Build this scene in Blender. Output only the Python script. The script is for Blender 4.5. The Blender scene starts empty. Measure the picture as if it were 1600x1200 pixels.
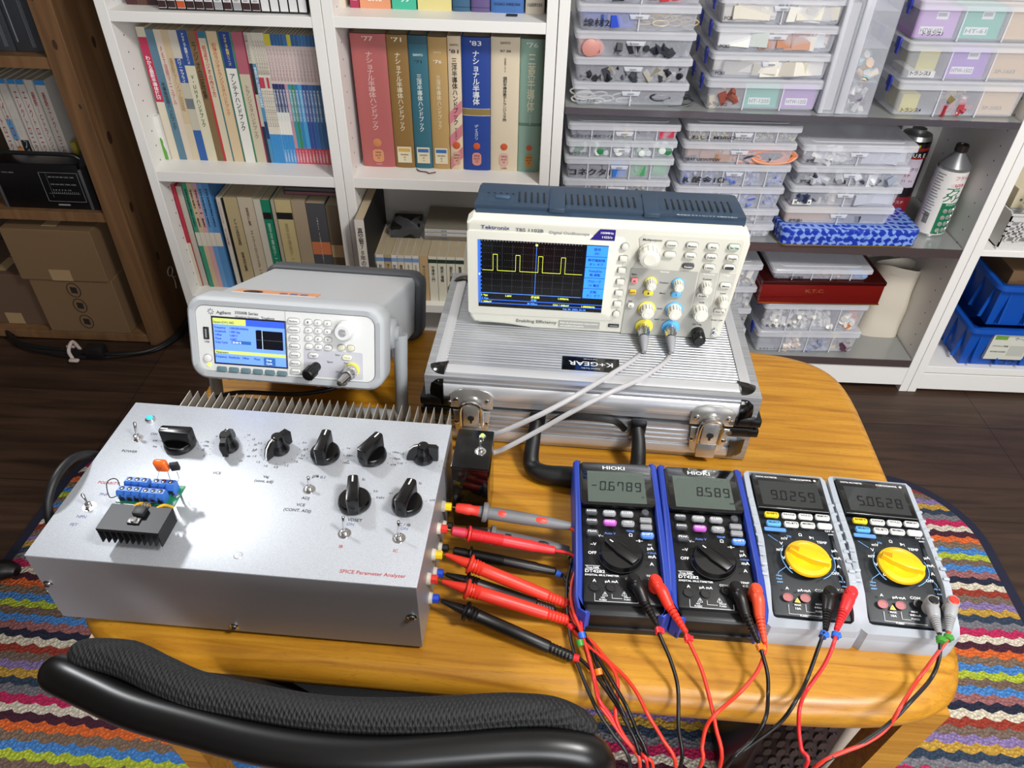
import bpy, bmesh, math, random
from mathutils import Vector, Matrix, Euler
random.seed(7)
PI = math.pi
COL = bpy.context.scene.collection
T = 0.55                    # height of the low table
# ---------------------------------------------------------------- camera of the photograph
F = 1148.6; PIT = math.radians(39.399); ROLL = math.radians(1.5235); YAW = math.radians(1.3175); CH = T + .6528
Rz = Matrix.Rotation(YAW, 3, 'Z')
_r = Vector((1, 0, 0)); _u = Vector((0, math.sin(PIT), math.cos(PIT))); _w = Vector((0, math.cos(PIT), -math.sin(PIT)))
RR = Rz @ (_r*math.cos(ROLL) + _u*math.sin(ROLL)); UU = Rz @ (_u*math.cos(ROLL) - _r*math.sin(ROLL)); WW = Rz @ _w
cam = bpy.data.cameras.new('camera'); cam.sensor_width = 36; cam.lens = F*36/1600; cam.clip_start = .02
co = bpy.data.objects.new('camera', cam); COL.objects.link(co)
co.matrix_world = Matrix.Translation((0, 0, CH)) @ Matrix((RR, UU, -WW)).transposed().to_4x4()
bpy.context.scene.camera = co

def Q(px, py, z=None, y=None, x=None):
    """the point at height z (or depth y, or x) that is seen at pixel px, py of the photograph"""
    d = WW + RR*((px-800)/F) - UU*((py-600)/F)
    t = (z-CH)/d.z if z is not None else (y/d.y if y is not None else x/d.x)
    return Vector((d.x*t, d.y*t, CH+d.z*t))

# ---------------------------------------------------------------- materials
def lin(h):
    h = h.lstrip('#'); o = []
    for i in (0, 2, 4):
        c = int(h[i:i+2], 16)/255; o.append(c/12.92 if c <= .04045 else ((c+.055)/1.055)**2.4)
    return (*o, 1)
MC = {}
def newmat(name):
    m = bpy.data.materials.new(name); m.use_nodes = True
    return m, m.node_tree.nodes, m.node_tree.links, m.node_tree.nodes['Principled BSDF']
def m(hexc, rough=.5, metal=0, emit=0, coat=0, bump=0, scale=400):
    k = (hexc, rough, metal, emit, coat, bump, scale)
    if k in MC: return MC[k]
    a, N, L, b = newmat('surface_'+hexc.strip('#'))
    b.inputs['Base Color'].default_value = lin(hexc); b.inputs['Roughness'].default_value = rough
    b.inputs['Metallic'].default_value = metal; b.inputs['Coat Weight'].default_value = coat
    if emit:
        b.inputs['Emission Color'].default_value = lin(hexc); b.inputs['Emission Strength'].default_value = emit
    if bump:
        n = N.new('ShaderNodeTexNoise'); n.inputs['Scale'].default_value = scale; tc = N.new('ShaderNodeTexCoord')
        bp = N.new('ShaderNodeBump'); bp.inputs['Strength'].default_value = bump; bp.inputs['Distance'].default_value = .001
        L.new(tc.outputs['Object'], n.inputs['Vector']); L.new(n.outputs['Fac'], bp.inputs['Height']); L.new(bp.outputs[0], b.inputs['Normal'])
    MC[k] = a; return a
def ramp(N, stops, interp='LINEAR'):
    r = N.new('ShaderNodeValToRGB'); e = r.color_ramp; e.interpolation = interp
    e.elements[0].position = stops[0][0]; e.elements[0].color = stops[0][1]
    e.elements[1].position = stops[-1][0]; e.elements[1].color = stops[-1][1]
    for p, c in stops[1:-1]:
        q = e.elements.new(p); q.color = c
    return r
def wood(name, c1, c2, c3, sc=(1, 14, 14), rough=.35, coat=0, fleck=0):
    a, N, L, b = newmat(name)
    tc = N.new('ShaderNodeTexCoord'); mp = N.new('ShaderNodeMapping'); mp.inputs['Scale'].default_value = sc
    n1 = N.new('ShaderNodeTexNoise'); n1.inputs['Scale'].default_value = 2.2; n1.inputs['Detail'].default_value = 6; n1.inputs['Distortion'].default_value = 1.2
    L.new(tc.outputs['Object'], mp.inputs[0]); L.new(mp.outputs[0], n1.inputs['Vector'])
    r = ramp(N, [(.28, lin(c1)), (.5, lin(c2)), (.72, lin(c3))]); L.new(n1.outputs['Fac'], r.inputs[0])
    out = r.outputs[0]
    if fleck:
        mp2 = N.new('ShaderNodeMapping'); mp2.inputs['Scale'].default_value = (20, 260, 260)
        n2 = N.new('ShaderNodeTexNoise'); n2.inputs['Scale'].default_value = 5; n2.inputs['Detail'].default_value = 2
        L.new(tc.outputs['Object'], mp2.inputs[0]); L.new(mp2.outputs[0], n2.inputs['Vector'])
        r2 = ramp(N, [(.60, (0, 0, 0, 1)), (.72, (1, 1, 1, 1))]); L.new(n2.outputs['Fac'], r2.inputs[0])
        mm = N.new('ShaderNodeMath'); mm.operation = 'MULTIPLY'; mm.inputs[1].default_value = fleck; L.new(r2.outputs[0], mm.inputs[0])
        mx = N.new('ShaderNodeMixRGB'); mx.blend_type = 'MIX'; mx.inputs[2].default_value = lin('#7a4a12')
        L.new(mm.outputs[0], mx.inputs[0]); L.new(out, mx.inputs[1]); out = mx.outputs[0]
    L.new(out, b.inputs['Base Color']); b.inputs['Roughness'].default_value = rough; b.inputs['Coat Weight'].default_value = coat
    b.inputs['Coat Roughness'].default_value = .25
    return a
TABLEWOOD = wood('oiled_rubberwood', '#955e0e', '#b17a1a', '#c28c28', (2.2, 42, 42), .42, .1, .55)
PINE = wood('aged_pine', '#5a4029', '#6f5034', '#7d5e40', (12, 12, .9), .5)
CARD = m('#6f563b', .8, bump=.3, scale=60)
WHITE = m('#e9e7e3', .45); WHITEIN = m('#dddbd8', .5)
ALU = m('#b9bbc0', .38, .75, bump=.1, scale=900)
BLACK = m('#060607', .35); BLKGL = m('#030303', .14, coat=.3); BLKRB = m('#08080a', .5); INK = m('#16161a', .6)
CHROME = m('#d8d8da', .15, 1.0); BRASS = m('#c9a24a', .25, 1.0); DARKM = m('#1d1c1e', .35, .5)
REDT = m('#d8281c', .35); PAPERC = m('#b7a78a', .8, bump=.3, scale=300)

def plastic(name, tint, op, rough=.22):
    a, N, L, b = newmat(name)
    b.inputs['Base Color'].default_value = lin(tint); b.inputs['Roughness'].default_value = rough
    tr = N.new('ShaderNodeBsdfTransparent'); tr.inputs[0].default_value = (.97, .97, .98, 1)
    lw = N.new('ShaderNodeLayerWeight'); lw.inputs[0].default_value = .25
    mt = N.new('ShaderNodeMath'); mt.operation = 'MULTIPLY_ADD'; mt.inputs[1].default_value = .35; mt.inputs[2].default_value = op
    L.new(lw.outputs['Facing'], mt.inputs[0]); mt.use_clamp = True
    mx = N.new('ShaderNodeMixShader'); L.new(mt.outputs[0], mx.inputs[0]); L.new(tr.outputs[0], mx.inputs[1]); L.new(b.outputs[0], mx.inputs[2])
    L.new(mx.outputs[0], N['Material Output'].inputs[0])
    return a
FROST = plastic('frosted_polypropylene', '#eef1fa', .17); FROSTLID = plastic('frosted_lid', '#f6f8ff', .40); CLEAR = plastic('clear_film', '#cfd3d8', .04, .08)
CLEARBOX = plastic('clear_case', '#dcdfe6', .16, .12)

# powder-silver panel with fine sparkle
def silverpanel():
    a, N, L, b = newmat('silver_panel_paint')
    tc = N.new('ShaderNodeTexCoord'); n = N.new('ShaderNodeTexNoise'); n.inputs['Scale'].default_value = 1500; n.inputs['Detail'].default_value = 1
    L.new(tc.outputs['Object'], n.inputs['Vector'])
    r = ramp(N, [(.3, lin('#b0b4bb')), (.7, lin('#c4c8cf'))]); L.new(n.outputs['Fac'], r.inputs[0]); L.new(r.outputs[0], b.inputs['Base Color'])
    b.inputs['Metallic'].default_value = .35; b.inputs['Roughness'].default_value = .42
    bp = N.new('ShaderNodeBump'); bp.inputs['Strength'].default_value = .08; bp.inputs['Distance'].default_value = .0005
    L.new(n.outputs['Fac'], bp.inputs['Height']); L.new(bp.outputs[0], b.inputs['Normal'])
    return a
SILVER = silverpanel()
def ribbed():
    a, N, L, b = newmat('ribbed_aluminium')
    tc = N.new('ShaderNodeTexCoord'); w = N.new('ShaderNodeTexNoise'); mp = N.new('ShaderNodeMapping'); mp.inputs['Scale'].default_value = (3, 200, 200)
    w.inputs['Scale'].default_value = 2; L.new(tc.outputs['Object'], mp.inputs[0]); L.new(mp.outputs[0], w.inputs['Vector'])
    r = ramp(N, [(.3, lin('#a2a4a8')), (.7, lin('#c0c2c7'))]); L.new(w.outputs['Fac'], r.inputs[0]); L.new(r.outputs[0], b.inputs['Base Color'])
    b.inputs['Metallic'].default_value = .7; b.inputs['Roughness'].default_value = .38
    return a
RIB = ribbed()

# ---------------------------------------------------------------- mesh builder
TXT = {}
def text_mesh(s, vertical):
    k = (s, vertical)
    if k in TXT: return TXT[k]
    c = bpy.data.curves.new('t', 'FONT'); c.body = '\n'.join(s) if vertical else s
    c.align_x = 'CENTER' if vertical else 'LEFT'; c.resolution_u = 2; c.size = 1; c.offset = .014
    if vertical: c.space_line = .92
    o = bpy.data.objects.new('t', c); COL.objects.link(o)
    dg = bpy.context.evaluated_depsgraph_get(); me = bpy.data.meshes.new_from_object(o.evaluated_get(dg))
    vs = [v.co.copy() for v in me.vertices]; fs = [tuple(p.vertices) for p in me.polygons]
    bpy.data.objects.remove(o); bpy.data.curves.remove(c); bpy.data.meshes.remove(me)
    if vs:
        x0 = min(v.x for v in vs); x1 = max(v.x for v in vs); y0 = min(v.y for v in vs); y1 = max(v.y for v in vs)
    else: x0 = x1 = y0 = y1 = 0
    TXT[k] = (vs, fs, (x0, x1, y0, y1)); return TXT[k]
def Mx(loc=(0, 0, 0), rot=(0, 0, 0)): return Matrix.Translation(loc) @ Euler(rot).to_matrix().to_4x4()
def FR(x, y, z): return Mx((x, y, z), (PI/2, 0, 0))      # text plane facing -y
def UP(x, y, z, r=0): return Mx((x, y, z), (0, 0, r))
def frame(p, q):
    d = (Vector(q)-Vector(p)); return Matrix.Translation(p) @ d.to_track_quat('Z', 'Y').to_matrix().to_4x4(), d.length
class MB:
    def __init__(s): s.v = []; s.f = []; s.mi = []; s.mats = []; s.M = Matrix.Identity(4)
    def mid(s, a):
        if a not in s.mats: s.mats.append(a)
        return s.mats.index(a)
    def add(s, vs, fs, a, M=None):
        X = s.M @ M if M is not None else s.M
        o = len(s.v); s.v += [X @ Vector(v) for v in vs]; i = s.mid(a)
        s.f += [tuple(o+k for k in f) for f in fs]; s.mi += [i]*len(fs); return s
    def box(s, c, d, a, bev=0, seg=2, rot=None, M=None):
        x, y, z = d[0]/2, d[1]/2, d[2]/2
        X = Mx(c, rot or (0, 0, 0)); X = M @ X if M is not None else X
        if bev:
            bm = bmesh.new(); bmesh.ops.create_cube(bm, size=1)
            for v in bm.verts: v.co = Vector((v.co.x*d[0], v.co.y*d[1], v.co.z*d[2]))
            bmesh.ops.bevel(bm, geom=bm.edges[:], offset=min(bev, min(d)*.49), segments=seg, profile=.5, affect='EDGES')
            bm.verts.index_update(); vs = [v.co.copy() for v in bm.verts]; fs = [tuple(v.index for v in f.verts) for f in bm.faces]; bm.free()
            return s.add(vs, fs, a, X)
        vs = [(i*x, j*y, k*z) for i in (-1, 1) for j in (-1, 1) for k in (-1, 1)]
        return s.add(vs, [(0, 1, 3, 2), (4, 6, 7, 5), (0, 4, 5, 1), (2, 3, 7, 6), (0, 2, 6, 4), (1, 5, 7, 3)], a, X)
    def b2(s, p, q, a, bev=0, seg=2, M=None):
        return s.box([(u+v)/2 for u, v in zip(p, q)], [abs(v-u) for u, v in zip(p, q)], a, bev, seg, M=M)
    def lathe(s, prof, a, M=None, n=24, sx=1, sy=1):
        vs = []; fs = []
        for r, z in prof:
            for i in range(n):
                t = 2*PI*i/n; vs.append((r*math.cos(t)*sx, r*math.sin(t)*sy, z))
        for j in range(len(prof)-1):
            for i in range(n): k = (i+1) % n; fs.append((j*n+i, j*n+k, (j+1)*n+k, (j+1)*n+i))
        if prof[0][0] > 1e-6: fs.append(tuple(range(n))[::-1])
        if prof[-1][0] > 1e-6: fs.append(tuple((len(prof)-1)*n+i for i in range(n)))
        return s.add(vs, fs, a, M)
    def cyl(s, p, q, r, a, r2=None, n=16):
        X, l = frame(p, q); return s.lathe([(r, 0), (r if r2 is None else r2, l)], a, X, n)
    def tube(s, pts, r, a, n=10, spl=6, close=False, cap=True):
        P = [Vector(p) for p in pts]
        R = r if isinstance(r, (list, tuple)) else [r]*len(P)
        if spl > 1:
            O = []; RO = []
            for i in range(len(P)-1):
                p0 = P[max(i-1, 0)]; p1 = P[i]; p2 = P[i+1]; p3 = P[min(i+2, len(P)-1)]
                for k in range(spl):
                    t = k/spl; O.append(.5*((2*p1)+(p2-p0)*t+(2*p0-5*p1+4*p2-p3)*t*t+(3*p1-p0-3*p2+p3)*t**3)); RO.append(R[i]*(1-t)+R[i+1]*t)
            O.append(P[-1]); RO.append(R[-1]); P = O; R = RO
        vs = []; fs = []; up = None
        for i, p in enumerate(P):
            d = (P[min(i+1, len(P)-1)]-P[max(i-1, 0)]).normalized()
            if up is None: up = d.orthogonal().normalized()
            up = (up-d*up.dot(d)).normalized(); sd = d.cross(up)
            for k in range(n):
                t = 2*PI*k/n; vs.append(p+(up*math.cos(t)+sd*math.sin(t))*R[i])
        for i in range(len(P)-1):
            for k in range(n): k2 = (k+1) % n; fs.append((i*n+k, i*n+k2, (i+1)*n+k2, (i+1)*n+k))
        if cap: fs.append(tuple(range(n))[::-1]); fs.append(tuple((len(P)-1)*n+k for k in range(n)))
        return s.add(vs, fs, a)
    def prism(s, pts, z0, z1, a, bev=0, M=None, seg=2):
        n = len(pts)
        if bev:
            bm = bmesh.new(); lo = [bm.verts.new((x, y, z0)) for x, y in pts]; hi = [bm.verts.new((x, y, z1)) for x, y in pts]
            bm.faces.new(lo[::-1]); tf = bm.faces.new(hi)
            for i in range(n): bm.faces.new((lo[i], lo[(i+1) % n], hi[(i+1) % n], hi[i]))
            bm.normal_update(); bmesh.ops.bevel(bm, geom=list(tf.edges), offset=bev, segments=seg, profile=.5, affect='EDGES')
            bm.verts.index_update(); vs = [v.co.copy() for v in bm.verts]; fs = [tuple(v.index for v in f.verts) for f in bm.faces]; bm.free()
            return s.add(vs, fs, a, M)
        vs = [(x, y, z0) for x, y in pts]+[(x, y, z1) for x, y in pts]
        fs = [tuple(range(n))[::-1], tuple(range(n, 2*n))]+[(i, (i+1) % n, n+(i+1) % n, n+i) for i in range(n)]
        return s.add(vs, fs, a, M)
    def quad(s, p, a): return s.add(p, [tuple(range(len(p)))], a)
    def txt(s, st, M, size, a, vert=False, align='L', sx=1, fit=None):
        """size = cap height-ish; fit = (w) squeezes to that length; M maps the text plane"""
        vs, fs, (x0, x1, y0, y1) = text_mesh(st, vert)
        if not vs: return s
        k = size; kx = size*sx
        if fit: 
            if vert: k = fit/max(y1-y0, 1e-6); kx = size*sx
            else: kx = fit/max(x1-x0, 1e-6)
        ox = {'L': x0, 'C': (x0+x1)/2, 'R': x1}[align] if not vert else (x0+x1)/2
        oy = y1 if vert else 0
        return s.add([((v.x-ox)*kx, (v.y-oy)*k, 0) for v in vs], fs, a, M)
    def build(s, name, parent=None, smooth=35, label=None):
        me = bpy.data.meshes.new(name); me.from_pydata([tuple(v) for v in s.v], [], s.f)
        for a in s.mats: me.materials.append(a)
        me.polygons.foreach_set('material_index', s.mi)
        if smooth:
            me.polygons.foreach_set('use_smooth', [True]*len(me.polygons)); me.update(); me.set_sharp_from_angle(angle=math.radians(smooth))
        o = bpy.data.objects.new(name, me); COL.objects.link(o)
        if parent: o.parent = parent
        if label: o['label'] = label
        return o
def tag(o, label, cat, group=None, kind=None):
    if label: o['label'] = label
    if cat: o['category'] = cat
    if group: o['group'] = group
    if kind: o['kind'] = kind
    return o
def thing(name, label, cat, loc=(0, 0, 0), rot=(0, 0, 0), group=None):
    o = bpy.data.objects.new(name, None); COL.objects.link(o); o.empty_display_size = .02
    o.location = loc; o.rotation_euler = rot if isinstance(rot, (tuple, list)) else (0, 0, rot)
    return tag(o, label, cat, group)
def struct(b, name):
    o = b.build(name); o['kind'] = 'structure'; return o
def copy_tree(o, parent=None):
    c = o.copy(); COL.objects.link(c); c.parent = parent
    for ch in o.children: copy_tree(ch, c)
    return c
def rr(w, h, r, n=5, cx=0, cy=0):
    o = []
    for sx, sy, a0 in ((1, 1, 0), (-1, 1, 90), (-1, -1, 180), (1, -1, 270)):
        for i in range(n+1):
            t = math.radians(a0+90*i/n); o.append((cx+sx*(w/2-r)+r*math.cos(t), cy+sy*(h/2-r)+r*math.sin(t)))
    return o
def seven(b, s, M, h, a):
    """seven-segment digits"""
    SEG = {'0': 'abcdef', '1': 'bc', '2': 'abged', '3': 'abgcd', '4': 'fgbc', '5': 'afgcd', '6': 'afgedc', '7': 'abcf', '8': 'abcdefg', '9': 'abfgcd', '-': 'g', ' ': ''}
    w = h*.5; t = h*.11; x = 0
    for c in s:
        if c == '.':
            b.add([(x-h*.13, 0, 0), (x-h*.13+t, 0, 0), (x-h*.13+t, t, 0), (x-h*.13, t, 0)], [(0, 1, 2, 3)], a, M); continue
        R = {'a': (t*.6, h-t, w-t*.6, h), 'd': (t*.6, 0, w-t*.6, t), 'g': (t*.6, h/2-t/2, w-t*.6, h/2+t/2), 'f': (0, h/2+t*.3, t, h-t*.4),
             'e': (0, t*.4, t, h/2-t*.3), 'b': (w-t, h/2+t*.3, w, h-t*.4), 'c': (w-t, t*.4, w, h/2-t*.3)}
        for k in SEG[c]:
            x0, y0, x1, y1 = R[k]; sk = .08
            b.add([(x+x0+y0*sk, y0, 0), (x+x1+y0*sk, y0, 0), (x+x1+y1*sk, y1, 0), (x+x0+y1*sk, y1, 0)], [(0, 1, 2, 3)], a, M)
        x += w+h*.22
    return b
# ================================================================ ROOM
def floormat():
    a, N, L, b = newmat('dark_laminate')
    tc = N.new('ShaderNodeTexCoord'); br = N.new('ShaderNodeTexBrick')
    br.inputs['Scale'].default_value = 1; br.offset = 0; br.inputs['Brick Width'].default_value = 1.055; br.inputs['Row Height'].default_value = .303
    br.inputs['Mortar Size'].default_value = .0012; br.inputs['Mortar Smooth'].default_value = .2
    br.inputs['Color1'].default_value = lin('#45342a'); br.inputs['Color2'].default_value = lin('#4f3d30'); br.inputs['Mortar'].default_value = lin('#1c120c')
    mpb = N.new('ShaderNodeMapping'); mpb.inputs['Location'].default_value = (-1.14, -.158, 0); L.new(tc.outputs['Object'], mpb.inputs[0]); L.new(mpb.outputs[0], br.inputs['Vector'])
    mp = N.new('ShaderNodeMapping'); mp.inputs['Scale'].default_value = (1.2, 16, 1); n = N.new('ShaderNodeTexNoise'); n.inputs['Scale'].default_value = 2.5; n.inputs['Detail'].default_value = 7; n.inputs['Distortion'].default_value = 1
    L.new(tc.outputs['Object'], mp.inputs[0]); L.new(mp.outputs[0], n.inputs['Vector'])
    r = ramp(N, [(.25, lin('#8f7f74')), (.75, lin('#fff6ee'))]); L.new(n.outputs['Fac'], r.inputs[0])
    mx = N.new('ShaderNodeMixRGB'); mx.blend_type = 'MULTIPLY'; mx.inputs[0].default_value = 1; L.new(br.outputs['Color'], mx.inputs[1]); L.new(r.outputs[0], mx.inputs[2])
    L.new(mx.outputs[0], b.inputs['Base Color']); b.inputs['Roughness'].default_value = .5
    return a
X0, X1, Y0, Y1, ZC = -2.3, 2.6, -1.9, 1.88, 2.4
struct(MB().b2((X0, Y0, -.05), (X1, Y1, 0), floormat()), 'floor')
WALL = m('#cfc8bd', .8); CEIL = m('#e6e3dd', .85)
struct(MB().b2((X0, Y1, 0), (X1, Y1+.08, ZC), WALL), 'wall_back')
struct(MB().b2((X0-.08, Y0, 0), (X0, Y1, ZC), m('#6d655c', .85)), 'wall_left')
struct(MB().b2((X1, Y0, 0), (X1+.08, Y1, ZC), WALL), 'wall_right')
struct(MB().b2((X0, Y0-.08, 0), (X1, Y0, ZC), WALL), 'wall_front')
struct(MB().b2((X0, Y0, ZC), (X1, Y1, ZC+.05), CEIL), 'ceiling')

# ---------------------------------------------------------------- rug
def rugmat():
    a, N, L, b = newmat('striped_wool'); seq = ['#8f5c5c', '#191c33', '#c9bfab', '#8c2f20', '#6d5a4f', '#7d6a99', '#b08a34', '#27364a', '#6c6a70', '#b01c50', '#cabfae', '#3f1327', '#cf5f26', '#75604f', '#3f78b8', '#a3b02f', '#6c584c', '#3f78b8']
    tc = N.new('ShaderNodeTexCoord'); sp = N.new('ShaderNodeSeparateXYZ'); L.new(tc.outputs['Object'], sp.inputs[0])
    def mt(op, x, y=None):
        q = N.new('ShaderNodeMath'); q.operation = op
        for i, v in enumerate((x, y)):
            if v is None: continue
            if isinstance(v, (int, float)): q.inputs[i].default_value = v
            else: L.new(v, q.inputs[i])
        return q.outputs[0]
    ns = N.new('ShaderNodeTexNoise'); ns.inputs['Scale'].default_value = 90; ns.inputs['Detail'].default_value = 2; L.new(tc.outputs['Object'], ns.inputs['Vector'])
    nv = mt('MULTIPLY', mt('SUBTRACT', ns.outputs['Fac'], .5), .007)
    wv = mt('MULTIPLY', mt('ABSOLUTE', mt('SINE', mt('MULTIPLY', sp.outputs[0], 2*PI/.064))), .0055)
    y = mt('ADD', mt('ADD', sp.outputs[1], wv), nv)
    # stripe n of 18, each .0145 m; the first is dusty pink at the far end
    u = mt('FRACT', mt('DIVIDE', mt('SUBTRACT', PH, y), .261))
    r = ramp(N, [(i/18, lin(c)) for i, c in enumerate(seq)], 'CONSTANT'); L.new(u, r.inputs[0])
    # twisted-yarn shade
    n2 = N.new('ShaderNodeTexVoronoi'); n2.inputs['Scale'].default_value = 190; L.new(tc.outputs['Object'], n2.inputs['Vector'])
    r2 = ramp(N, [(0, (1.7, 1.7, 1.7, 1)), (.55, (.95, .95, .95, 1))]); L.new(n2.outputs['Distance'], r2.inputs[0])
    mx = N.new('ShaderNodeMixRGB'); mx.blend_type = 'MULTIPLY'; mx.inputs[0].default_value = 1; L.new(r.outputs[0], mx.inputs[1]); L.new(r2.outputs[0], mx.inputs[2])
    L.new(mx.outputs[0], b.inputs['Base Color']); b.inputs['Roughness'].default_value = .95
    bp = N.new('ShaderNodeBump'); bp.inputs['Strength'].default_value = .8; bp.inputs['Distance'].default_value = .004; bp.invert = True
    L.new(n2.outputs['Distance'], bp.inputs['Height']); L.new(bp.outputs[0], b.inputs['Normal'])
    return a
# local frame: origin (0,0), turned -.031; lime centre at local y=.993 for stripe index 15
PH = .990 + 15.5*.0145
rug = thing('rug', 'colourful striped wool rug with wavy stripes and navy edge, on the dark floor', 'rug', (0, 0, 0), (0, 0, -.031))
def hump(w, h, r, cx, cy, z0, z1, mat, nm):
    b = MB(); o = rr(w, h, r, 12, cx, cy); b.prism(o, z0, z1, mat, .004); return b.build(nm, rug)
RX0, RX1, RY0, RY1 = -1.03, .94, -.2, 1.215
hump(RX1-RX0, RY1-RY0, .2, (RX0+RX1)/2, (RY0+RY1)/2, .001, .010, m('#171a33', .95, bump=1, scale=150), 'border')
hump(RX1-RX0-.045, RY1-RY0-.045, .18, (RX0+RX1)/2, (RY0+RY1)/2, .002, .014, rugmat(), 'striped_field')

# ================================================================ LOW TABLE
tb = thing('low_table', 'honey-coloured wooden table with rounded corners carrying all the instruments', 'table', (.004, .635, 0), (0, 0, -.040))
def tabletop():
    n = 80; hw, hd = .452, .287; out = []
    for i in range(n):
        t = 2*PI*(i+.5)/n; c, s_ = math.cos(t), math.sin(t); e = .28
        out.append((hw*math.copysign(abs(c)**e, c), hd*math.copysign(abs(s_)**(e*.9), s_)))
    return out
def ring(b, out, prof, mat):
    n = len(out); vs = []; fs = []
    for ins, z in prof:
        for x, y in out: 
            l = math.hypot(x, y); kx = (abs(x)-ins)/abs(x) if abs(x) > ins else 0; ky = (abs(y)-ins)/abs(y) if abs(y) > ins else 0
            vs.append((x*kx, y*ky, z))
    for j in range(len(prof)-1):
        for i in range(n): k = (i+1) % n; fs.append((j*n+i, j*n+k, (j+1)*n+k, (j+1)*n+i))
    fs.append(tuple(range(n))[::-1]); fs.append(tuple((len(prof)-1)*n+i for i in range(n))); b.add(vs, fs, mat); return b
ring(MB(), tabletop(), [(.02, T-.034), (.006, T-.032), (.001, T-.026), (0, T-.019), (.002, T-.011), (.007, T-.004), (.014, T-.0008), (.018, T)], TABLEWOOD).build('table_top', tb, 50)
for sx in (-1, 1):
    for sy in (-1, 1):
        b = MB(); x, y = sx*.412, sy*.240
        pts = [(-.017, -.017), (.017, -.017), (.017, .017), (-.017, .017)]
        vs = [(x+px, y+py, T-.034) for px, py in pts]+[(x-sx*.040+px*.85, y+py*.8+sy*-.005, .014) for px, py in pts]
        b.add(vs, [(0, 1, 2, 3), (7, 6, 5, 4), (0, 4, 5, 1), (1, 5, 6, 2), (2, 6, 7, 3), (3, 7, 4, 0)], TABLEWOOD); b.build('leg', tb, 0)
MB().b2((-.37, -.225, T-.075), (.37, -.205, T-.034), TABLEWOOD).b2((-.37, .205, T-.075), (.37, .225, T-.034), TABLEWOOD).build('apron', tb, 0)

# ================================================================ CASE (under the oscilloscope)
CX, CY, CYAW = .0835, .79, -.045
cs = thing('aluminium_tool_case', 'ribbed silver aluminium tool case lying flat under the oscilloscope', 'case', (CX, CY, T), (0, 0, CYAW))
W2, D2, HC = .203, .123, .105
def ribs(b, x0, x1, z, y0, y1, pitch, mat):
    k = int((y1-y0)/pitch); vs = []; fs = []
    for i in range(k+1):
        y = y0+i*pitch
        for yy, zz in ((y, z), (y+pitch*.18, z+.0007), (y+pitch*.75, z+.0007), (y+pitch*.93, z)): vs += [(x0, yy, zz), (x1, yy, zz)]
    for i in range(len(vs)//2-1): fs.append((2*i, 2*i+1, 2*i+3, 2*i+2))
    b.add(vs, fs, mat)
for nm, z0, z1 in (('base_shell', .0, .056), ('lid', .058, HC)):
    b = MB(); b.b2((-W2+.004, -D2+.004, z0+.002), (W2-.004, D2-.004, z1-.003), RIB)
    if nm == 'lid':
        ribs(b, -W2+.026, W2-.026, z1-.0025, -D2+.0255, D2-.026, .0052, RIB)
    # front horizontal ribs
    for k in range(4):
        z = (z0+.012 if nm == 'lid' else z0+.018)+k*.0075
        b.b2((-W2+.02, -D2+.0025, z), (W2-.02, -D2+.0055, z+.0045), RIB, .0008)
    for s_ in (-1, 1):
        for k in range(4):
            z = (z0+.012 if nm == 'lid' else z0+.018)+k*.0075
            b.b2((s_*(W2-.0025), -D2+.02, z), (s_*(W2-.0055), D2-.02, z+.0045), RIB)
    b.build(nm, cs)
    # rolled edge extrusions
    e = MB(); r = .024 if nm == 'lid' else .014; zc = z1-r if nm == 'lid' else z0+r
    def roll(p0, p1, ax):
        pr = [(0, -r*.9), (-r*.55, -r*.86), (-r*.86, -r*.5), (-r, 0), (-r*.86, r*.5), (-r*.5, r*.86), (0, r), (r*.10, r*.99), (r*.10, -r*.9)] if nm == 'lid' else [(r*1.1, -r), (0, -r), (-r*.5, -r*.86), (-r*.86, -r*.5), (-r, 0), (-r*.86, r*.5), (0, r*.8), (r*1.1, r*.8)]
        vs = []
        for t in (p0, p1):
            for a, c in pr:
                vs.append(((t, ax[1]+a*ax[2], zc+c) if ax[0] == 'x' else (ax[1]+a*ax[2], t, zc+c)))
        n = len(pr); e.add(vs, [(i, (i+1) % n, n+(i+1) % n, n+i) for i in range(n)]+[tuple(range(n)), tuple(range(n, 2*n))[::-1]], m('#cfd0d3', .34, .6))
    roll(-W2+.018, W2-.018, ('x', -D2+r, 1)); roll(-W2+.018, W2-.018, ('x', D2-r, -1))
    roll(-D2+.018, D2-.018, ('y', -W2+r, 1)); roll(-D2+.018, D2-.018, ('y', W2-r, -1))
    e.build('edge_profile', cs, 40)
for sx in (-1, 1):
    for sy in (-1, 1):
        for top in (0, 1):
            b = MB(); r = .027
            zc = HC-.018 if top else .014
            vs = []; fs = []; nn = 8
            prof = [(-.024, 1), (-.006, 1.0), (.004, .96), (.011, .84), (.0160, .62), (.0188, .3), (.0192, 0.02)] if top else [(.022, 1), (.0, 1.0), (-.006, .92), (-.011, .7), (-.014, .02)]
            for dz, k in prof:
                for i in range(nn+1):
                    t = (PI/2)*i/nn; vs.append((sx*(W2-r+(r+.0018)*k*math.cos(t)), sy*(D2-r+(r+.0018)*k*math.sin(t)), zc+dz))
                vs.append((sx*(W2-r-.003), sy*(D2-r-.003), zc+dz))
            w = nn+2
            for j in range(len(prof)-1):
                for i in range(w): k2 = (i+1) % w; fs.append((j*w+i, j*w+k2, (j+1)*w+k2, (j+1)*w+i))
            b.add(vs, fs, BLKGL); b.build('corner_cap', cs, 50)
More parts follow.
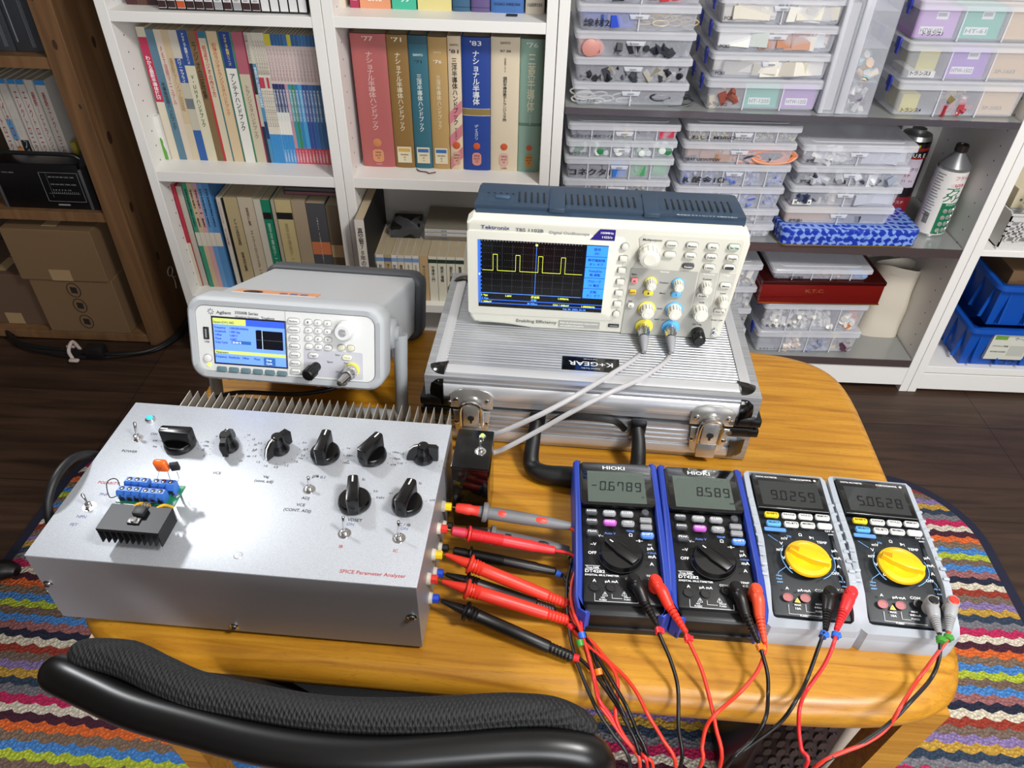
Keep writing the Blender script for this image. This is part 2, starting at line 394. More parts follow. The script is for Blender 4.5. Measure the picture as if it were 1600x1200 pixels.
for sx in (-1, 1):      # hinge straps at the front corners
    for z in (.044, .060):
        b = MB(); b.b2((sx*(W2-.005), -D2-.0015, z), (sx*(W2-.042), -D2+.006, z+.0135), BLACK, .002); b.b2((sx*(W2-.012), -D2-.002, z+.001), (sx*(W2+.0022), -D2+.03, z+.0125), BLACK, .002)
        b.cyl((sx*(W2-.033), -D2-.001, z+.0067), (sx*(W2-.033), -D2-.003, z+.0067), .0032, CHROME); b.build('corner_strap', cs)
for x in (-.142, .147):
    l = MB(); CH2 = m('#cdcbc6', .25, .8)
    arch = [(-.026, .012), (-.026, .032), (-.02, .038), (-.009, .042), (.009, .042), (.02, .038), (.026, .032), (.026, .012)]
    A = Mx((x, -D2-.0002, .048), (PI/2, 0, 0))
    l.prism(arch, 0, .0016, CH2, .0004, M=A); l.prism([(-.02, -.026), (-.023, .008), (.023, .008), (.02, -.026), (.008, -.036), (-.008, -.036)], 0, .0022, CH2, .0006, M=A)
    for q in (-1, 1):
        for z in (.024, -.012): l.lathe([(.0035, 0), (.0032, .001), (.0015, .0018), (0, .002)], CHROME, A @ Mx((q*.019, z, .0016)), 12)
    l.tube([(x-.013, -D2-.006, .035), (x-.013, -D2-.007, .060), (x-.009, -D2-.007, .069), (x, -D2-.007, .073), (x+.009, -D2-.007, .069), (x+.013, -D2-.007, .060), (x+.013, -D2-.006, .035)], .0024, CHROME, 8)
    l.box((x, -D2-.006, .052), (.020, .005, .034), CH2, .0015)
    l.lathe([(.004, 0), (.004, .0012)], INK, A @ Mx((0, .002, .0085)), 12); l.box((x, -D2-.0095, .046), (.0022, .0012, .007), INK)
    l.box((x, -D2-.005, .022), (.024, .004, .022), CH2, .002, rot=(-.1, 0, 0))
    l.build('latch', cs)
h = MB(); HY = -D2-.004       # folding handle resting on the table
h.tube([(-.062, HY, .05), (-.064, HY-.016, .035), (-.065, HY-.036, .013), (-.052, HY-.050, .011), (-.02, HY-.054, .012), (.02, HY-.054, .012), (.048, HY-.050, .011), (.062, HY-.036, .013), (.063, HY-.016, .035), (.060, HY, .05)], [.0075, .0085, .010, .011, .0125, .0125, .011, .010, .0085, .0075], BLKRB, 12)
h.tube([(-.045, HY-.001, .047), (-.030, HY-.004, .062), (0, HY-.005, .065), (.030, HY-.004, .062), (.045, HY-.001, .047)], .0042, BLACK, 8)
for q in (-1, 1): h.box((q*.061, HY+.0005, .050), (.02, .01, .024), BLACK, .004)
h.build('handle', cs)
st = MB(); st.b2((-.036, -.091, HC-.0024), (.034, -.064, HC-.0012), BLKGL, .0005)
GW = m('#c6c6c8', .4)
st.txt('K+GEAR', UP(-.001, -.0735, HC-.0010, PI) , .0115, GW, align='C', fit=.054); st.txt('Aluminum Tool Box', UP(-.001, -.0855, HC-.0010, PI), .0028, GW, align='C')
st.txt('Tough & Durable', UP(-.001, -.0675, HC-.0010, PI), .0025, GW, align='C')
st.build('sticker', cs, 0)
# ================================================================ OSCILLOSCOPE
sc = thing('oscilloscope', 'cream digital oscilloscope with dark blue top, standing on the aluminium case', 'oscilloscope', (.0905, .785, T+HC), (0, 0, -.03))
CRM = m('#d2d0c3', .45, bump=.05, scale=900); CRM2 = m('#d8d6ca', .4); NAVY = m('#22364a', .45, bump=.08, scale=1200); GREYP = m('#a6a59e', .5); KNB = m('#d6d4c8', .35)
def gen(w): return None
b = MB()    # body behind the bezel
prof = [(.018, .006), (.124, .006), (.124, .120), (.108, .143), (.085, .152), (.018, .158)]
b.add([(x, y, z) for x in (-.160, .160) for y, z in prof], [(0, 1, 2, 3, 4, 5), (11, 10, 9, 8, 7, 6)]+[(i, 6+i, 6+(i+1) % 6, (i+1) % 6) for i in range(6)], NAVY)
b.build('rear_body', sc, 30)
b = MB()    # top cover with louvres
tp = [(.012, .146), (.012, .152), (.022, .1565), (.05, .1585), (.085, .1545), (.106, .146), (.106, .140)]
vs = [(x*(1 if k < 99 else 1), y, z) for x in (-.158, .158) for k, (y, z) in enumerate(tp)]
b.add(vs, [tuple(range(7)), tuple(range(7, 14))[::-1]]+[(i, 7+i, 7+(i+1) % 7, (i+1) % 7) for i in range(7)], NAVY)
for x0, n in ((-.108, 5), (-.052, 12), (.069, 11)):
    for i in range(n): b.box((x0+i*.0075, .044, .1582), (.0022, .026, .0012), m('#04060a', .8), .0005, rot=(0, 0, .05))
for x in (-.062, .050):
    b.b2((x-.0095, .014, .153), (x+.0095, .07, .1595), NAVY, .001)
for i in range(5): b.lathe([(.0014, 0), (0, .0002)], m('#04060a', .8), Mx((-.146+i*.0075, .05, .1588)), 8)
b.box((-.128, .040, .1582), (.018, .006, .004), m('#34495e', .4), .0015)
b.txt('株式会社 テクトロニクス お問合せ窓口', UP(.078, .0135, .1592), .0032, m('#9fb0bf', .5), fit=.07)
b.build('top_cover', sc, 30)
b = MB()    # bezel
o = [(-.165, .012), (-.160, .004), (-.115, .002), (-.085, -.002), (.150, -.002), (.157, .001), (.166, .134), (.163, .146), (.155, .1505), (-.160, .1505), (-.167, .144)]
A = FR(0, 0, 0)
b.prism(o, -.020, .004, CRM, .004, M=A, seg=3)
b.prism(rr(.187, .118, .004, 4, -.0735, .077), .004, .0052, CRM2, .0008, M=A)
b.prism([(.030, .006), (.0335, .096), (.040, .118), (.036, .136), (.042, .142), (.155, .142), (.158, .138), (.157, .098), (.150, .006)], .004, .0048, m('#c4c2b6', .45), .0006, M=A)
b.prism([(.030, .000), (.032, .096), (.112, .096), (.112, .034), (.140, .034), (.146, .0)], .0048, .0053, GREYP, 0, M=A)
b.prism([(.114, .036), (.114, .096), (.136, .096), (.136, .036)], .0048, .0053, m('#b4b3ab', .5), 0, M=A)
b.prism([(.138, .036), (.138, .096), (.1575, .096), (.156, .036)], .0048, .0053, m('#c2c0b7', .5), 0, M=A)
W = m('#f3f2ea', .5); SB = m('#1b2436', .5)
for t, x, z, s_ in (('Vertical', .072, .0925, .0035), ('Horizontal', .125, .0925, .0032), ('Trigger', .1475, .0925, .0032)): b.txt(t, FR(x, -.0056, z), s_, W, align='C')
for t, x, z, s_, c in (('Multipurpose', .052, .134, .0042, SB), ('Math', .0365, .087, .0032, SB), ('Position', .074, .0775, .0032, SB), ('Menu', .074, .0625, .0032, SB), ('Scale', .074, .040, .0032, SB), ('Ref', .0365, .0485, .0032, SB),
    ('Position', .1245, .0855, .0032, SB), ('Scale', .124, .0525, .0032, SB), ('Level', .147, .067, .0032, SB), ('Ext Trig', .124, .0195, .0034, SB), ('PROBE COMP', .1475, .0275, .0024, SB), ('300V  CAT II', .078, .0235, .0032, SB), ('Push for fine', .05, .1005, .0024, SB)):
    b.txt(t, FR(x, -.0056, z), s_, c, align='C')
b.txt('Tektronix', FR(-.150, -.0054, .1385), .0068, m('#27306e', .4), fit=.034); b.txt('TBS 1102B', FR(-.109, -.0054, .1375), .0058, m('#4a5060', .5), fit=.033); b.txt('Digital Oscilloscope', FR(-.069, -.0054, .1365), .0052, m('#8a8d92', .5), fit=.047)
b.prism([(-.021, .1315), (-.010, .1455), (.008, .1455), (.008, .1315)], .0048, .0056, m('#2b1f78', .35), M=A)
b.txt('100MHz', FR(-.009, -.0058, .1400), .0038, W, fit=.015); b.txt('1GS/s', FR(-.007, -.0058, .1345), .0038, W, fit=.012)
b.txt('Enabling Efficiency', FR(-.105, -.0052, .0085), .006, m('#56605c', .5), fit=.052)
b.b2((-.050, -.0052, .0045), (.002, -.0044, .0145), m('#9d9d98', .5)); b.txt('New set of automated measurement', FR(-.0485, -.0054, .0105), .0032, W, fit=.048); b.txt('and analysis functions', FR(-.0485, -.0054, .0062), .0032, W, fit=.030)
b.b2((.013, -.006, .0088), (.0265, -.0045, .0135), INK, .0005); b.b2((.0145, -.0063, .0105), (.025, -.0055, .0118), m('#8b8f96', .4))
for x, z in ((.1475, .014), (.1475, .0075)): b.b2((x-.003, -.0075, z-.001), (x+.003, -.005, z+.001), CHROME); b.b2((x-.0008, -.0078, z-.003), (x+.0008, -.005, z+.003), CHROME)
b.build('front_bezel', sc, 30)
# screen
b = MB(); DK = m('#050608', .25); SBL = m('#2a63e0', .3, emit=.55); SBL2 = m('#2f7cf0', .3, emit=.75); YW = m('#d8e24a', .4, emit=.9); WT = m('#cfe4ff', .4, emit=.8); LB = m('#4f8dff', .4, emit=.9); GRD = m('#5a5f68', .5, emit=.25)
X0s, X1s, Z0s, Z1s = -.1535, .0020, .030, .1245
b.b2((X0s, -.0058, Z0s), (X1s, -.0050, Z1s), DK)
def q(x0, z0, x1, z1, mt_, d=.0061): b.b2((X0s+x0, -d, Z0s+z0), (X0s+x1, -.0057, Z0s+z1), mt_)
q(0, .006, .0028, .0945, SBL)
for i in range(12): q(.0032, .026+i*.0056, .0042, .0278+i*.0056, SBL)
for i in range(34): q(.004+i*.0036, .093, .0052+i*.0036, .0943, GRD)
for k in range(5): q(.1300, .0205+k*.0148, .1555, .0345+k*.0148, SBL2)
for tx, r_ in (('結合', 4), ('DC', 4), ('帯域幅制限', 3), ('オン オフ', 3), ('Volts/Div', 2), ('粗 調整', 2), ('プローブ', 1), ('1X 電圧', 1), ('反転', 0), ('オン オフ', 0)):
    pass
for r_, (a1, a2) in enumerate((('反転', 'オン オフ'), ('プローブ', '1X 電圧'), ('Volts/Div', '粗 調整'), ('帯域幅制限', 'オン オフ'), ('結合', 'DC'))):
    z = Z0s+.0205+r_*.0148
    b.txt(a1, FR(X0s+.1428, -.0064, z+.0082), .0042, m('#0b2a6b', .5), align='C'); b.txt(a2, FR(X0s+.1428, -.0064, z+.0028), .0040, m('#0b2a6b', .5), align='C')
for i in range(1, 10):
    for j in range(1, 30): 
        q(.004+i*.0125, .022+j*.0023, .0044+i*.0125, .0225+j*.0023, GRD)
for j in range(1, 8):
    for i in range(1, 44): q(.004+i*.0028, .022+j*.0092, .0044+i*.0028, .0225+j*.0092, GRD)
zb, zt = .0535, .0755; xs = [.018, .0455, .073, .1005]; last = .005
for x in xs:
    q(last, zb-.00015, x, zb+.00015, YW); q(x, zb, x+.0003, zt, YW); q(x, zt, x+.0055, zt+.0003, YW); q(x+.0052, zb, x+.0055, zt, YW); last = x+.0055
q(last, zb-.00015, .127, zb+.00015, YW)
q(.0702, .0215, .0705, .091, LB); q(.069, .0895, .0717, .092, YW); q(.0005, .046, .0025, .049, WT)
q(.003, .0205, .128, .0209, LB)
for z in (.0055, .0105): q(.002, z, .1555, z+.0008, SBL)
for tx, x, z, c in (('1 Vpp', .004, .0165, YW), ('2 Vpp', .004, .0120, LB), ('1.00V', .034, .0165, YW), ('周波数', .066, .0165, YW), ('周期', .066, .012, LB), ('1.000kHz', .100, .0165, YW), ('1 500mV', .004, .0068, YW), ('M 500μs', .062, .0068, LB), ('CH1 / 640mV', .094, .0068, YW), ('1.00000kHz', .130, .0068, YW), ('Feb 20, 2022, 01:14', .107, .0015, LB)):
    b.txt(tx, FR(X0s+x, -.0064, Z0s+z), .0036, c)
q(.002, .0118, .0033, .0205, m('#2c6a2a', .4, emit=.5))
b.build('screen', sc, 0)
def sbtn(x, z, w=.0135, h=.0068, t='', c=KNB, tc=SB, nm='button', rd=None, lab=None):
    b = MB(); r = rd if rd else h*.46
    b.prism(rr(w+.0016, h+.0016, r+.0007, 4, x, z), .0045, .0058, m('#8f8f88', .5), 0, M=A)
    b.prism(rr(w, h, r, 5, x, z), .0055, .0088, c, .0012, M=A)
    if t: b.txt(t, FR(x, -.009, z-.0012), .0036, tc, align='C', fit=min(w*.72, len(t)*.0021))
    return b.build(nm, sc, 40, label=lab)
for x, z, t in ((.0745, .1315, 'Cursor'), (.0985, .1315, 'Measure'), (.1225, .1315, 'Acq'), (.0745, .1180, ''), (.0985, .1180, 'Save'), (.1230, .1180, 'Default'), (.1475, .1180, 'Single'), (.1235, .1040, 'Utility')): sbtn(x, z, t=t)
sbtn(.1470, .1320, t='Run / Stop', c=m('#bfd3bd', .4), lab='pale green button'); sbtn(.0985, .1040, t='Function', c=m('#3c3d40', .4), tc=W, lab='dark grey button'); sbtn(.1465, .1050, t='Autoset', c=m('#e8e6da', .4), lab='button with dark centre')
MB().prism(rr(.011, .0042, .002, 4, .1465, .105), .0088, .0092, m('#3c3d40', .4), M=A).build('button_inlay', sc)
for z in (.109, .093, .077, .061, .045): sbtn(.0208, z, .0095, .0068, rd=.0014)
for z in (.125, .030): sbtn(.0208, z, .0085, .0085, rd=.0041)
sbtn(.0375, .0805, .0085, .0068, 'M', m('#e58a86', .4), rd=.002, lab='red math button'); sbtn(.0375, .064, .0085, .0062, 'FFT', m('#e8b62d', .4), rd=.002, lab='orange button'); sbtn(.0375, .0445, .0085, .0062, 'R', rd=.003)
sbtn(.0565, .064, .0125, .0078, '1', m('#e9d84a', .4), lab='yellow channel button'); sbtn(.0905, .064, .0125, .0078, '2', m('#68b6ea', .4), lab='blue channel button')
sbtn(.1475, .0800, .014, .0068, 'Menu'); sbtn(.1475, .0430, .014, .0068, 'Force Trig'); sbtn(.1225, .0645, .014, .0068, 'Acquire')
def sknob(x, z, r, h, rc=None, lab=None, big=False):
    b = MB(); X = FR(x, -.0055, z)
    if rc: b.lathe([(r*1.28, 0), (r*1.28, .0014), (r*1.2, .0018)], rc, X, 28)
    b.lathe([(r*1.08, 0), (r*1.08, .002), (r, .0025), (r*.94, h-.0012), (r*.82, h), (0, h)], KNB, X, 28)
    for i in range(14):
        t = 2*PI*i/14; b.box((r*.98*math.cos(t), r*.98*math.sin(t), h*.5), (.0009, .0009, h*.8), m('#b9b7ab', .5), M=X)
    b.lathe([(r*.6, h), (r*.58, h+.0006), (0, h+.0004)], m('#dedcd0', .3), X, 24)
    b.build('knob', sc, 45, label=lab)
sknob(.0500, .1175, .0125, .016)
for x, z, r, rc, lab in ((.0575, .0785, .0060, m('#e6d652', .4), 'knob with yellow ring'), (.0905, .0788, .0060, m('#5eb0e6', .4), 'knob with blue ring'), (.0580, .0400, .0085, m('#e6d652', .4), 'knob with yellow ring'), (.0915, .0410, .0085, m('#5eb0e6', .4), 'knob with blue ring'),
        (.1245, .0775, .0064, None, None), (.1235, .0410, .0092, None, None), (.1485, .0590, .0064, None, None)): sknob(x, z, r, .013 if r < .008 else .014, rc, lab)
for x, z, c, lab in ((.0580, .0135, '#e6d652', 'yellow-ringed input socket'), (.0915, .0145, '#5eb0e6', 'blue-ringed input socket')):
    b = MB(); X = FR(x, -.005, z); b.lathe([(.0112, 0), (.0112, .0022), (.008, .003)], m(c, .4), X, 28); b.lathe([(.0065, .002), (.0065, .008), (.0052, .008), (.0052, .012), (.0, .012)], CHROME, X, 20); b.build('input_socket', sc, label=lab)
b = MB(); X = FR(.1265, -.005, .0085); b.lathe([(.0082, 0), (.0082, .009), (.0074, .0095), (.0074, .020), (.006, .0215), (0, .0215)], BLACK, X, 22)
for i in range(12): b.box((.0076*math.cos(i*PI/6), .0076*math.sin(i*PI/6), .014), (.0012, .0012, .012), BLACK, M=X)
b.build('socket_cap', sc, label='black cap on the external trigger socket')
for x in (-.132, .125):
    for y in (.012, .10): MB().b2((x-.012, y-.008, 0), (x+.012, y+.008, .008), BLKRB, .002).build('foot', sc)
MB().b2((-.155, .0, .001), (-.118, .02, .007), CRM, .002).b2((.100, .0, .001), (.15, .02, .005), CRM, .002).build('bottom_lip', sc)

# ================================================================ WAVEFORM GENERATOR
GT = .3636; GW_, GH, GD = .2366, .102, .262
gz = T+.253*math.sin(GT)*.93
ge = thing('waveform_generator', 'grey bench waveform generator tilted back on its carry handle, blue screen lit', 'signal generator', (-.286, .6745, gz), (-GT, 0, -.054))
LG = m('#a9acaf', .6, bump=.15, scale=700); LG2 = m('#8e9194', .5); PNL = m('#d7d8d6', .4); DKG = m('#3b3d40', .6)
b = MB(); A = FR(0, 0, 0)
b.prism(rr(.213, .085, .006, 4, 0, GH/2+.002), -GD+.01, -.01, m('#b1b3b5', .45, .2), 0, M=A)
b.txt('技術サポート ご相談窓口', UP(-.075, .062, GH/2+.0448), .006, DKG, fit=.05)
b.build('case_body', ge)
b = MB(); b.b2((-.088, .050, GH/2+.0446), (.018, .078, GH/2+.0450), m('#c98a62', .5)); b.b2((-.088, .050, GH/2+.0451), (.018, .059, GH/2+.0453), m('#c9c6c6', .5))
for i in range(3): b.b2((-.03+i*.013, .062, GH/2+.0451), (-.021+i*.013, .068, GH/2+.0454), m('#56648c', .5))
b.lathe([(.008, 0), (.006, .0003)], INK, Mx((-.065, .066, GH/2+.045)), 16, 1.6, 1); b.build('service_sticker', ge, 0, label='orange service sticker')
def bump_ring(nm, w, h, y0, y1, mat, t, holes=True, cz=GH/2):
    b = MB(); o_ = rr(w, h, .020, 7, 0, cz); i_ = rr(w-2*t, h-2*t, .012, 7, 0, cz); n = len(o_)
    pr = [(i_, y0+.004), (i_, y0+.0005), (None, 0)]
    L_ = []
    def lay(pts, y, k=0):
        return [(x, y, z) for x, z in pts]
    layers = [lay(i_, y0+.006), lay(rr(w-2*t+.003, h-2*t+.003, .0125, 7, 0, cz), y0+.001), lay(rr(w-.008, h-.008, .018, 7, 0, cz), y0), lay(rr(w-.002, h-.002, .0195, 7, 0, cz), y0+.003), lay(o_, y0+.008), lay(o_, y1-.006), lay(rr(w-.006, h-.006, .018, 7, 0, cz), y1), lay(rr(.211, .083, .006, 7, 0, cz+.002), y1)]
    vs = sum(layers, []); fs = []
    for j in range(len(layers)-1):
        for i in range(n): k = (i+1) % n; fs.append((j*n+i, j*n+k, (j+1)*n+k, (j+1)*n+i))
    b.add(vs, fs, mat); 
    return b
b = bump_ring('front', GW_, GH, -.004, .036, LG, .0115)
for q_ in (-1, 1):
    for i in range(5): b.box((q_*(.085-i*.012), .012, .0005), (.005, .022, .0025), LG2, .001)
b.build('front_bumper', ge, 50)
b = bump_ring('rear', GW_, GH, GD-.034, GD, DKG, .0115); b.b2((-.09, GD-.012, .008), (.09, GD-.006, .094), DKG)
b.build('rear_bumper', ge, 50)
b = MB()
b.prism(rr(.214, .080, .011, 6, 0, GH/2), -.006, .0015, PNL, 0, M=A)
b.prism([(.001, .0115), (.001, .0905), (.0018, .0905), (.0018, .0115)], .0015, .002, m('#b9b9b5', .5), M=A)
b.prism(rr(.071, .0335, .002, 3, .0575, .0300), .0015, .0019, m('#bcbcc4', .5), M=A)
GI = m('#55585f', .5); 
for t, x, z, s_, f_ in (('Agilent', -.0815, .0823, .005, .018), ('33500B Series', -.059, .0835, .0046, .028), ('Waveform Generator', -.059, .0790, .0034, .029), ('Trueform', .0225-.05, .0792, .0045, .016), ('Sync', .0500, .0320, .0032, .007), ('Output', .0700, .0320, .0032, .010), ('50Ω / 10 Vpp  Isolated', .0600, .0205, .0026, .026), ('Sync', .0600, .0415, .0030, .006), ('USB', -.0985, .046, .0028, .006), ('Local', .0115, .0140, .0028, .007)):
    b.txt(t, FR(x, -.0023, z), s_, GI, fit=f_)
for i in range(8): 
    t = PI*i/4; b.box((-.0885+.0028*math.cos(t), -.0018, .0842+.0028*math.sin(t)), (.0022, .0006, .0006), GI, rot=(0, -t, 0))
b.b2((-.0990, -.003, .0500), (-.0925, -.001, .0650), INK, .0005); b.b2((-.0968, -.0034, .052), (-.0948, -.0025, .063), m('#8a8d90', .4))
b.build('front_panel', ge, 30)
b = MB(); SX, SZ, SW, SH = -.0865, .0222, .0865, .0548
GB = m('#5f86f2', .3, emit=.75); GB2 = m('#3050c8', .3, emit=.6); GY = m('#b9c465', .4, emit=.5); GK = m('#0a0c18', .3); GI2 = m('#1a2a6a', .5)
def gq(x0, z0, x1, z1, mt_, d=.0024): b.b2((SX+x0, -d, SZ+z0), (SX+x1, -.0012, SZ+z1), mt_)
gq(-.002, -.002, SW+.002, SH+.002, m('#1b1d24', .4), .0020); gq(0, 0, SW, SH, GB); gq(0, .0475, .040, SH, GY, .0027); gq(.040, .0475, SW, SH, GB2, .0027); gq(0, .0115, SW, .0155, GY, .0027); gq(.0595, .0005, .0735, .0100, m('#2c5a9a', .4, emit=.5), .0028); gq(.0215, .0245, .0450, .0285, m('#2c5a9a', .4, emit=.5), .0027); gq(.0515, .0205, .0840, .0430, GK, .0028)
gq(.0590, .0205, .0594, .0430, WT, .003); gq(.0515, .0315, .0840, .0318, GRD, .003); gq(.053, .0432, .058, .0436, GK, .003)
for t, x, z in (('Square (CH1) 50Ω', .001, .0490), ('Frequency', .002, .0425), ('Amplitude', .002, .0380), ('Offset', .002, .0335), ('Phase', .002, .0290), ('Duty Cycle', .002, .0245), ('1.000,000,000kHz', .020, .0425), ('1.000 Vpp', .020, .0380), ('1.000 V', .020, .0335), ('0.000°', .020, .0290), ('Parameters', .002, .0120), ('Frequency', .001, .0065), ('Amplitude', .0165, .0065), ('Offset', .0335, .0065), ('Phase', .0480, .0065)):
    b.txt(t, FR(SX+x, -.0030, SZ+z), .0036, GI2, sx=.9)
b.txt('20.00 %', FR(SX+.0225, -.003, SZ+.0252), .0034, m('#d8e6ff', .4, emit=.6)); b.txt('Duty', FR(SX+.063, -.003, SZ+.0062), .0032, m('#d8e6ff', .4, emit=.6)); b.txt('Cycle', FR(SX+.0625, -.003, SZ+.0022), .0032, m('#d8e6ff', .4, emit=.6))
b.build('screen', ge, 0)
def gbtn(x, z, w, h, t='', c=m('#dcdcda', .4), nm='button', r=None, lab=None):
    b = MB(); b.prism(rr(w+.0012, h+.0012, (r or h*.45)+.0005, 4, x, z), .001, .0022, m('#9c9c9a', .5), M=A)
    b.prism(rr(w, h, r or h*.45, 5, x, z), .002, .0046, c, .001, M=A)
    if t: b.txt(t, FR(x, -.0048, z-.0009), .0032, GI, align='C', fit=min(w*.75, len(t)*.0018))
    b.build(nm, ge, 40, label=lab)
for i in range(6): gbtn(-.0795+i*.0148, .0140, .0112, .0056, c=m('#5d7880', .45), nm='soft_key', r=.0015)
for i, t in enumerate(('Waveforms', 'Parameters', 'Units', 'Modulate', 'Sweep', 'Burst', 'System')): gbtn(.0115, .0800-i*.0103, .0135 if i < 2 else .0120, .0062, t)
K = '1234567890'
for r_ in range(4):
    for c_ in range(3):
        t = (['1', '2', '3'], ['4', '5', '6'], ['7', '8', '9'], ['.', '0', '+/-'])[r_][c_]; gbtn(.0290+c_*.0115, .0800-r_*.0098, .0086, .0062, t, nm='number_key')
gbtn(.0680, .0520, .0085, .0068, c=m('#cfccb6', .4)); gbtn(.0790, .0520, .0085, .0068, c=m('#cfccb6', .4)); gbtn(.0340, .0400, .0118, .0060, 'Trigger'); gbtn(.0745, .0405, .0110, .0056, 'Channel', c=m('#efeec2', .4, emit=.15), lab='lit cream output button')
gbtn(-.0960, .0265, .0092, .0092, r=.0045, lab='round power button')
MB().lathe([(.002, .0015), (.0018, .003), (0, .0034)], m('#b6e23a', .3, emit=2), A @ Mx((-.0955, .0185, 0)), 12).build('indicator_light', ge, label='green power light')
b = MB(); b.lathe([(.0118, .0015), (.0118, .004), (.0105, .005), (.0098, .016), (.0085, .0175), (0, .0175)], m('#d5d6d6', .4), A @ Mx((.0735, .0735, 0)), 30); b.lathe([(.0048, .0175), (.0042, .0168), (0, .0165)], m('#c0c1c2', .4), A @ Mx((.0735, .0735, 0)), 20); b.build('control_knob', ge, 45)
b = MB(); X = A @ Mx((.0365, .0260, 0)) @ Mx((0, 0, 0), (.25, -.2, 0)); b.lathe([(.0060, 0), (.0060, .009), (.0072, .0092), (.0072, .022), (.0060, .0235), (0, .0235)], BLACK, X, 20)
for i in range(12): b.box((.0072*math.cos(i*PI/6), .0072*math.sin(i*PI/6), .016), (.001, .001, .012), BLACK, M=X)
b.build('socket_cap', ge, label='black cap on the sync socket')
b = MB(); X = A @ Mx((.0800, .0255, 0)); b.lathe([(.0088, .0015), (.0088, .003), (.0070, .0032)], m('#e6df5a', .4), X, 26); b.lathe([(.005, .003), (.005, .012), (0, .012)], CHROME, X, 20); b.build('output_socket', ge, label='yellow-ringed output socket')
for q_ in (-1, 1):      # handle arms reach down to the table in front
    b = MB()
    b.lathe([(.020, 0), (.020, .007), (.017, .010), (0, .010)], LG2, Mx((q_*.1085, .060, .056), (0, q_*PI/2, 0)), 28)
    
    # foot on the table expressed in the tilted frame
    Ri = Euler((-GT, 0, -.054)).to_matrix().inverted()
    p0 = Vector((q_*.1235, .060, .056)); down = Ri @ Vector((0, -.32, -1)); 
    dist = (gz + (Euler((-GT, 0, -.054)).to_matrix() @ p0).z - T)-.008
    p1 = p0+down*dist
    b.tube([p0, p0+(p1-p0)*.33, p0+(p1-p0)*.66, p1], [.0095, .0085, .008, .008], LG2, 12, 4)
    b.tube([p0+Vector((-q_*.012, 0, 0)), p0], .011, LG2, 12, 1)
    b.build('handle_arm', ge, 50)
    pf = p1
b = MB(); Ri = Euler((-GT, 0, -.054)).to_matrix().inverted(); p0 = Vector((-.1235, .060, .056)); p0r = Vector((.1235, .060, .056)); dl = Ri @ Vector((0, -.32, -1))
RM = Euler((-GT, 0, -.054)).to_matrix(); d0 = gz+(RM @ p0).z-T-.008
b.tube([p0+dl*d0, p0+dl*d0+Vector((.02, 0, 0)), p0r+dl*d0-Vector((.02, 0, 0)), p0r+dl*d0], .008, LG2, 12, 1); b.build('handle_bar', ge, 50)
for q_ in (-1, 1): 
    MB().b2((q_*.085-.012, GD-.035, -.007), (q_*.085+.012, GD-.008, .002), BLKRB, .002).build('rear_foot', ge)
# ================================================================ PARAMETER ANALYZER (home-built)
an = thing('parameter_analyzer', 'home-built silver metal parameter analyzer with black knobs and rear cooling fins, left on the table', 'test instrument', (-.263, .497, T), (0, 0, -.042))
AW, AD, AT = .179, .1053, .1017
SIDE = m('#a3a4a8', .42, .55, bump=.08, scale=900); FRONT = m('#98969a', .5, .45, bump=.1, scale=900)
b = MB(); b.b2((-AW+.0015, -AD+.0015, .004), (AW-.0015, AD-.0015, AT-.0016), m('#8b8a8a', .5, .5)); b.b2((-AW, -AD, .004), (-AW+.0015, AD, AT-.002), SIDE); b.b2((AW-.0015, -AD, .004), (AW, AD, AT-.002), SIDE); b.build('chassis', an, 0)
b = MB(); b.b2((-AW-.0008, -AD-.0012, AT-.0018), (AW+.0008, AD+.0012, AT), SILVER, .0008); b.b2((-AW, -AD-.0012, .006), (AW, -AD+.0002, AT-.0014), FRONT)
RI = m('#a8343c', .6); BI = m('#26282e', .6); PI_ = m('#6a6f9a', .6)
def pt(t, x, y, s_, c=BI, al='C', f=None): b.txt(t, UP(x, y, AT+.00015), s_, c, align=al, fit=f)
pt('SPICE Parameter Analyzer', .108, -.0975, .0052, RI, 'L', .060)
for t, x, y, c in (('POWER', -.149, .029, BI), ('MODE', -.096, .0100, RI), ('POLARITY', -.148, -.016, RI), ('PNP', -.145, -.031, PI_), ('NPN', -.152, -.060, PI_), ('FET', -.154, -.070, PI_), ('ON', -.136, .057, BI), ('VCE', -.047, .0080, BI), ('Vaj', .004, .0080, BI), ('(cont. adj)', .004, .0020, BI), ('IB', .055, .0140, BI), ('Ic', .103, .0145, BI), ('Ib - Ic', .157, .0150, BI),
        ('β × 0.1', .057, .0130, BI), ('ADJ', .052, -.0160, BI), ('VCE', .050, -.0250, BI), ('(CONT. ADJ)', .049, -.0320, BI), ('VDSET', .107, -.0385, BI), ('IC / IB', .155, -.0395, BI), ('IB', .102, -.0705, RI), ('IC', .153, -.0705, RI), ('ON', .104, -.0440, PI_), ('ON', .156, -.0440, PI_)):
    pt(t, x, y, .0048, c)
def ticks(x, y, r, items, a0, a1):
    n = len(items)
    for i, t in enumerate(items):
        a = math.radians(a0+(a1-a0)*i/(n-1)); dx, dy = math.cos(a), math.sin(a)
        if t: pt(t, x+dx*(r+.0065), y+dy*(r+.0045)-.0012, .0036)
        b.add([(x+dx*r-.0004, y+dy*r-.0004, AT+.0002), (x+dx*r+.0004, y+dy*r-.0004, AT+.0002), (x+dx*r+.0004, y+dy*r+.0004, AT+.0002), (x+dx*r-.0004, y+dy*r+.0004, AT+.0002)], [(0, 1, 2, 3)], BI)
KN = [(-.100, .0445), (-.0480, .0460), (.0060, .0480), (.0555, .0450), (.1045, .0475), (.1590, .0500), (.1020, -.0165), (.1535, -.0145)]
ticks(*KN[0], .020, ['OFF', 'hFE / VA', 'hie'], 150, 190); ticks(*KN[0], .020, ['10n', '100n', '1u'], 20, -10)
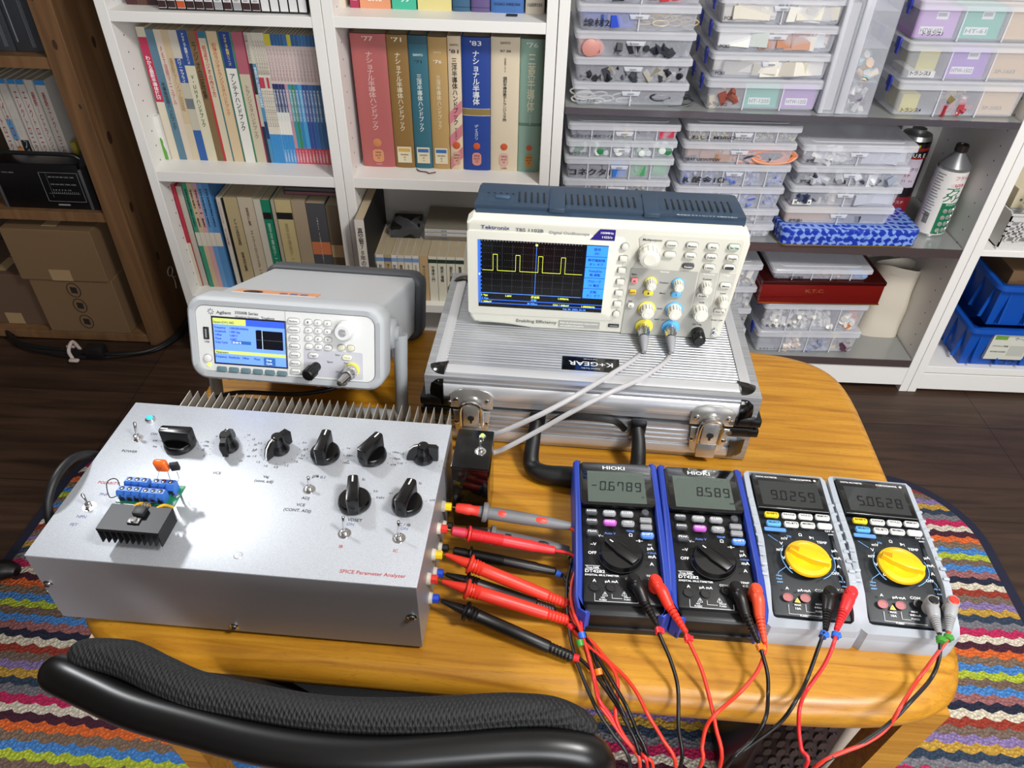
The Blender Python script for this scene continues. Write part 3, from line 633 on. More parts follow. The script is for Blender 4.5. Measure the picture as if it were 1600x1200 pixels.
ticks(*KN[1], .020, ['0', '1', '2', '5'], 140, 215); ticks(*KN[1], .020, ['10', '15', '20', '30', '40', '50'], 60, -45)
ticks(*KN[2], .020, ['2.2', '1.8', '1.5', '1.2', '1.0', '0.8', '1.3', '1.6', '2.0', '2.3', '2.6'], 160, 395)
ticks(*KN[3], .019, ['1u', '10u'], 165, 195); ticks(*KN[3], .019, ['1m', '10m', '100m'], 35, -20)
ticks(*KN[4], .019, ['1m', '0'], 180, 200); ticks(*KN[4], .019, ['100m', '1Apm', 'x1A'], 25, -20)
ticks(*KN[5], .019, ['1:5', '1:10'], 165, 200); ticks(*KN[5], .019, ['0.2', '0.1'], 0, -25)
ticks(*KN[6], .019, ['0.5', '0.65V'], 50, 25); ticks(*KN[7], .019, ['x1', 'x10'], 140, 25)
b.lathe([(.0042, 0), (.0035, .0006), (0, .0008)], m('#b4b6ba', .5, .5), UP(.012, -.088, AT), 16)
b.build('cover_panel', an, 30)
KB = m('#040405', .25, bump=.05, scale=2000)
def barknob(x, y, a, sc_=1):
    b = MB(); X = Mx((x, y, AT), (0, 0, math.radians(a)))
    b.lathe([(.0150*sc_, .0008), (.0155*sc_, .003), (.0150*sc_, .007), (.0138*sc_, .0085), (0, .0085)], KB, X, 36)
    w, l = .0058, .0160*sc_
    o_ = [(-w, -l+.002), (-w*.7, -l), (w*.7, -l), (w, -l+.002), (w*.85, l*.92), (w*.5, l), (-w*.5, l), (-w*.85, l*.92)]
    b.prism(o_, .004, .0235, KB, .001, M=X)
    b.add([(-.0007, l*.45, .02362), (.0007, l*.45, .02362), (.0007, l*.92, .02362), (-.0007, l*.92, .02362)], [(0, 1, 2, 3)], m('#f2f2f2', .5), X)
    b.lathe([(.0020, 0), (.0016, .0002), (0, .0002)], m('#000000', .9), X @ Mx((0, -l-.00005, .012), (PI/2, 0, 0)), 12)
    for q_ in (-1, 1): b.box((q_*.0095, 0, .0082), (.0006, .018*sc_, .001), KB, M=X)
    b.build('knob', an, 40)
def chick(x, y, a):
    b = MB(); X = Mx((x, y, AT), (0, 0, math.radians(a)))
    b.lathe([(.0098, .0005), (.0102, .002), (.0095, .006), (.0075, .0095), (.0066, .013), (.0064, .019), (.0055, .021), (0, .021)], KB, X, 28)
    # blade: a thin vertical plate with a rounded front fin and a blunt tail
    o_ = [(-.0150, .002), (-.0155, .017), (-.013, .0200), (-.002, .0205), (.004, .0205), (.010, .0185), (.0150, .0135), (.0178, .0060), (.0182, .001)]
    b.prism(o_, -.0028, .0028, KB, 0, M=X @ Mx((0, 0, 0), (PI/2, 0, PI/2)))
    b.prism([(.0032, .0212), (.010, .0192), (.0158, .0138), (.0186, .0060), (.0190, .001), (.0182, .001), (.0150, .0135), (.010, .0185), (.004, .0205)], -.0006, .0006, m('#e8e8e8', .4), 0, M=X @ Mx((0, 0, 0), (PI/2, 0, PI/2)))
    b.build('knob', an, 40, label='pointer knob with fin')
barknob(*KN[0], 90, 1.05); chick(*KN[1], 8); chick(*KN[2], 150); barknob(*KN[3], 0); barknob(*KN[4], -25); chick(*KN[5], 92); barknob(*KN[6], 12, 1.06); barknob(*KN[7], -12)
def toggle(par, x, y, z, tilt, h=.015, ax=0):
    b = MB(); X = Mx((x, y, z)); b.lathe([(.0045, 0), (.0045, .0022), (0, .0022)], CHROME, X, 6); b.lathe([(.0062, -.0002), (.0062, .0004), (0, .0005)], CHROME, X, 24); b.lathe([(.0031, .002), (.0031, .0048), (.0022, .0052), (0, .0050)], CHROME, X, 16)
    Y = X @ Mx((0, 0, .0035), (math.radians(tilt), math.radians(ax), 0)); b.lathe([(.0009, 0), (.0013, h*.6), (.0018, h), (.0012, h+.0012), (0, h+.0014)], CHROME, Y, 12)
    b.build('toggle_switch', par, 40)
toggle(an, -.1500, .0500, AT, -20); toggle(an, .0525, -.0030, AT, -18, .011); toggle(an, -.1510, -.0460, AT, -18, .011, -22); toggle(an, .1015, -.0540, AT, -14, .016); toggle(an, .1535, -.0545, AT, -14, .016)
b = MB(); b.lathe([(.0055, 0), (.0052, .0018), (.0038, .0030), (0, .0030)], CHROME, UP(-.1500, .0800, AT), 24); b.lathe([(.0034, .003), (.0028, .0048), (.0012, .0058), (0, .006)], m('#3fb6dc', .15, emit=.5), UP(-.1500, .0800, AT), 20); b.build('indicator_light', an, label='blue pilot light in a chrome rim')
for x, z in ((-.1725, .060), (-.004, .014), (.1725, .056)):
    b = MB(); X = FR(x, -AD-.0012, z); b.lathe([(.0048, 0), (.0048, .0006), (.003, .0012), (.0030, .0024), (.0012, .0034), (0, .0035)], CHROME, X, 18); b.box((0, 0, .0035), (.0045, .0008, .0006), INK, M=X); b.build('screw', an)
# rear fins: two extrusions, each with its plates
FINM = m('#a39d92', .4, .6, bump=.1, scale=500)
for x0 in (-.131, .0245):
    b = MB(); b.b2((x0, AD, .012), (x0+.150, AD+.0035, AT-.004), FINM)
    for i in range(17): 
        xx = x0+.0006+i*.00929
        b.add([(xx-.0006, AD+.003, .012), (xx+.0006, AD+.003, .012), (xx+.0003, AD+.031, .012), (xx-.0003, AD+.031, .012), (xx-.0006, AD+.003, AT-.003), (xx+.0006, AD+.003, AT-.003), (xx+.0003, AD+.031, AT-.003), (xx-.0003, AD+.031, AT-.003)], [(0, 3, 2, 1), (4, 5, 6, 7), (0, 1, 5, 4), (1, 2, 6, 5), (2, 3, 7, 6), (3, 0, 4, 7)], FINM)
    b.build('finned_heat_sink', an, 0)
# tip jacks on the right side
for y, z, c, lab in ((.031, .0525, '#e8c020', 'yellow tip jack'), (.0008, .0525, '#d8352a', 'red tip jack'), (-.0325, .0525, '#e8c020', 'yellow tip jack'), (-.0615, .0525, '#d8352a', 'red tip jack'), (.031, .0205, '#151515', 'black tip jack'), (.0008, .0205, '#151515', 'black tip jack'), (-.0325, .0225, '#2148c8', 'blue tip jack'), (-.0615, .0205, '#2148c8', 'blue tip jack')):
    b = MB(); X = Mx((AW, y, z), (0, PI/2, 0)); b.lathe([(.0062, 0), (.0058, .003), (.0045, .0036)], plastic('washer', '#d8d2c4', .5) if c == '#e8c020' and y > 0 else (MC.get('wash') or m('#c9c2b4', .4)), X, 20)
    b.lathe([(.0045, .0036), (.0045, .0095), (.0038, .0100), (.0014, .0100), (.0012, .006), (0, .006)], m(c, .35), X, 8); b.build('tip_jack', an, label=lab)
# test board with screw terminals on stand-offs
tbd = MB(); bx, by, bz = -.0865, -.0455, AT+.0165
tbd.b2((bx-.0295, by-.0065, bz), (bx+.0270, by+.0195, bz+.0016), m('#1e7a52', .35)); 
for i in range(6): tbd.lathe([(.0014, 0), (0, .0002)], m('#c8ccc8', .3, 1), UP(bx-.028+i*.0105, by-.0045, bz+.0017), 8)
tbd.build('circuit_board', an)
TB = m('#3a6fc4', .4)
for kx, ky, kz in ((-.0155, .0000, 0), (.0075, -.0005, 0), (-.0135, .0115, .0005), (.0125, .0115, .0005)):
    b = MB(); X = Mx((bx+kx, by+ky, bz+.0016+kz)); L2 = .0108
    pr = [(-.0048, 0), (-.0048, .0075), (-.0025, .0122), (.0032, .0122), (.0045, .0085), (.0045, 0)]
    b.add([(x, y, z) for x in (-L2, L2) for y, z in pr], [(0, 1, 2, 3, 4, 5), (11, 10, 9, 8, 7, 6)]+[(i, 6+i, 6+(i+1) % 6, (i+1) % 6) for i in range(6)], TB, X)
    for i in (-1, 0, 1):
        b.lathe([(.0023, .0123), (.0021, .0124), (0, .0124)], m('#0c1c38', .8), X @ Mx((i*.0070, .0005, 0)), 14); b.box((i*.0070, -.0048, .0032), (.0042, .0006, .0042), INK, M=X)
        b.lathe([(.0014, .0125), (0, .0127)], CHROME, X @ Mx((i*.0070, .0003, 0)), 8)
        b.box((i*.0070-.0035, -.0038, .0100), (.0003, .003, .0045), m('#2a55a0', .5), M=X, rot=(-.45, 0, 0))
    if ky < .005:
        for i, t in enumerate(('E', 'C', 'E') if kx < 0 else ('E', 'C', 'B')): b.txt(t, X @ FR(-.0082+i*.0070, -.0054, .0060), .0042, INK)
    b.build('terminal_block', an, 30)
b = MB(); ox, oy, oz = bx+.0080, by+.0230, bz+.024
b.box((ox, oy, oz), (.0128, .0065, .0150), m('#e2641e', .28), .0028, 3, rot=(.15, 0, .05)); b.txt('104', FR(ox-.003, oy-.0046, oz-.001) , .004, m('#b84a12', .5)); b.tube([(ox-.004, oy, oz-.007), (ox-.007, oy-.004, oz-.016)], .0003, CHROME, 5); b.tube([(ox+.004, oy, oz-.007), (ox+.006, oy-.004, oz-.016)], .0003, CHROME, 5); b.build('film_capacitor', an, label='orange capacitor')
b = MB(); b.box((ox+.0115, oy+.002, oz-.002), (.0080, .004, .0100), INK, .0006, rot=(.2, 0, .3)); b.tube([(ox+.013, oy, oz-.007), (ox+.0155, oy-.004, oz-.012), (ox+.012, oy-.006, oz-.017)], .0003, CHROME, 5); b.build('transistor', an)
for x, y in ((-.025, .016), (.0235, .015), (-.025, -.003), (.0235, -.003)): MB().cyl((bx+x, by+y, AT), (bx+x, by+y, bz), .0028, CHROME, n=6).build('standoff', an)
MB().lathe([(.0035, 0), (.0032, .0018), (0, .0024)], CHROME, UP(bx+.0235, by+.0065, bz+.0016), 12).build('screw', an)
b = MB(); hx, hy, hz = -.0815, -.0775, AT+.0285     # black heat sink with a power transistor, top face up
HS = m('#121214', .42, .4)
b.b2((hx-.0288, hy-.0150, hz-.0030), (hx+.0288, hy+.0150, hz), HS, .0003)
for i in range(11): b.b2((hx-.0283+i*.00552, hy-.0150, hz-.0185), (hx-.0272+i*.00552, hy+.0150, hz-.003), HS)
b.build('black_heat_sink', an, 0)
b = MB(); b.box((hx+.003, hy+.006, hz+.0028), (.0105, .0090, .0048), m('#232326', .5), .0005); b.box((hx+.0015, hy-.0035, hz+.0010), (.0108, .0070, .0014), m('#cfcfcf', .25, 1), .0003); b.lathe([(.0032, .0017), (.0028, .0032), (0, .0036)], CHROME, UP(hx+.0015, hy-.0035, hz), 16)
for i in (-1, 0, 1): b.tube([(hx+.003+i*.0025, hy+.010, hz+.002), (hx+.003+i*.0025, hy+.018, hz+.001), (hx+.003+i*.003, hy+.026, bz+.0045)], .0005, CHROME, 6)
b.build('power_transistor', an)
b = MB(); YB = m('#d8a820', .4)
for q_ in (-.008, .014): MB().tube([(hx+q_, hy+.014, hz-.001), (hx+q_+.004, hy+.019, hz-.002), (hx+q_+.008, hy+.024, bz+.002)], .0015, YB, 7).build('yellow_wire', an)
b.tube([(bx-.031, by+.004, bz), (bx-.037, by-.002, bz+.002), (bx-.041, by+.006, bz+.012), (bx-.036, by+.010, bz+.015), (bx-.030, by+.008, bz+.014), (bx-.028, by+.002, bz+.004)], .0005, INK, 6)
b.build('jumper_wire', an)
for q_ in (-1, 1): MB().cyl((hx+q_*.018, hy+.012, AT), (hx+q_*.018, hy+.012, hz-.003), .0028, CHROME, n=6).build('standoff', an)
# left side: cord arch with gland, lower handle
b = MB(); b.cyl((-AW-.008, -.060, .052), (-AW-.008, -.060, .072), .0055, m('#c9c6c2', .4)); b.cyl((-AW+.001, -.060, .060), (-AW-.008, -.060, .060), .004, m('#c9c6c2', .4)); b.build('cord_gland', an)
b = MB(); b.tube([(-AW-.008, -.060, .070), (-AW-.0085, -.058, .092), (-AW-.008, -.047, .112), (-AW-.008, -.026, .1215), (-AW-.008, .0, .118), (-AW-.008, .024, .100), (-AW-.006, .034, .085), (-AW+.002, .036, .080)], .0042, BLKRB, 12); b.build('power_cord', an)
b = MB(); b.tube([(-AW+.002, -.092, .046), (-AW-.0075, -.0925, .044), (-AW-.0105, -.093, .030), (-AW-.006, -.093, .013), (-AW+.006, -.090, .004)], .0036, m('#b7a99a', .3, .3), 10); b.lathe([(.0048, 0), (.0048, .003), (.0042, .004)], CHROME, Mx((-AW-.0105, -.093, .026)), 14); b.build('earth_lead', an, label='beige lead at the left side')
for x in (-.15, .15):
    for y in (-.085, .085): MB().cyl((x, y, 0), (x, y, .005), .008, BLKRB).build('foot', an)

# ================================================================ BLACK POWER BOX
bb = thing('black_plastic_box', 'small glossy black plastic box with green light and toggle, beside the silver analyzer', 'power supply box', (-.0532, .5665, T), (0, 0, -.05))
b = MB(); b.b2((-.0195, -.0290, 0), (.0195, .0290, .0935), BLKGL, .0015); b.build('body', bb); MB().b2((-.0200, -.0295, .0915), (.0200, .0295, .0955), m('#08080a', .2), .0012).build('lid', bb)
b = MB(); b.lathe([(.0040, 0), (.0038, .0016), (.0026, .0024), (0, .0024)], CHROME, UP(.0080, .0185, .0955), 20); b.lathe([(.0022, .0022), (.0016, .004), (0, .0046)], m('#8ff03a', .2, emit=3), UP(.0080, .0185, .0955), 16); b.build('indicator_light', bb, label='lit green light')
toggle(bb, .0085, -.004, .0955, -14, .010)

# ================================================================ MULTIMETERS
def meter_blue(label, x, y, yaw, digits, ly, first):
    r = thing('digital_multimeter', label, 'multimeter', (x, y, T), (0, 0, yaw), 'digital multimeters in a row')
    BK = m('#090a0c', .45, bump=.06, scale=1500); BL = m('#213a98', .42, bump=.05, scale=1200)
    b = MB(); b.box((0, -.003, .021), (.081, .197, .038), BK, .006, 3); b.b2((-.0400, -.090, .030), (.0400, .0965, .0445), BK, .003, 2)
    W = m('#e6e8ea', .5); LB_ = m('#5b86dd', .5); Z = .0447
    def t(s_, px, py, sz, c=W, f=None, al='C'): b.txt(s_, UP(px, py, Z), sz, c, align=al, fit=f)
    for s_, px, py, sz, c in (('OFF', -.0300, -.0305, .0050, W), ('~V', -.0285, -.0195, .0052, W), ('V~', -.0205, -.0080, .0046, W), ('Auto V', -.0105, -.0040, .0040, LB_), ('⏄', 0, 0, .004, W), ('Ω', .0110, -.0055, .0056, W), ('TEMP', .0110, .0003, .0036, LB_), ('⊣⊢', .0195, -.0125, .0050, W), ('μA', .0300, -.0215, .0056, W), ('mA', .0310, -.0320, .0056, W), ('A', .0300, -.0415, .0056, W),
        ('DC', .0300, -.0160, .0028, W), ('4-20mA', .0310, -.0265, .0028, LB_), ('A', -.0283, -.0655, .0050, W), ('μA mA', -.0112, -.0655, .0045, W), ('COM', .0065, -.0610, .0036, W), ('⚠', -.0180, -.0815, .0050, W), ('10A', -.0200, -.0850, .0026, W), ('FUSED', -.0200, -.0878, .0026, W), ('⚠', .0010, -.0800, .0050, W), ('500mA', .0040, -.0832, .0024, W), ('FUSED', .0040, -.0860, .0024, W), ('TEMP', .0280, -.0560, .0036, W), ('V Ω', .0280, -.0600, .0032, W)):
        if s_ != '⏄': t(s_, px, py, sz, c)
    t('True RMS', -.0300, -.0487, .0032); t('DT4282', -.0375, -.0540, .0050, W, .020, 'L'); t('DIGITAL MULTIMETER', -.0375, -.0580, .0030, W, .034, 'L')
    for p, q_ in (((-.0375, -.0495), (-.0225, -.0492)), ((-.0375, -.0455), (-.0225, -.0452)), ((-.0283, -.0885), (-.0280, -.0795)), ((-.0283, -.0888), (.0145, -.0885)), ((.0143, -.0885), (.0146, -.0825)), ((-.0112, -.0845), (-.0109, -.0795)), ((-.0112, -.0845), (-.001, -.0842))): b.b2((*p, Z-.0003), (*q_, Z), W)
    b.build('body', r)
    h = MB()
    for s_ in (-1, 1):
        o_ = [(s_*.0400, .094), (s_*.0392, .1000), (s_*.0440, .1015), (s_*.0478, .098), (s_*.0472, .03), (s_*.0478, -.05), (s_*.0480, -.086), (s_*.0455, -.099), (s_*.0375, -.105), (s_*.0330, -.102), (s_*.0392, -.098), (s_*.0405, -.085), (s_*.0398, -.04), (s_*.0400, .03)]
        if s_ > 0: o_ = o_[::-1]
        h.prism(o_, .0, .0478, BL, .003, seg=3)
    h.b2((-.040, -.104, .0), (.040, -.100, .012), BK, .001); h.build('rubber_holster', r)
    p = MB(); p.prism(rr(.0815, .0640, .006, 5, 0, .0655), .0435, .0478, m('#08090b', .12, coat=.5), .0008); p.txt('HIOKI', UP(-.002, .0870, .0480), .0072, W, align='C', fit=.025); p.build('display_window', r)
    l = MB(); l.b2((-.0325, .0375, .0477), (.0315, .0835, .0481), m('#46524c', .15, coat=.6), .0002)
    DG = m('#15191b', .4); seven(l, digits, UP(-.0290 if digits[0] == '-' else -.0080, .0545, .0483), .0135, DG)
    for dx, tx in ((-.028, 'AUTO'), (-.005, 'DC'), (.012, 'HOLD'), (.024, 'mA')): l.txt(tx, UP(dx, .0785, .0483), .0030, m('#5b6660', .5))
    l.txt('mA' if digits[0] != '-' else 'V', UP(.0265, .0450, .0483), .004, DG); l.build('lcd', r, 0)
    def btn(px, py, w, hh, c, tx='', tc=W, lab=None, r_=None):
        k = MB(); k.prism(rr(w, hh, r_ or hh*.45, 5, px, py), .0440, .0475, c, .0012)
        if tx: k.txt(tx, UP(px, py-.0011, .0477), .0036, tc, align='C', fit=min(w*.78, .0024*len(tx)))
        k.build('button', r, 40, label=lab)
    DGY = m('#46484c', .45); GYB = m('#8c8d90', .45)
    btn(-.0292, .0247, .0128, .0068, DGY, 'RANGE' if first is None else 'MX/MN'); btn(-.0100, .0240, .0142, .0070, GYB, 'CLEAR'); btn(.0088, .0240, .0142, .0070, GYB, 'S.LED'); btn(.0287, .0270, .0080, .0075, DGY)
    btn(-.0292, .0115, .0128, .0068, DGY, 'RANGE'); btn(-.0100, .0110, .0142, .0070, m('#b557b8', .4), 'HOLD', lab='purple hold button'); btn(.0090, .0110, .0142, .0070, GYB, 'MEM'); btn(.0283, .0165, .0126, .0060, GYB, r_=.0015); btn(.0280, .0073, .0126, .0060, GYB, r_=.0015)
    btn(-.0290, -.0033, .0128, .0068, DGY, 'PEAK'); btn(.0282, -.0037, .0142, .0070, m('#4f7fd6', .4), 'SHIFT', lab='blue shift button')
    d = MB(); X = UP(-.0008, -.0300, .0440, math.radians(46)); d.lathe([(.0235, 0), (.0235, .0012), (.0225, .0012), (.0222, .0030), (.0205, .0062), (0, .0062)], m('#08090a', .3), X, 44)
    o_ = [(-.0052, -.0195), (.0052, -.0195), (.0070, 0), (.0048, .0190), (0, .0212), (-.0048, .0190), (-.0070, 0)]; d.prism(o_, .004, .0105, m('#0b0b0d', .35), .0015, M=X); d.add([(-.0007, .012, .01062), (.0007, .012, .01062), (.0005, .0195, .0102), (-.0005, .0195, .0102)], [(0, 1, 2, 3)], W, X); d.build('rotary_dial', r, 40)
    for px, py in ((-.0283, -.0718), (-.0115, -.0715), (.0090, -.066), (.0290, -.066)):
        j = MB(); j.lathe([(.0050, 0), (.0050, .0006), (.0036, .0006), (.0034, -.004), (0, -.004)], m('#060607', .4), UP(px, py, .0447), 22); j.build('jack', r)
    return r
def meter_grey(label, x, y, yaw, digits):
    r = thing('digital_multimeter', label, 'multimeter', (x, y, T), (0, 0, yaw), 'digital multimeters in a row')
    GY = m('#a0a6ae', .5, bump=.08, scale=1200); DK = m('#1f2429', .5, bump=.05, scale=1500); W = m('#e9ebed', .5); LB_ = m('#6ea6dc', .5); Z = .0457
    h = MB(); o_ = [(-.040, .0985), (-.0435, .098), (-.0465, .094), (-.0470, .06), (-.0452, .0), (-.0462, -.060), (-.0495, -.092), (-.0490, -.103), (-.0430, -.109), (.0400, -.106), (.0465, -.100), (.0485, -.090), (.0470, -.040), (.0448, .0), (.0452, .06), (.0455, .092), (.0420, .0980)]
    h.prism(o_, 0, .0345, GY, .002)
    # raised rim of the holster
    inn = [(-.0385, .095), (-.0385, .0945), (-.0395, .0930), (-.0395, .06), (-.0380, .0), (-.0380, -.060), (-.0380, -.088), (-.0370, -.0945), (-.0330, -.0970), (.0350, -.0955), (.0385, -.092), (.0392, -.084), (.0385, -.040), (.0380, .0), (.0385, .06), (.0390, .0925), (.0380, .0945)]
    n = len(o_); vs = [(x_, y_, .033) for x_, y_ in o_]+[(x_*.985, y_*.99, .0470) for x_, y_ in o_]+[(x_*1.02, y_*1.01, .0474) for x_, y_ in inn]+[(x_, y_, .040) for x_, y_ in inn]
    fs = [];
    for j in range(3):
        for i in range(n): k = (i+1) % n; fs.append((j*n+i, (j+1)*n+i, (j+1)*n+k, j*n+k)[::-1])
    h.add(vs, fs, GY)
    for s_ in (-1, 1):
        for i in range(9): h.box((s_*.0432, .055-i*.0125, .0470), (.0060, .0035, .0016), GY, .0007)
    h.build('rubber_holster', r, 40)
    b = MB(); b.b2((-.0372, -.093, .010), (.0378, .0985, .0455), DK, .003, 2)
    def t(s_, px, py, sz, c=W, f=None, al='C'): b.txt(s_, UP(px, py, Z), sz, c, align=al, fit=f)
    for s_, px, py, sz, c in (('Hz', -.0110, .0060, .0040, LB_), ('Ω', .0010, .0088, .0050, W), ('▶|', .0120, .0065, .0040, W), ('TEMP', .0215, .0010, .0044, W), ('mV', -.0165, .0022, .0052, W), ('V', -.0210, -.0050, .0056, W), ('mV', -.0240, -.0132, .0052, W), ('V', -.0220, -.0235, .0056, W), ('OFF', -.0145, -.0350, .0042, W), ('μA', .0320, -.0085, .0050, W), ('mA', .0330, -.0180, .0050, W), ('A', .0315, -.0285, .0052, W), ('OFF', .0270, -.0375, .0044, W),
        ('A', -.0222, -.0610, .0046, W), ('μA·mA', -.0055, -.0620, .0044, W), ('COM', .0100, -.0605, .0044, W), ('V·Ω', .0300, -.0575, .0040, W), ('MAX', -.0130, -.0800, .0030, W), ('10A', -.0130, -.0845, .0036, W), ('MAX', .0075, -.0770, .0030, W), ('440mA', .0080, -.0812, .0036, W), ('FUSED', .0075, -.0855, .0028, W), ('FUSED', -.0080, -.0925, .0028, W), ('CAT IV', .0330, .0175, .0030, W), ('DMM', .0335, .0135, .0024, W),
        ('10ms', -.0290, -.0455, .0028, LB_), ('10μA', -.0290, -.0495, .0028, LB_), ('600V', -.0285, -.0535, .0028, LB_), ('Hz %', .0330, -.0465, .0028, LB_), ('duty', .0345, -.0520, .0028, LB_)): t(s_, px, py, sz, c)
    b.prism(rr(.0225, .0046, .0012, 3, -.0240, .0150), .0450, .0459, m('#5a8fd8', .5)); 
    for p, q_ in (((-.0222, -.0900), (-.0219, -.0790)), ((-.0222, -.0903), (.0180, -.0900)), ((-.0055, -.0860), (-.0052, -.0775)), ((-.0055, -.0863), (.0030, -.0860))): b.b2((*p, Z-.0003), (*q_, Z), W)
    b.add([(-.0160, -.0760, Z), (-.0100, -.0760, Z), (-.0130, -.0700, Z)], [(0, 1, 2)], m('#e6c23a', .5)); b.txt('!', UP(-.0135, -.0752, Z+.0001), .004, INK)
    for i in range(16):
        for a0 in (-60, 150):
            a = math.radians(a0+i*5); c_, s_ = math.cos(a), math.sin(a); b.box((.0025+.0265*c_, -.0205+.0265*s_, Z), (.0006, .0024, .0004), LB_, rot=(0, 0, a))
    b.tube([(-.0215, -.0330, Z), (-.0290, -.0400, Z), (-.0300, -.0430, Z)], .0003, LB_, 4, 1); b.tube([(.0260, -.0310, Z), (.0330, -.0400, Z), (.0335, -.0440, Z)], .0003, LB_, 4, 1); b.tube([(-.0330, .0070, Z), (-.0240, -.0010, Z)], .0003, LB_, 4, 1)
    b.build('body', r)
    p = MB(); p.prism([(-.0372, .0930), (-.0372, .0425), (.0378, .0425), (.0378, .0930)], .0450, .0488, m('#060708', .12, coat=.5), .0008); p.txt('DIGITAL MULTIMETER', UP(-.0335, .0872, .0490), .0030, W, fit=.0235); p.txt('YOKOGAWA', UP(.0045, .0868, .0490), .0038, W, fit=.0235); p.add([(.0300, .0882, .049), (.0318, .0900, .049), (.0336, .0882, .049), (.0318, .0864, .049)], [(0, 3, 2, 1)], W); p.build('display_window', r)
    l = MB(); l.b2((-.0320, .0470, .0487), (.0325, .0825, .0491), m('#24292b', .2, coat=.4), .0002); seven(l, digits, UP(-.0215, .0550, .0493), .0140, m('#0a0b0c', .4)); l.build('lcd', r, 0)
    def btn(px, py, c, tx, tc=INK, lab=None):
        k = MB(); k.prism(rr(.0150, .0066, .0022, 5, px, py), .0450, .0482, c, .0012); k.txt(tx, UP(px, py-.0012, .0484), .0038, tc, align='C', fit=min(.0118, .0026*len(tx))); k.build('button', r, 40, label=lab)
        if c is WB:
            pass
    WB = m('#dcdcd8', .4)
    btn(-.0245, .0346, m('#e8c71e', .4), 'SHIFT', lab='yellow button'); btn(-.0062, .0350, WB, 'RANGE'); btn(.0115, .0356, WB, 'HOLD'); btn(.0295, .0366, WB, 'MEMORY'); btn(-.0245, .0226, m('#5aa5e0', .4), 'SELECT', lab='blue button'); btn(-.0058, .0232, WB, 'REL/ΔT%'); btn(.0115, .0240, WB, 'MIN/MAX'); btn(.0293, .0246, WB, '')
    YL = m('#eeb711', .32); d = MB(); X = UP(.0025, -.0205, .0450, math.radians(68)); d.lathe([(.0228, 0), (.0228, .0010), (.0220, .0028), (.0175, .0046), (.0165, .0040), (0, .0040)], YL, X, 48)
    d.prism([(-.0038, -.0205), (.0038, -.0205), (.0068, -.004), (.0062, .010), (.0030, .0200), (-.0030, .0200), (-.0062, .010), (-.0068, -.004)], .0030, .0098, YL, .0014, M=X)
    for i in range(9): d.box((0, .0115+i*.0009, .0100), (.0062-i*.0003, .0003, .0003), m('#a97c08', .5), M=X)
    d.build('rotary_dial', r, 35, label='yellow rotary dial')
    for px, py in ((-.0222, -.0707), (-.0052, -.0700)):
        MB().lathe([(.0050, 0), (.0050, .0006), (.0042, .0006), (.0040, -.0005), (0, -.0005)], m('#8e2328', .4), UP(px, py, .0457), 22).build('fuse_jack', r, label='dark red blanked jack')
    for px, py in ((.0125, -.066), (.0320, -.0645)): MB().lathe([(.0050, 0), (.0050, .0006), (.0036, .0006), (.0034, -.004), (0, -.004)], m('#060607', .4), UP(px, py, .0457), 22).build('jack', r)
    return r
def taper(r, kz, ky):
    seen = set()
    for o in r.children:
        if o.data and o.data.name not in seen:
            seen.add(o.data.name)
            for v in o.data.vertices:
                t = min(1, max(0, (-.03-v.co.y)/.065)); v.co.z *= 1-kz*t; v.co.y += ky*t
            o.data.update()
MT = [(.106, .5030, -.010), (.2005, .5005, -.030), (.2940, .4985, -.055), (.3870, .4950, -.070)]
taper(meter_blue('black multimeter in blue holster reading -0.6789, leftmost of the four meters', *MT[0], '-0.6789', 0, None), .30, .012)
taper(meter_blue('black multimeter in blue holster reading 8.589, second of the four meters', *MT[1], '8.589', 0, 1), .30, .012)
taper(meter_grey('dark multimeter in grey holster with yellow dial reading 9.0259, third of the four', *MT[2], '9.0259'), .42, .016)
taper(meter_grey('dark multimeter in grey holster with yellow dial reading 5.0628, rightmost of the four', *MT[3], '5.0628'), .42, .016)
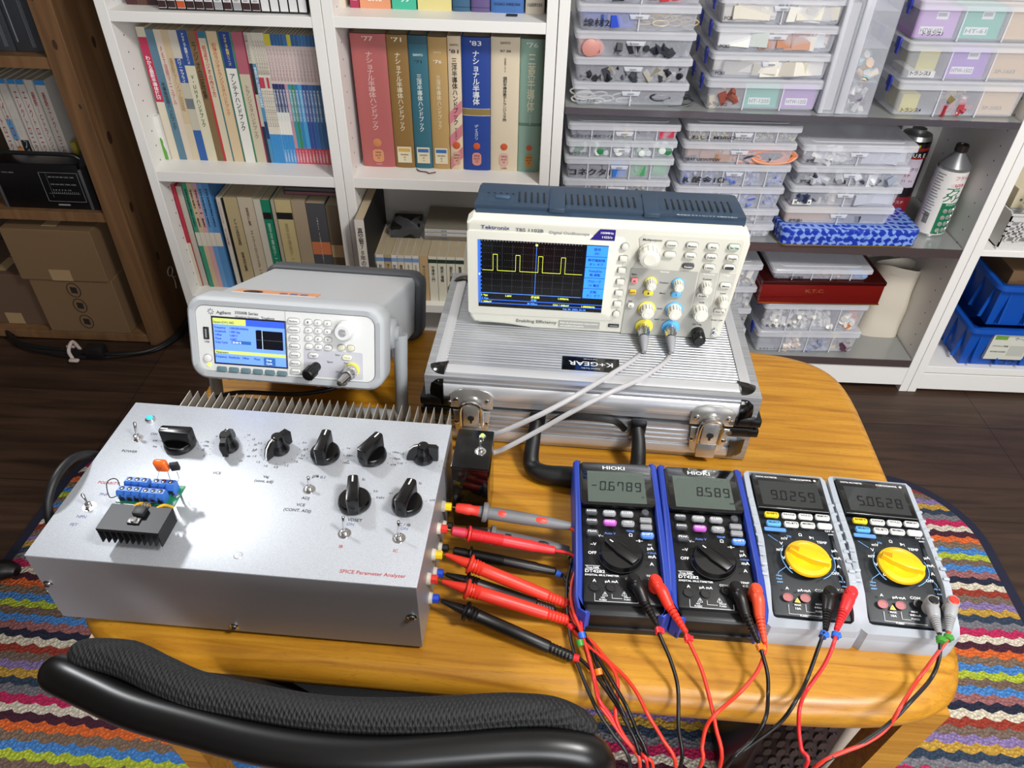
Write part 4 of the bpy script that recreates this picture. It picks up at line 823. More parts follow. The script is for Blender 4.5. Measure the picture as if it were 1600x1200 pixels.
# ================================================================ TEST LEADS
def autoz(pts, z0, z1=T+.0045, edge=1088):
    """cable points: sinking from z0 to the table, then hanging over the front edge"""
    out = []; y0 = pts[0][1]
    for i, p in enumerate(pts):
        if len(p) == 3: out.append(Q(p[0], p[1], z=p[2])); continue
        px, py = p
        if py <= edge:
            k = min(1, (py-y0)/max(1, (edge-y0))); out.append(Q(px, py, z=z0+(z1-z0)*k))
        else: out.append(Q(px, py, y=.338-.00035*(py-edge)))
    return out
GRN, ORG, BLU, RDB = '#3c8a2e', '#d8741c', '#2a62c8', '#d8242c'
def along(b, p, q, prof, mat, n=18): X, l = frame(p, q); b.lathe([(r, t*l) for t, r in prof], mat, X, n)
def lead(label, col, probe, cable, plugp, pcable, band, style, bandat=None):
    root = thing('test_lead', label, 'test lead', (0, 0, 0), 0, 'test leads between the meters and the silver analyzer')
    C_ = m(col, .42); jack, p0, p1 = probe
    J = Vector(jack); A0 = Q(*p0[:2], z=p0[2]); A1 = Q(*p1[:2], z=p1[2]); X, L_ = frame(A0, A1)
    b = MB(); grip = m('#6c6c6e', .5) if style == 'grey' else C_
    if style == 'grey':
        along(b, A0, A1, [(0, .0040), (.02, .0052), (.12, .0060), (.14, .0052), (.18, .0055), (.2, .0058)], m(col, .42))
        along(b, A0, A1, [(.2, .0058), (.23, .0065), (.235, .0105), (.26, .0108), (.275, .0100), (.28, .0068), (.45, .0070), (.8, .0062), (1, .0044)], grip)

        up = Vector((0, -.45, .9)).normalized(); d = (A1-A0).normalized(); up = (up-d*up.dot(d)).normalized(); sd = d.cross(up)
        for t in (.40, .74):
            c = A0.lerp(A1, t)+up*.0054; MM = Matrix((d, sd, up)).transposed().to_4x4(); b.lathe([(.0036, -.001), (.0034, .0008), (.002, .0016), (0, .0018)], m(col, .4), Matrix.Translation(c) @ MM, 14, 2.0, 1)
    elif style == 'rib':
        along(b, A0, A1, [(0, .0034), (.01, .0048), (.13, .0054), (.135, .0046)], m('#c23048' if col != '#070708' else '#070708', .4))
        along(b, A0, A1, [(.135, .0046), (.15, .0048), (.16, .0088), (.175, .0088), (.19, .0056)], C_)
        pr = [];
        for i in range(22): t = .19+i*.0135; pr += [(t, .0056), (t+.004, .0063), (t+.009, .0063), (t+.0130, .0056)]
        along(b, A0, A1, pr+[(.49, .0060), (.8, .0058), (.82, .0052), (.99, .0042), (1, .0030)], C_)
    else:
        along(b, A0, A1, [(0, .0014), (.005, .0020), (.17, .0052), (.18, .0055), (.188, .0098), (.205, .0102), (.215, .0070), (.23, .0066), (.235, .0076), (.245, .0076), (.25, .0066), (.265, .0076), (.275, .0066), (.29, .0074), (.30, .0066), (.5, .0066), (.82, .0060)]+sum([[(.83+i*.026, .0048), (.838+i*.026, .0054), (.85+i*.026, .0052)] for i in range(6)], [])+[(1, .0032)], C_, 20)
    pb = b.build('probe', root, 40)
    t_ = MB(); t_.cyl(J, A0.lerp(A1, .01), .0011, BRASS, n=8); t_.build('probe_tip', pb)
    # the cable hangs below the frame between its two ends
    a = [A1.lerp(A0, .03)]+autoz(cable, p1[2])
    e = [Q(plugp[1][0], plugp[1][1], z=plugp[1][2])]+autoz(pcable, plugp[1][2])
    lo1 = a[-1]+Vector((.01, .0, -.12)); lo2 = e[-1]+Vector((-.01, .0, -.12))
    cb = MB(); cb.tube(a+[lo1, (lo1+lo2)/2+Vector((0, .01, -.05)), lo2]+e[::-1], .0018, C_, 10, 5); cb.build('cable', root, 60)
    # plug: round head over the jack, grip and ribbed neck
    H = Q(*plugp[0]); N_ = e[0]
    d = (N_-H); d.z = 0; d.normalize(); ang = math.atan2(d.y, d.x)
    g = MB(); gm = m('#98989a', .45) if style == 'grey' else (m('#e04a2a', .4) if col == '#d8331f' and style == 'cone' else C_)
    X2 = Matrix.Translation(H) @ Matrix.Rotation(ang, 4, 'Z'); l2 = (Vector((N_.x, N_.y, 0))-Vector((H.x, H.y, 0))).length; dz = N_.z-H.z
    g.lathe([(.0056, -.008), (.0062, 0), (.0060, .0055), (.0050, .0076), (0, .0084)], gm, X2, 24, 1.25, 1)
    g.tube([H, H+Vector((d.x, d.y, 0))*l2*.18+Vector((0, 0, .002)), H+d*l2*.42+Vector((0, 0, dz*.45)), H+d*l2*.5+Vector((0, 0, dz*.55))], [.0056, .0062, .0054, .0046], gm, 14, 4)
    kk = H+d*l2*.5+Vector((0, 0, dz*.55))
    for i in range(7):
        c = kk.lerp(N_, i/7); c2 = kk.lerp(N_, (i+.72)/7); g.cyl(c, c2, .0046-.0003*i, gm, r2=.0045-.0003*i, n=12)
    g.cyl(kk, N_, .0026, gm, n=10)
    g.lathe([(.0048, .0078), (.0040, .0090), (0, .0093)], m(col, .4) if style == 'grey' else gm, X2, 20)
    g.build('plug', root, 40)
    if band:
        bd = MB(); n1 = e[0]; n2 = e[1]; dd = (n2-n1).normalized(); c = n1+dd*.004
        bd.cyl(c, c+dd*.0055, .0036, m(band, .4), n=12); bd.box(c+dd*.003+Vector((.003, 0, .001)), (.004, .005, .003), m(band, .4), .0006); bd.build('marker_band', root, 40)
        bd = MB(); k1 = bandat or A1; c = a[0].lerp(a[1], .4) if not bandat else Q(*bandat); dd = (a[1]-a[0]).normalized() if not bandat else Vector((.2, -.7, -.3)).normalized()
        bd.cyl(c, c+dd*.0055, .0036, m(band, .4), n=12); bd.build('marker_band', root, 40)
AX = lambda y, z: (Matrix.Translation((-.263, .497, T)) @ Matrix.Rotation(-.042, 4, 'Z')) @ Vector((AW+.008, y, z))
RED, BLKc = '#d8331f', '#070708'
U, LW = T+.0525, T+.0205
lead('test lead with grey red-tipped probe in the rearmost yellow jack', '#d83a2c', (AX(.031, .0525), (712, 793, U), (891, 822, U-.018)),
    [(912, 841), (914, 858), (905, 880), (895, 905), (892, 932), (897, 959), (908, 988), (921, 1030), (932, 1075), (937, 1100), (952, 1122), (972, 1150), (990, 1172), (1000, 1198)], ((1486, 945, T+.0430), (1482, 988, T+.046)), [(1480, 999), (1458, 1030), (1432, 1065), (1410, 1100), (1388, 1135), (1353, 1161), (1274, 1198)], GRN, 'grey', (905, 1000, T+.02))
lead('test lead with grey black-tipped probe, ending in the grey plug with a black cap', '#1c1c1e', (AX(.031, .0205), (728, 828, LW+.012), (889, 860, T+.012)),
    [(893, 872), (886, 910), (886, 945), (889, 980), (893, 1004), (904, 1042), (923, 1088), (937, 1116), (960, 1150), (985, 1195)], ((1454, 945, T+.0430), (1468, 990, T+.046)), [(1469, 999), (1467, 1030), (1454, 1061), (1423, 1096), (1384, 1135), (1331, 1170), (1279, 1198)], GRN, 'grey')
lead('test lead with bright red ribbed probe in the rear red jack', '#d8282c', (AX(.0008, .0525), (705, 829, U-.003), (867, 860, T+.024)),
    [(895, 868), (913, 892), (913, 913), (908, 943), (909, 988), (927, 1057), (935, 1092), (952, 1116), (972, 1150), (996, 1172), (1012, 1198)], ((1328, 930, T+.0430), (1307, 984, T+.044)), [(1303, 1004), (1288, 1039), (1261, 1078), (1250, 1104), (1248, 1135), (1252, 1170), (1259, 1198)], BLU, 'rib', (908, 988, T+.022))
lead('test lead with black ribbed probe marked by a blue band', '#070708', (AX(.0008, .0205), (708, 861, LW+.004), (868, 893, T+.010)),
    [(880, 900), (893, 930), (900, 962), (913, 991), (934, 1028), (956, 1064), (979, 1104), (996, 1145), (1012, 1190)], ((1295, 930, T+.0430), (1290, 984, T+.044)), [(1283, 1000), (1261, 1061), (1244, 1094), (1218, 1130), (1165, 1170), (1139, 1192)], BLU, 'rib')
lead('test lead with thick orange-red probe in the second yellow jack', RED, (AX(-.0325, .0525), (696, 866, U-.002), (889, 945, T+.008)),
    [(893, 962), (905, 985), (928, 1006), (948, 1030), (976, 1057), (996, 1084), (1012, 1116), (1036, 1156), (1056, 1198)], ((1180, 926, T+.0430), (1195, 1004, T+.030)), [(1195, 1017), (1184, 1048), (1156, 1082), (1121, 1113), (1104, 1135), (1097, 1166), (1094, 1198)], None, 'cone')
lead('test lead with slim black probe lying behind the lower red probe', '#070708', (AX(-.0325, .0225), (696, 897, LW+.004), (868, 955, T+.008)),
    [(890, 972), (917, 1000), (931, 1035), (948, 1068), (968, 1102), (985, 1140), (1000, 1190)], ((1149, 923, T+.0430), (1184, 1002, T+.032)), [(1190, 1018), (1199, 1052), (1200, 1085), (1196, 1122), (1174, 1157), (1134, 1196)], ORG, 'cone', (934, 1045, T+.01))
lead('test lead with thick red probe in the front red jack', '#d8301f', (AX(-.0615, .0525), (690, 908, U-.006), (889, 970, T+.008)),
    [(900, 990), (925, 1015), (950, 1035), (964, 1060), (965, 1085), (962, 1120), (975, 1150), (1000, 1180), (1020, 1198)], ((1024, 912, T+.0430), (1072, 988, T+.034)), [(1075, 999), (1095, 1043), (1108, 1088), (1118, 1135), (1125, 1198)], RDB, 'cone')
lead('test lead with long black probe in the frontmost blue jack', '#070708', (AX(-.0615, .0205), (689, 938, LW+.002), (896, 1028, T+.008)),
    [(906, 1030), (923, 1046), (948, 1079), (970, 1112), (989, 1149), (1009, 1182), (1016, 1198)], ((990, 910, T+.0430), (1027, 976, T+.036)), [(1031, 993), (1047, 1030), (1059, 1074), (1060, 1135), (1063, 1198)], RDB, 'cone')

# ================================================================ SIGNAL CABLES
def coax(label, pts, r, mat, name='signal_cable', cat='cable', group=None, conn=None):
    root = thing(name, label, cat, (0, 0, 0), 0, group)
    MB().tube(pts, r, mat, 12, 8).build('cable', root, 60)
    if conn: conn(root)
    return root
CW = m('#a9a7a8', .4); WT_ = m('#8f9093', .45)
SCM = Matrix.Translation((.0905, .785, T+HC)) @ Matrix.Rotation(-.03, 4, 'Z')
for i, (sx_, sz_, path, lab) in enumerate((
    (.0580, .0135, [(1006, 545, .645), (990, 562, .655), (950, 588, .6555), (900, 618, .6545), (850, 645, .640), (800, 668, .615), (775, 678, .60), (750, 688, .575), (715, 694, .562)], 'grey signal cable from the yellow oscilloscope input, crossing the case'),
    (.0915, .0145, [(1048, 545, .645), (1040, 565, .655), (1000, 592, .656), (950, 615, .655), (900, 640, .640), (850, 668, .612), (800, 695, .585), (775, 706, .57), (745, 712, .56)], 'grey signal cable from the blue oscilloscope input, nearer the viewer'))):
    s0 = SCM @ Vector((sx_, -.005, sz_)); s1 = SCM @ Vector((sx_-.001, -.026, sz_-.003)); s2 = SCM @ Vector((sx_-.001, -.040, sz_-.008))
    def cn(root, s0=s0, s1=s1, s2=s2):
        b = MB(); X, l = frame(s0+(s1-s0)*.25, s1); b.lathe([(.0070, 0), (.0075, .002), (.0075, l*.55), (.0066, l*.7), (.0066, l)], CHROME, X, 20)
        for k in range(10): b.box((.0075*math.cos(k*.628), .0075*math.sin(k*.628), l*.3), (.0008, .0008, l*.5), CHROME, M=X)
        X, l = frame(s1, s2); b.lathe([(.0058, 0), (.0060, l*.3), (.0044, l), (.0036, l*1.3), (.0030, l*1.5)], WT_, X, 18); b.build('connector', root, 45)
    pts = [s2]+[Q(*p[:2], z=p[2]) for p in path]
    coax(lab, pts, .0031, CW, group='grey signal cables from the oscilloscope', conn=cn)
GM = Matrix.Translation((-.286, .6745, gz)) @ Euler((-GT, 0, -.054)).to_matrix().to_4x4()
g0 = GM @ Vector((.0800, -.004, .0255)); g1 = GM @ Vector((.0780, -.020, .0225)); g2 = GM @ Vector((.0740, -.033, .018))
def gn(root):
    b = MB(); X, l = frame(g0, g1); b.lathe([(.0072, 0), (.0078, .002), (.0078, l*.6), (.0066, l*.7), (.0066, l)], CHROME, X, 22)
    for k in range(12): b.box((.0078*math.cos(k*.5236), .0078*math.sin(k*.5236), l*.35), (.0008, .0008, l*.5), CHROME, M=X)
    X, l = frame(g1, g2); b.lathe([(.0050, 0), (.0042, l*.6), (.0035, l)], CHROME, X, 16); b.build('connector', root, 45)
coax('black coaxial cable drooping from the waveform generator output', [g2]+[Q(*p[:2], z=p[2]) for p in ((540, 600, .628), (505, 611, .618), (465, 616, .610), (425, 615, .604), (385, 613, .600), (355, 616, .596), (330, 625, .585), (315, 640, .57))], .0031, m('#0c0c0e', .28), conn=gn)

# ================================================================ OFFICE CHAIR (its back in the foreground)
ch = thing('office_chair', 'black mesh-backed chair with glossy tubular frame, its back nearest the viewer', 'chair', (0, 0, 0))
CZ = .70
tp_ = [Q(94, 1053, z=CZ-.012), Q(98, 1056, z=CZ), Q(150, 1081, z=CZ+.002), Q(210, 1108, z=CZ+.003), Q(300, 1134, z=CZ+.003), Q(400, 1160, z=CZ+.003), Q(500, 1176, z=CZ+.003), Q(600, 1181, z=CZ+.003), Q(700, 1174, z=CZ+.003), Q(800, 1167, z=CZ+.003), Q(870, 1168, z=CZ+.002), Q(915, 1177, z=CZ-.004), Q(930, 1190, z=CZ-.02)]
left = [Q(102, 1058, z=CZ-.03), Q(150, 1074, z=CZ-.07), Q(300, 1120, z=CZ-.18), Q(420, 1160, z=CZ-.28), Vector((-.16, .36, .39))]; right = [Q(926, 1200, z=CZ-.05), Q(880, 1215, z=CZ-.14), Q(700, 1210, z=CZ-.26), Vector((-.14, .36, .39))]
TUB = m('#040405', .34)
MB().tube(left[::-1]+tp_+right, .0135, TUB, 20, 6).build('frame_tube', ch, 60)
def meshmat():
    a, N, L, b = newmat('black_mesh_fabric'); tc = N.new('ShaderNodeTexCoord'); 
    mp = N.new('ShaderNodeMapping'); mp.inputs['Scale'].default_value = (420, 240, 240); mp.inputs['Rotation'].default_value = (0, 0, .6)
    v = N.new('ShaderNodeTexVoronoi'); v.inputs['Scale'].default_value = 1; v.inputs['Randomness'].default_value = .12; L.new(tc.outputs['Object'], mp.inputs[0]); L.new(mp.outputs[0], v.inputs['Vector'])
    r = ramp(N, [(.25, lin('#030303')), (.6, lin('#0d0d0f'))]); L.new(v.outputs['Distance'], r.inputs[0]); L.new(r.outputs[0], b.inputs['Base Color']); b.inputs['Roughness'].default_value = .7
    bp = N.new('ShaderNodeBump'); bp.inputs['Strength'].default_value = .9; bp.inputs['Distance'].default_value = .002; L.new(v.outputs['Distance'], bp.inputs['Height']); L.new(bp.outputs[0], b.inputs['Normal'])
    return a
MESH = meshmat()
pd = [Q(114, 1024, z=CZ+.008), Q(135, 1022, z=CZ+.010), Q(200, 1031, z=CZ+.012), Q(250, 1055, z=CZ+.012), Q(310, 1080, z=CZ+.012), Q(400, 1099, z=CZ+.012), Q(500, 1115, z=CZ+.012), Q(600, 1120, z=CZ+.012), Q(700, 1118, z=CZ+.012), Q(790, 1112, z=CZ+.012), Q(860, 1114, z=CZ+.011), Q(905, 1128, z=CZ+.006), Q(925, 1142, z=CZ)]
MB().tube(pd, [.006, .011, .0134, .0134, .0130, .0122, .0118, .0122, .0128, .0122, .0110, .009, .006], MESH, 20, 6).build('padded_top_roll', ch, 60)
b = MB(); vs = []; n = len(pd)     # back panel of mesh below the roll
for p in pd[1:-1]: vs += [p+Vector((0, -.004, -.005)), p+Vector((-.004-p.x*.08, .05, -.12)), p+Vector((-.01-p.x*.2, .11, -.24))]
fs = []
for i in range(n-3):
    for j in range(2): fs.append((i*3+j, (i+1)*3+j, (i+1)*3+j+1, i*3+j+1))
b.add(vs, fs, MESH); b.add([v+Vector((0, .006, 0)) for v in vs], fs, MESH); b.build('mesh_back', ch)
b = MB(); b.box((-.150, .575, .40), (.44, .38, .07), m('#0c0c0d', .8, bump=.6, scale=500), .03, 4); b.build('seat', ch)
b = MB(); b.cyl((-.150, .56, .06), (-.150, .56, .37), .028, BLKGL); b.tube([(-.150, .56, .34), (-.150, .34, .34), (-.150, .30, .42)], .016, TUB, 10); b.build('post', ch)
for i in range(5):
    a = math.radians(90+72*i+12); b = MB(); c_, s_ = math.cos(a), math.sin(a)
    b.tube([(-.150, .56, .085), (-.150+.14*c_, .56+.14*s_, .080), (-.150+.28*c_, .56+.28*s_, .062)], [.022, .018, .014], m('#3c3c40', .35, .5), 10); o_ = b.build('base_arm', ch)
    w = MB(); wx, wy = -.150+.28*c_, .56+.28*s_
    for q_ in (-1, 1): w.lathe([(.024, -.008), (.026, 0), (.024, .008)], BLKRB, Matrix.Translation((wx+q_*.012*s_, wy-q_*.012*c_, .040)) @ Euler((PI/2, 0, a+PI/2+PI/2)).to_matrix().to_4x4(), 20)
    w.build('caster', o_)
# ================================================================ SHELVING
YS = 1.5; SD = .285
def shelf_unit(name, label, x0, x1, y0, zs, top, mat, t=.021, depth=SD, back=True, ft=None, parts=None):
    r = thing(name, label, 'bookcase', ((x0+x1)/2, y0, 0)); cx = (x0+x1)/2; w = (x1-x0)/2
    for s_ in (-1, 1):
        b = MB(); b.b2((s_*w, 0, 0), (s_*(w-t), depth, top), mat, .0008, 1)
        for k in range(int(top/.032)):
            for yy in (.035, depth-.05): b.box((s_*(w-t)-s_*.0001, yy, .06+k*.032), (.0006, .0024, .003), m('#3a3836', .8))
        b.build('side_panel', r, 0)
    if back: MB().b2((-w+t, depth-.006, .02), (w-t, depth, top), m('#d5d2ce', .6)).build('back_panel', r, 0)
    for z, th in zs: MB().b2((-w+t, .001, z-th), (w-t, depth-.006, z), mat, .0008, 1).build('shelf', r, 0)
    return r
shelf_unit('bookcase', 'tall white bookcase at left, next to the pine bookcase', -.845, -.4125, YS, [(1.49, .02), (1.17, .02), (.848, .0195), (.528, .0235), (.208, .022), (.08, .06)], 1.8, WHITE)
shelf_unit('bookcase', 'white bookcase in the middle, between the left one and the parts rack', -.4115, .0330, YS, [(1.49, .02), (1.17, .02), (.851, .0205), (.530, .0240), (.208, .022), (.08, .06)], 1.8, WHITE)
rk = shelf_unit('storage_rack', 'wide white rack of clear parts boxes behind the table', .0345, .9885, YS, [(1.49, .02), (1.10, .02), (.080, .06)], 1.8, WHITE)
for z, th in ((.697, .013), (.412, .021), (.100, .020)):
    b = MB(); b.b2((-.4535, -.001, z-th), (.4535, .272, z-.001), m('#aeaaa6', .4)); b.b2((-.4535, -.003, z-th), (.4535, 0, z), m('#8e8c98', .16, .8) if z > .6 else m('#5c4f50', .2, .4, coat=.3)); b.b2((-.4535, 0, z-.001), (.4535, .270, z), m('#9fa19f', .2, .3)); b.build('coated_shelf', rk, 0)
shelf_unit('storage_rack', 'white rack at the right edge holding blue bins', .9895, 1.55, YS, [(1.49, .02), (.412, .015), (.083, .02), (.06, .05)], 1.8, WHITE)
pw = thing('bookcase', 'dark pine bookcase with knotty wooden upright at far left', 'bookcase', (-1.0, 1.565, 0))
KNOT = m('#3b2416', .6)
for x0 in (-.016, -.92):
    b = MB(); b.b2((x0, 0, 0), (x0+.048, .022, 1.5), PINE, .001); b.b2((x0+.010, .022, 0), (x0+.040, .27, 1.5), PINE, .001)
    if x0 > -.1:
        for kx, kz, r_ in ((.026, .765, .0085), (.012, .850, .004), (.034, .640, .005)): b.lathe([(r_*.6, 0), (r_*.55, .0002), (0, .0002)], KNOT, FR(x0+kx, -.0001, kz), 16, 1, 2.0)
        for ky, kz, r_ in ((.06, .55, .010), (.055, .38, .009), (.12, .74, .008), (.10, .22, .008)): b.lathe([(r_, 0), (r_*.9, .0002), (0, .0002)], KNOT, Mx((x0+.0401, ky, kz), (0, PI/2, 0)), 16, 1.5, .9)
    b.build('upright', pw, 0)
for z in (.738, .385, 1.1, .03): MB().b2((-.90, .006, z-.024), (-.008, .26, z), PINE, .001).build('shelf', pw, 0)
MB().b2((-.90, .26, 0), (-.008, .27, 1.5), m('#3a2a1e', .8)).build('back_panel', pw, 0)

# ================================================================ BOOKS
def book(x0, x1, z, h, y, d, col, label, group, bands=(), title=None, tc='#222222', ts=None, z1=.93, z0=.2, name='book', cat='book', extra=None, hard=False, sans=None, par=None):
    w = x1-x0; cx = (x0+x1)/2; C_ = m(col, .6, bump=.1, scale=500)
    b = MB(); th = min(.0016 if hard else .0007, w*.2)
    r_ = .0012 if w > .008 else 0
    b.b2((-w/2, 0, 0), (w/2, th, h), C_); b.b2((-w/2, th, 0), (-w/2+th, d, h), C_); b.b2((w/2-th, th, 0), (w/2, d, h), C_)
    if hard:   # gently rounded spine
        o_ = [(-w/2, .004)]+[(-w/2*math.cos(k*PI/8), -.0035*math.sin(k*PI/8)) for k in range(9)]+[(w/2, .004)]
        b.prism(o_, 0, h, C_)
    fy = -.0037 if hard else 0
    for a0, a1, bc in bands:
        if hard: 
            o_ = [(-w/2*.999*math.cos(k*PI/8), -.0037*math.sin(k*PI/8)-.0002) for k in range(9)]; b.prism(o_, h*a0, h*a1, m(bc, .6))
        else: b.b2((-w/2+.0001, -.0003, h*a0), (w/2-.0001, .0001, h*a1), m(bc, .6))
    if title:
        for t in (title if isinstance(title, list) else [title]):
            tx, c, s_, top, bot, vert = t
            if vert: b.txt(tx, FR(0, fy-.0006, h*top), s_, m(c, .6), vert=True, fit=h*(top-bot))
            else: b.txt(tx, FR(0, fy-.0006, h*top), s_, m(c, .6), align='C', fit=min(w*.8, s_*len(tx)*.62))
    if extra: extra(b, w, h, fy)
    o = b.build(name, None, 30)
    o.location = (cx, y, z)
    tag(o, label, cat, group)
    p = MB(); p.b2((-w/2+th, th, .0015 if hard else .0004), (w/2-th, d-.001, h-(.003 if hard else .0006)), PAPERC); p.build('page_block', o, 0)
    return o
# --- upper left bay: thin paperbacks. edges read at one height of the photograph
G1 = 'thin paperbacks and magazines in the left white bookcase'
yb = YS+.068
def ex(px, py, y): return Q(px, py, y=y).x
e0 = [165, 225, 283, 333, 385, 446, 520, 573, 590, 642, 652, 727, 740, 817, 830, 905, 917, 941, 966, 985, 1003, 1020, 1037, 1054, 1073, 1098, 1122, 1145, 1168, 1190, 1215, 1242, 1268, 1295, 1320, 1345, 1370, 1396, 1430]
XS = [ex(200+v/4.706, 127.5, yb) for v in e0]
V = True
def T1(t, c, s_, a, z, v=True): return [(t, c, s_, a, z, v)]
CRM_ = '#c9bda2'
L1 = [
 ('#c8bfa8', [(.46, .93, '#b02a4e'), (0, .46, '#cfc6b0')], T1('わかる最新半導体技術', '#efe6e6', .010, .80, .48), 'paperback with crimson-topped cream spine, leftmost on the shelf'),
 ('#55788a', [], T1('半導体活用ハンドブック', '#22343e', .009, .62, .25), 'blue-grey paperback beside the crimson-topped one'),
 ('#cdbfae', [], T1('FET活用マニュアル', '#b0606a', .008, .88, .45), 'pale beige paperback with faded pink title'),
 ('#c4b08f', [(.0, .3, '#c9bba0')], T1('最新アンプ回路', '#a88a6a', .008, .80, .40), 'tan paperback with almost vanished title'),
 ('#b9b3a2', [(.62, .80, '#2f4f93'), (.80, 1, '#c3bcae'), (0, .25, '#2e5a9c'), (.42, .5, '#6d7277')], T1('パワーサプライ', '#e4e2da', .008, .80, .62), 'worn magazine with blue and cream patches on spine'),
 ('#cfc8ae', [(.75, 1, '#2a4a8a')], T1('アマチュア無線シリーズ', '#dfe2e0', .0062, .98, .76)+T1('V・UHFハンドブック', '#2c5a48', .0095, .68, .28), 'cream V UHF handbook with blue top band and green title'),
 ('#7a6242', [], T1('ラジオ回路集', '#3c2c1c', .010, .92, .50), 'brown paperback with dark radio circuit title'),
 ('#b83036', [], None, 'very thin bright red paperback spine'),
 ('#cbbfa6', [(.95, 1, '#2f6c84')], T1('短波ラジオの作り方', '#b04038', .0085, .90, .52), 'cream paperback with red shortwave radio title'),
 ('#2c6a72', [], None, 'very thin dark teal booklet spine'),
 ('#cdb794', [], T1('初歩のラジオトランジスタハンドブック', '#b5603c', .0095, .92, .38), 'tan handbook with long orange title'),
 ('#3a6b5c', [], None, 'very thin green booklet before the antenna handbook'),
 ('#dcdad2', [(.74, 1, '#1f3c80')], T1('アマチュア無線シリーズ', '#d6c84a', .0068, .98, .76)+T1('アンテナハンドブック', '#1d2024', .0115, .70, .26), 'white antenna handbook with navy top band and yellow lettering'),
 ('#3a7a58', [], None, 'very thin green booklet after the antenna handbook'),
 ('#c2b8a0', [(.70, 1, '#a85a68')], T1('トランジスタハンドブック', '#8a7866', .0105, .62, .20), 'greyish cream transistor handbook with dusty pink top'),
 ('#8a2848', [], None, 'very thin maroon booklet spine'),
 ('#b9b2a0', [(0, .30, '#1c2c40'), (.55, .78, '#2c2c2c')], T1('HAM Journal', '#5a6a8a', .006, .98, .80), 'cream and black magazine beside the maroon booklet'),
 ('#4a86ac', [(.78, 1, '#c9c4b4'), (.2, .34, '#203a66')], T1('高周波回路', '#cfe0ea', .006, .76, .45), 'light blue magazine with cream top'),
]
for i, (c, bd, tt, lab) in enumerate(L1): book(XS[i], XS[i+1]-.0002, .528, .272 if i > 0 else .276, yb, .17, c, lab, G1, bd, tt)
mg = [('#d4cdbd', '#b8324a', '#2f86c4'), ('#d4cdbd', '#b8324a', '#2f86c4'), ('#d4cdbd', '#c0c0b8', '#2f86c4'), ('#d4cdbd', '#b8324a', '#2f86c4'), ('#d6d0c0', '#b8b4a4', '#2f86c4')]
lab5 = ['thin cream magazine with a pink mid patch, first of the blue-footed run', 'thin cream magazine with a pink mid patch, second of the blue-footed run', 'thin plain cream magazine in the blue-footed run', 'thin cream magazine with a pink mid patch, fourth of the blue-footed run', 'thin cream magazine just left of the yellow-topped ones']
for k, (a, p_, f_) in enumerate(mg): book(XS[18+k], XS[19+k]-.0002, .528, .272, yb, .17, a, lab5[k], G1, [(0, .24, f_), (.60, .68, p_)], T1('トランジスタ技術', '#8a8078', .0045, .95, .70)+T1('エレクトロニクス', '#77706a', .0040, .58, .30))
tops = ['#cfc234', '#cfc234', '#2c5f96', '#2c5f96', '#2c5f96', '#2c5f96', '#3a70a0', '#cfc234', '#2c5f96', '#2c5f96', '#35679a', '#35679a', '#2f5f90', '#2f5f90', '#2f5f90']
mids = ['#26285e', '#26285e', '#2a2c66', '#2a2c66', '#b58a94', '#2a8a98', '#2f7f5c', '#2a7ab0', '#3f9ccc', '#2f4f9c', '#34549a', '#2a66a8', '#2a5a88', '#2a5a88', '#2a5a88']
feet = ['#2f86c4', '#2f86c4', '#2f86c4', '#2f86c4', '#c03a60', '#c03a60', '#b8343c', '#c03a60', '#b8343c', '#b8343c', '#b8343c', '#c03a60', '#b8343c', '#b8343c', '#b8343c']
cn_ = ['navy-bodied with yellow top, first', 'navy-bodied with yellow top, second', 'navy-bodied with blue top, first', 'navy-bodied with blue top, second', 'pink-bodied', 'turquoise-bodied', 'green-bodied', 'mid-blue-bodied with yellow top', 'sky-blue-bodied', 'indigo-bodied', 'slate-indigo-bodied', 'bright-blue-bodied', 'dark-blue-bodied, third from the right end', 'dark-blue-bodied, second from the right end', 'dark-blue-bodied, at the right end of the shelf']
for k in range(15):
    w0, w1 = (.56, .22) if k < 5 else (.14, .14)
    bd = [(.92, 1, tops[k]), (.64, .92, '#cdbdb8'), (.42 if k < 4 else .13, .64, mids[k]), (0, .24 if k < 4 else .13, feet[k])]
    book(XS[23+k], XS[24+k]-.0002, .528, .270, yb+.001, .17, '#e2dfd6', 'thin magazine, '+cn_[k]+', in the upper left bay', G1, bd, T1('トランジスタ技術', '#9a6a72', .0045, .90, .66)+T1('特集実用電子回路の設計', '#c9d4dc', .0040, .60, .35)+T1('CQ出版社', '#e8d8d8' if k > 3 else '#cfe0f0', .0040, .115, .01))
z = .528; o = MB().b2((0, 0, 0), (.012, .17, .098), m('#dcd9d6', .6)).build('paper_sleeve', None, 0); o.location = (XS[0]-.0135, yb-.01, .529); tag(o, 'white card sleeve with a green splash left of the books', 'sleeve')
MB().prism([(.0015, .002), (.011, .002), (.0112, .02), (.008, .035), (.009, .045), (.006, .052), (.002, .048), (.0015, .02)], .0002, .0006, m('#5c9a3c', .6), M=Mx((0, 0, 0), (PI/2, 0, 0))).build('green_print', o, 0)

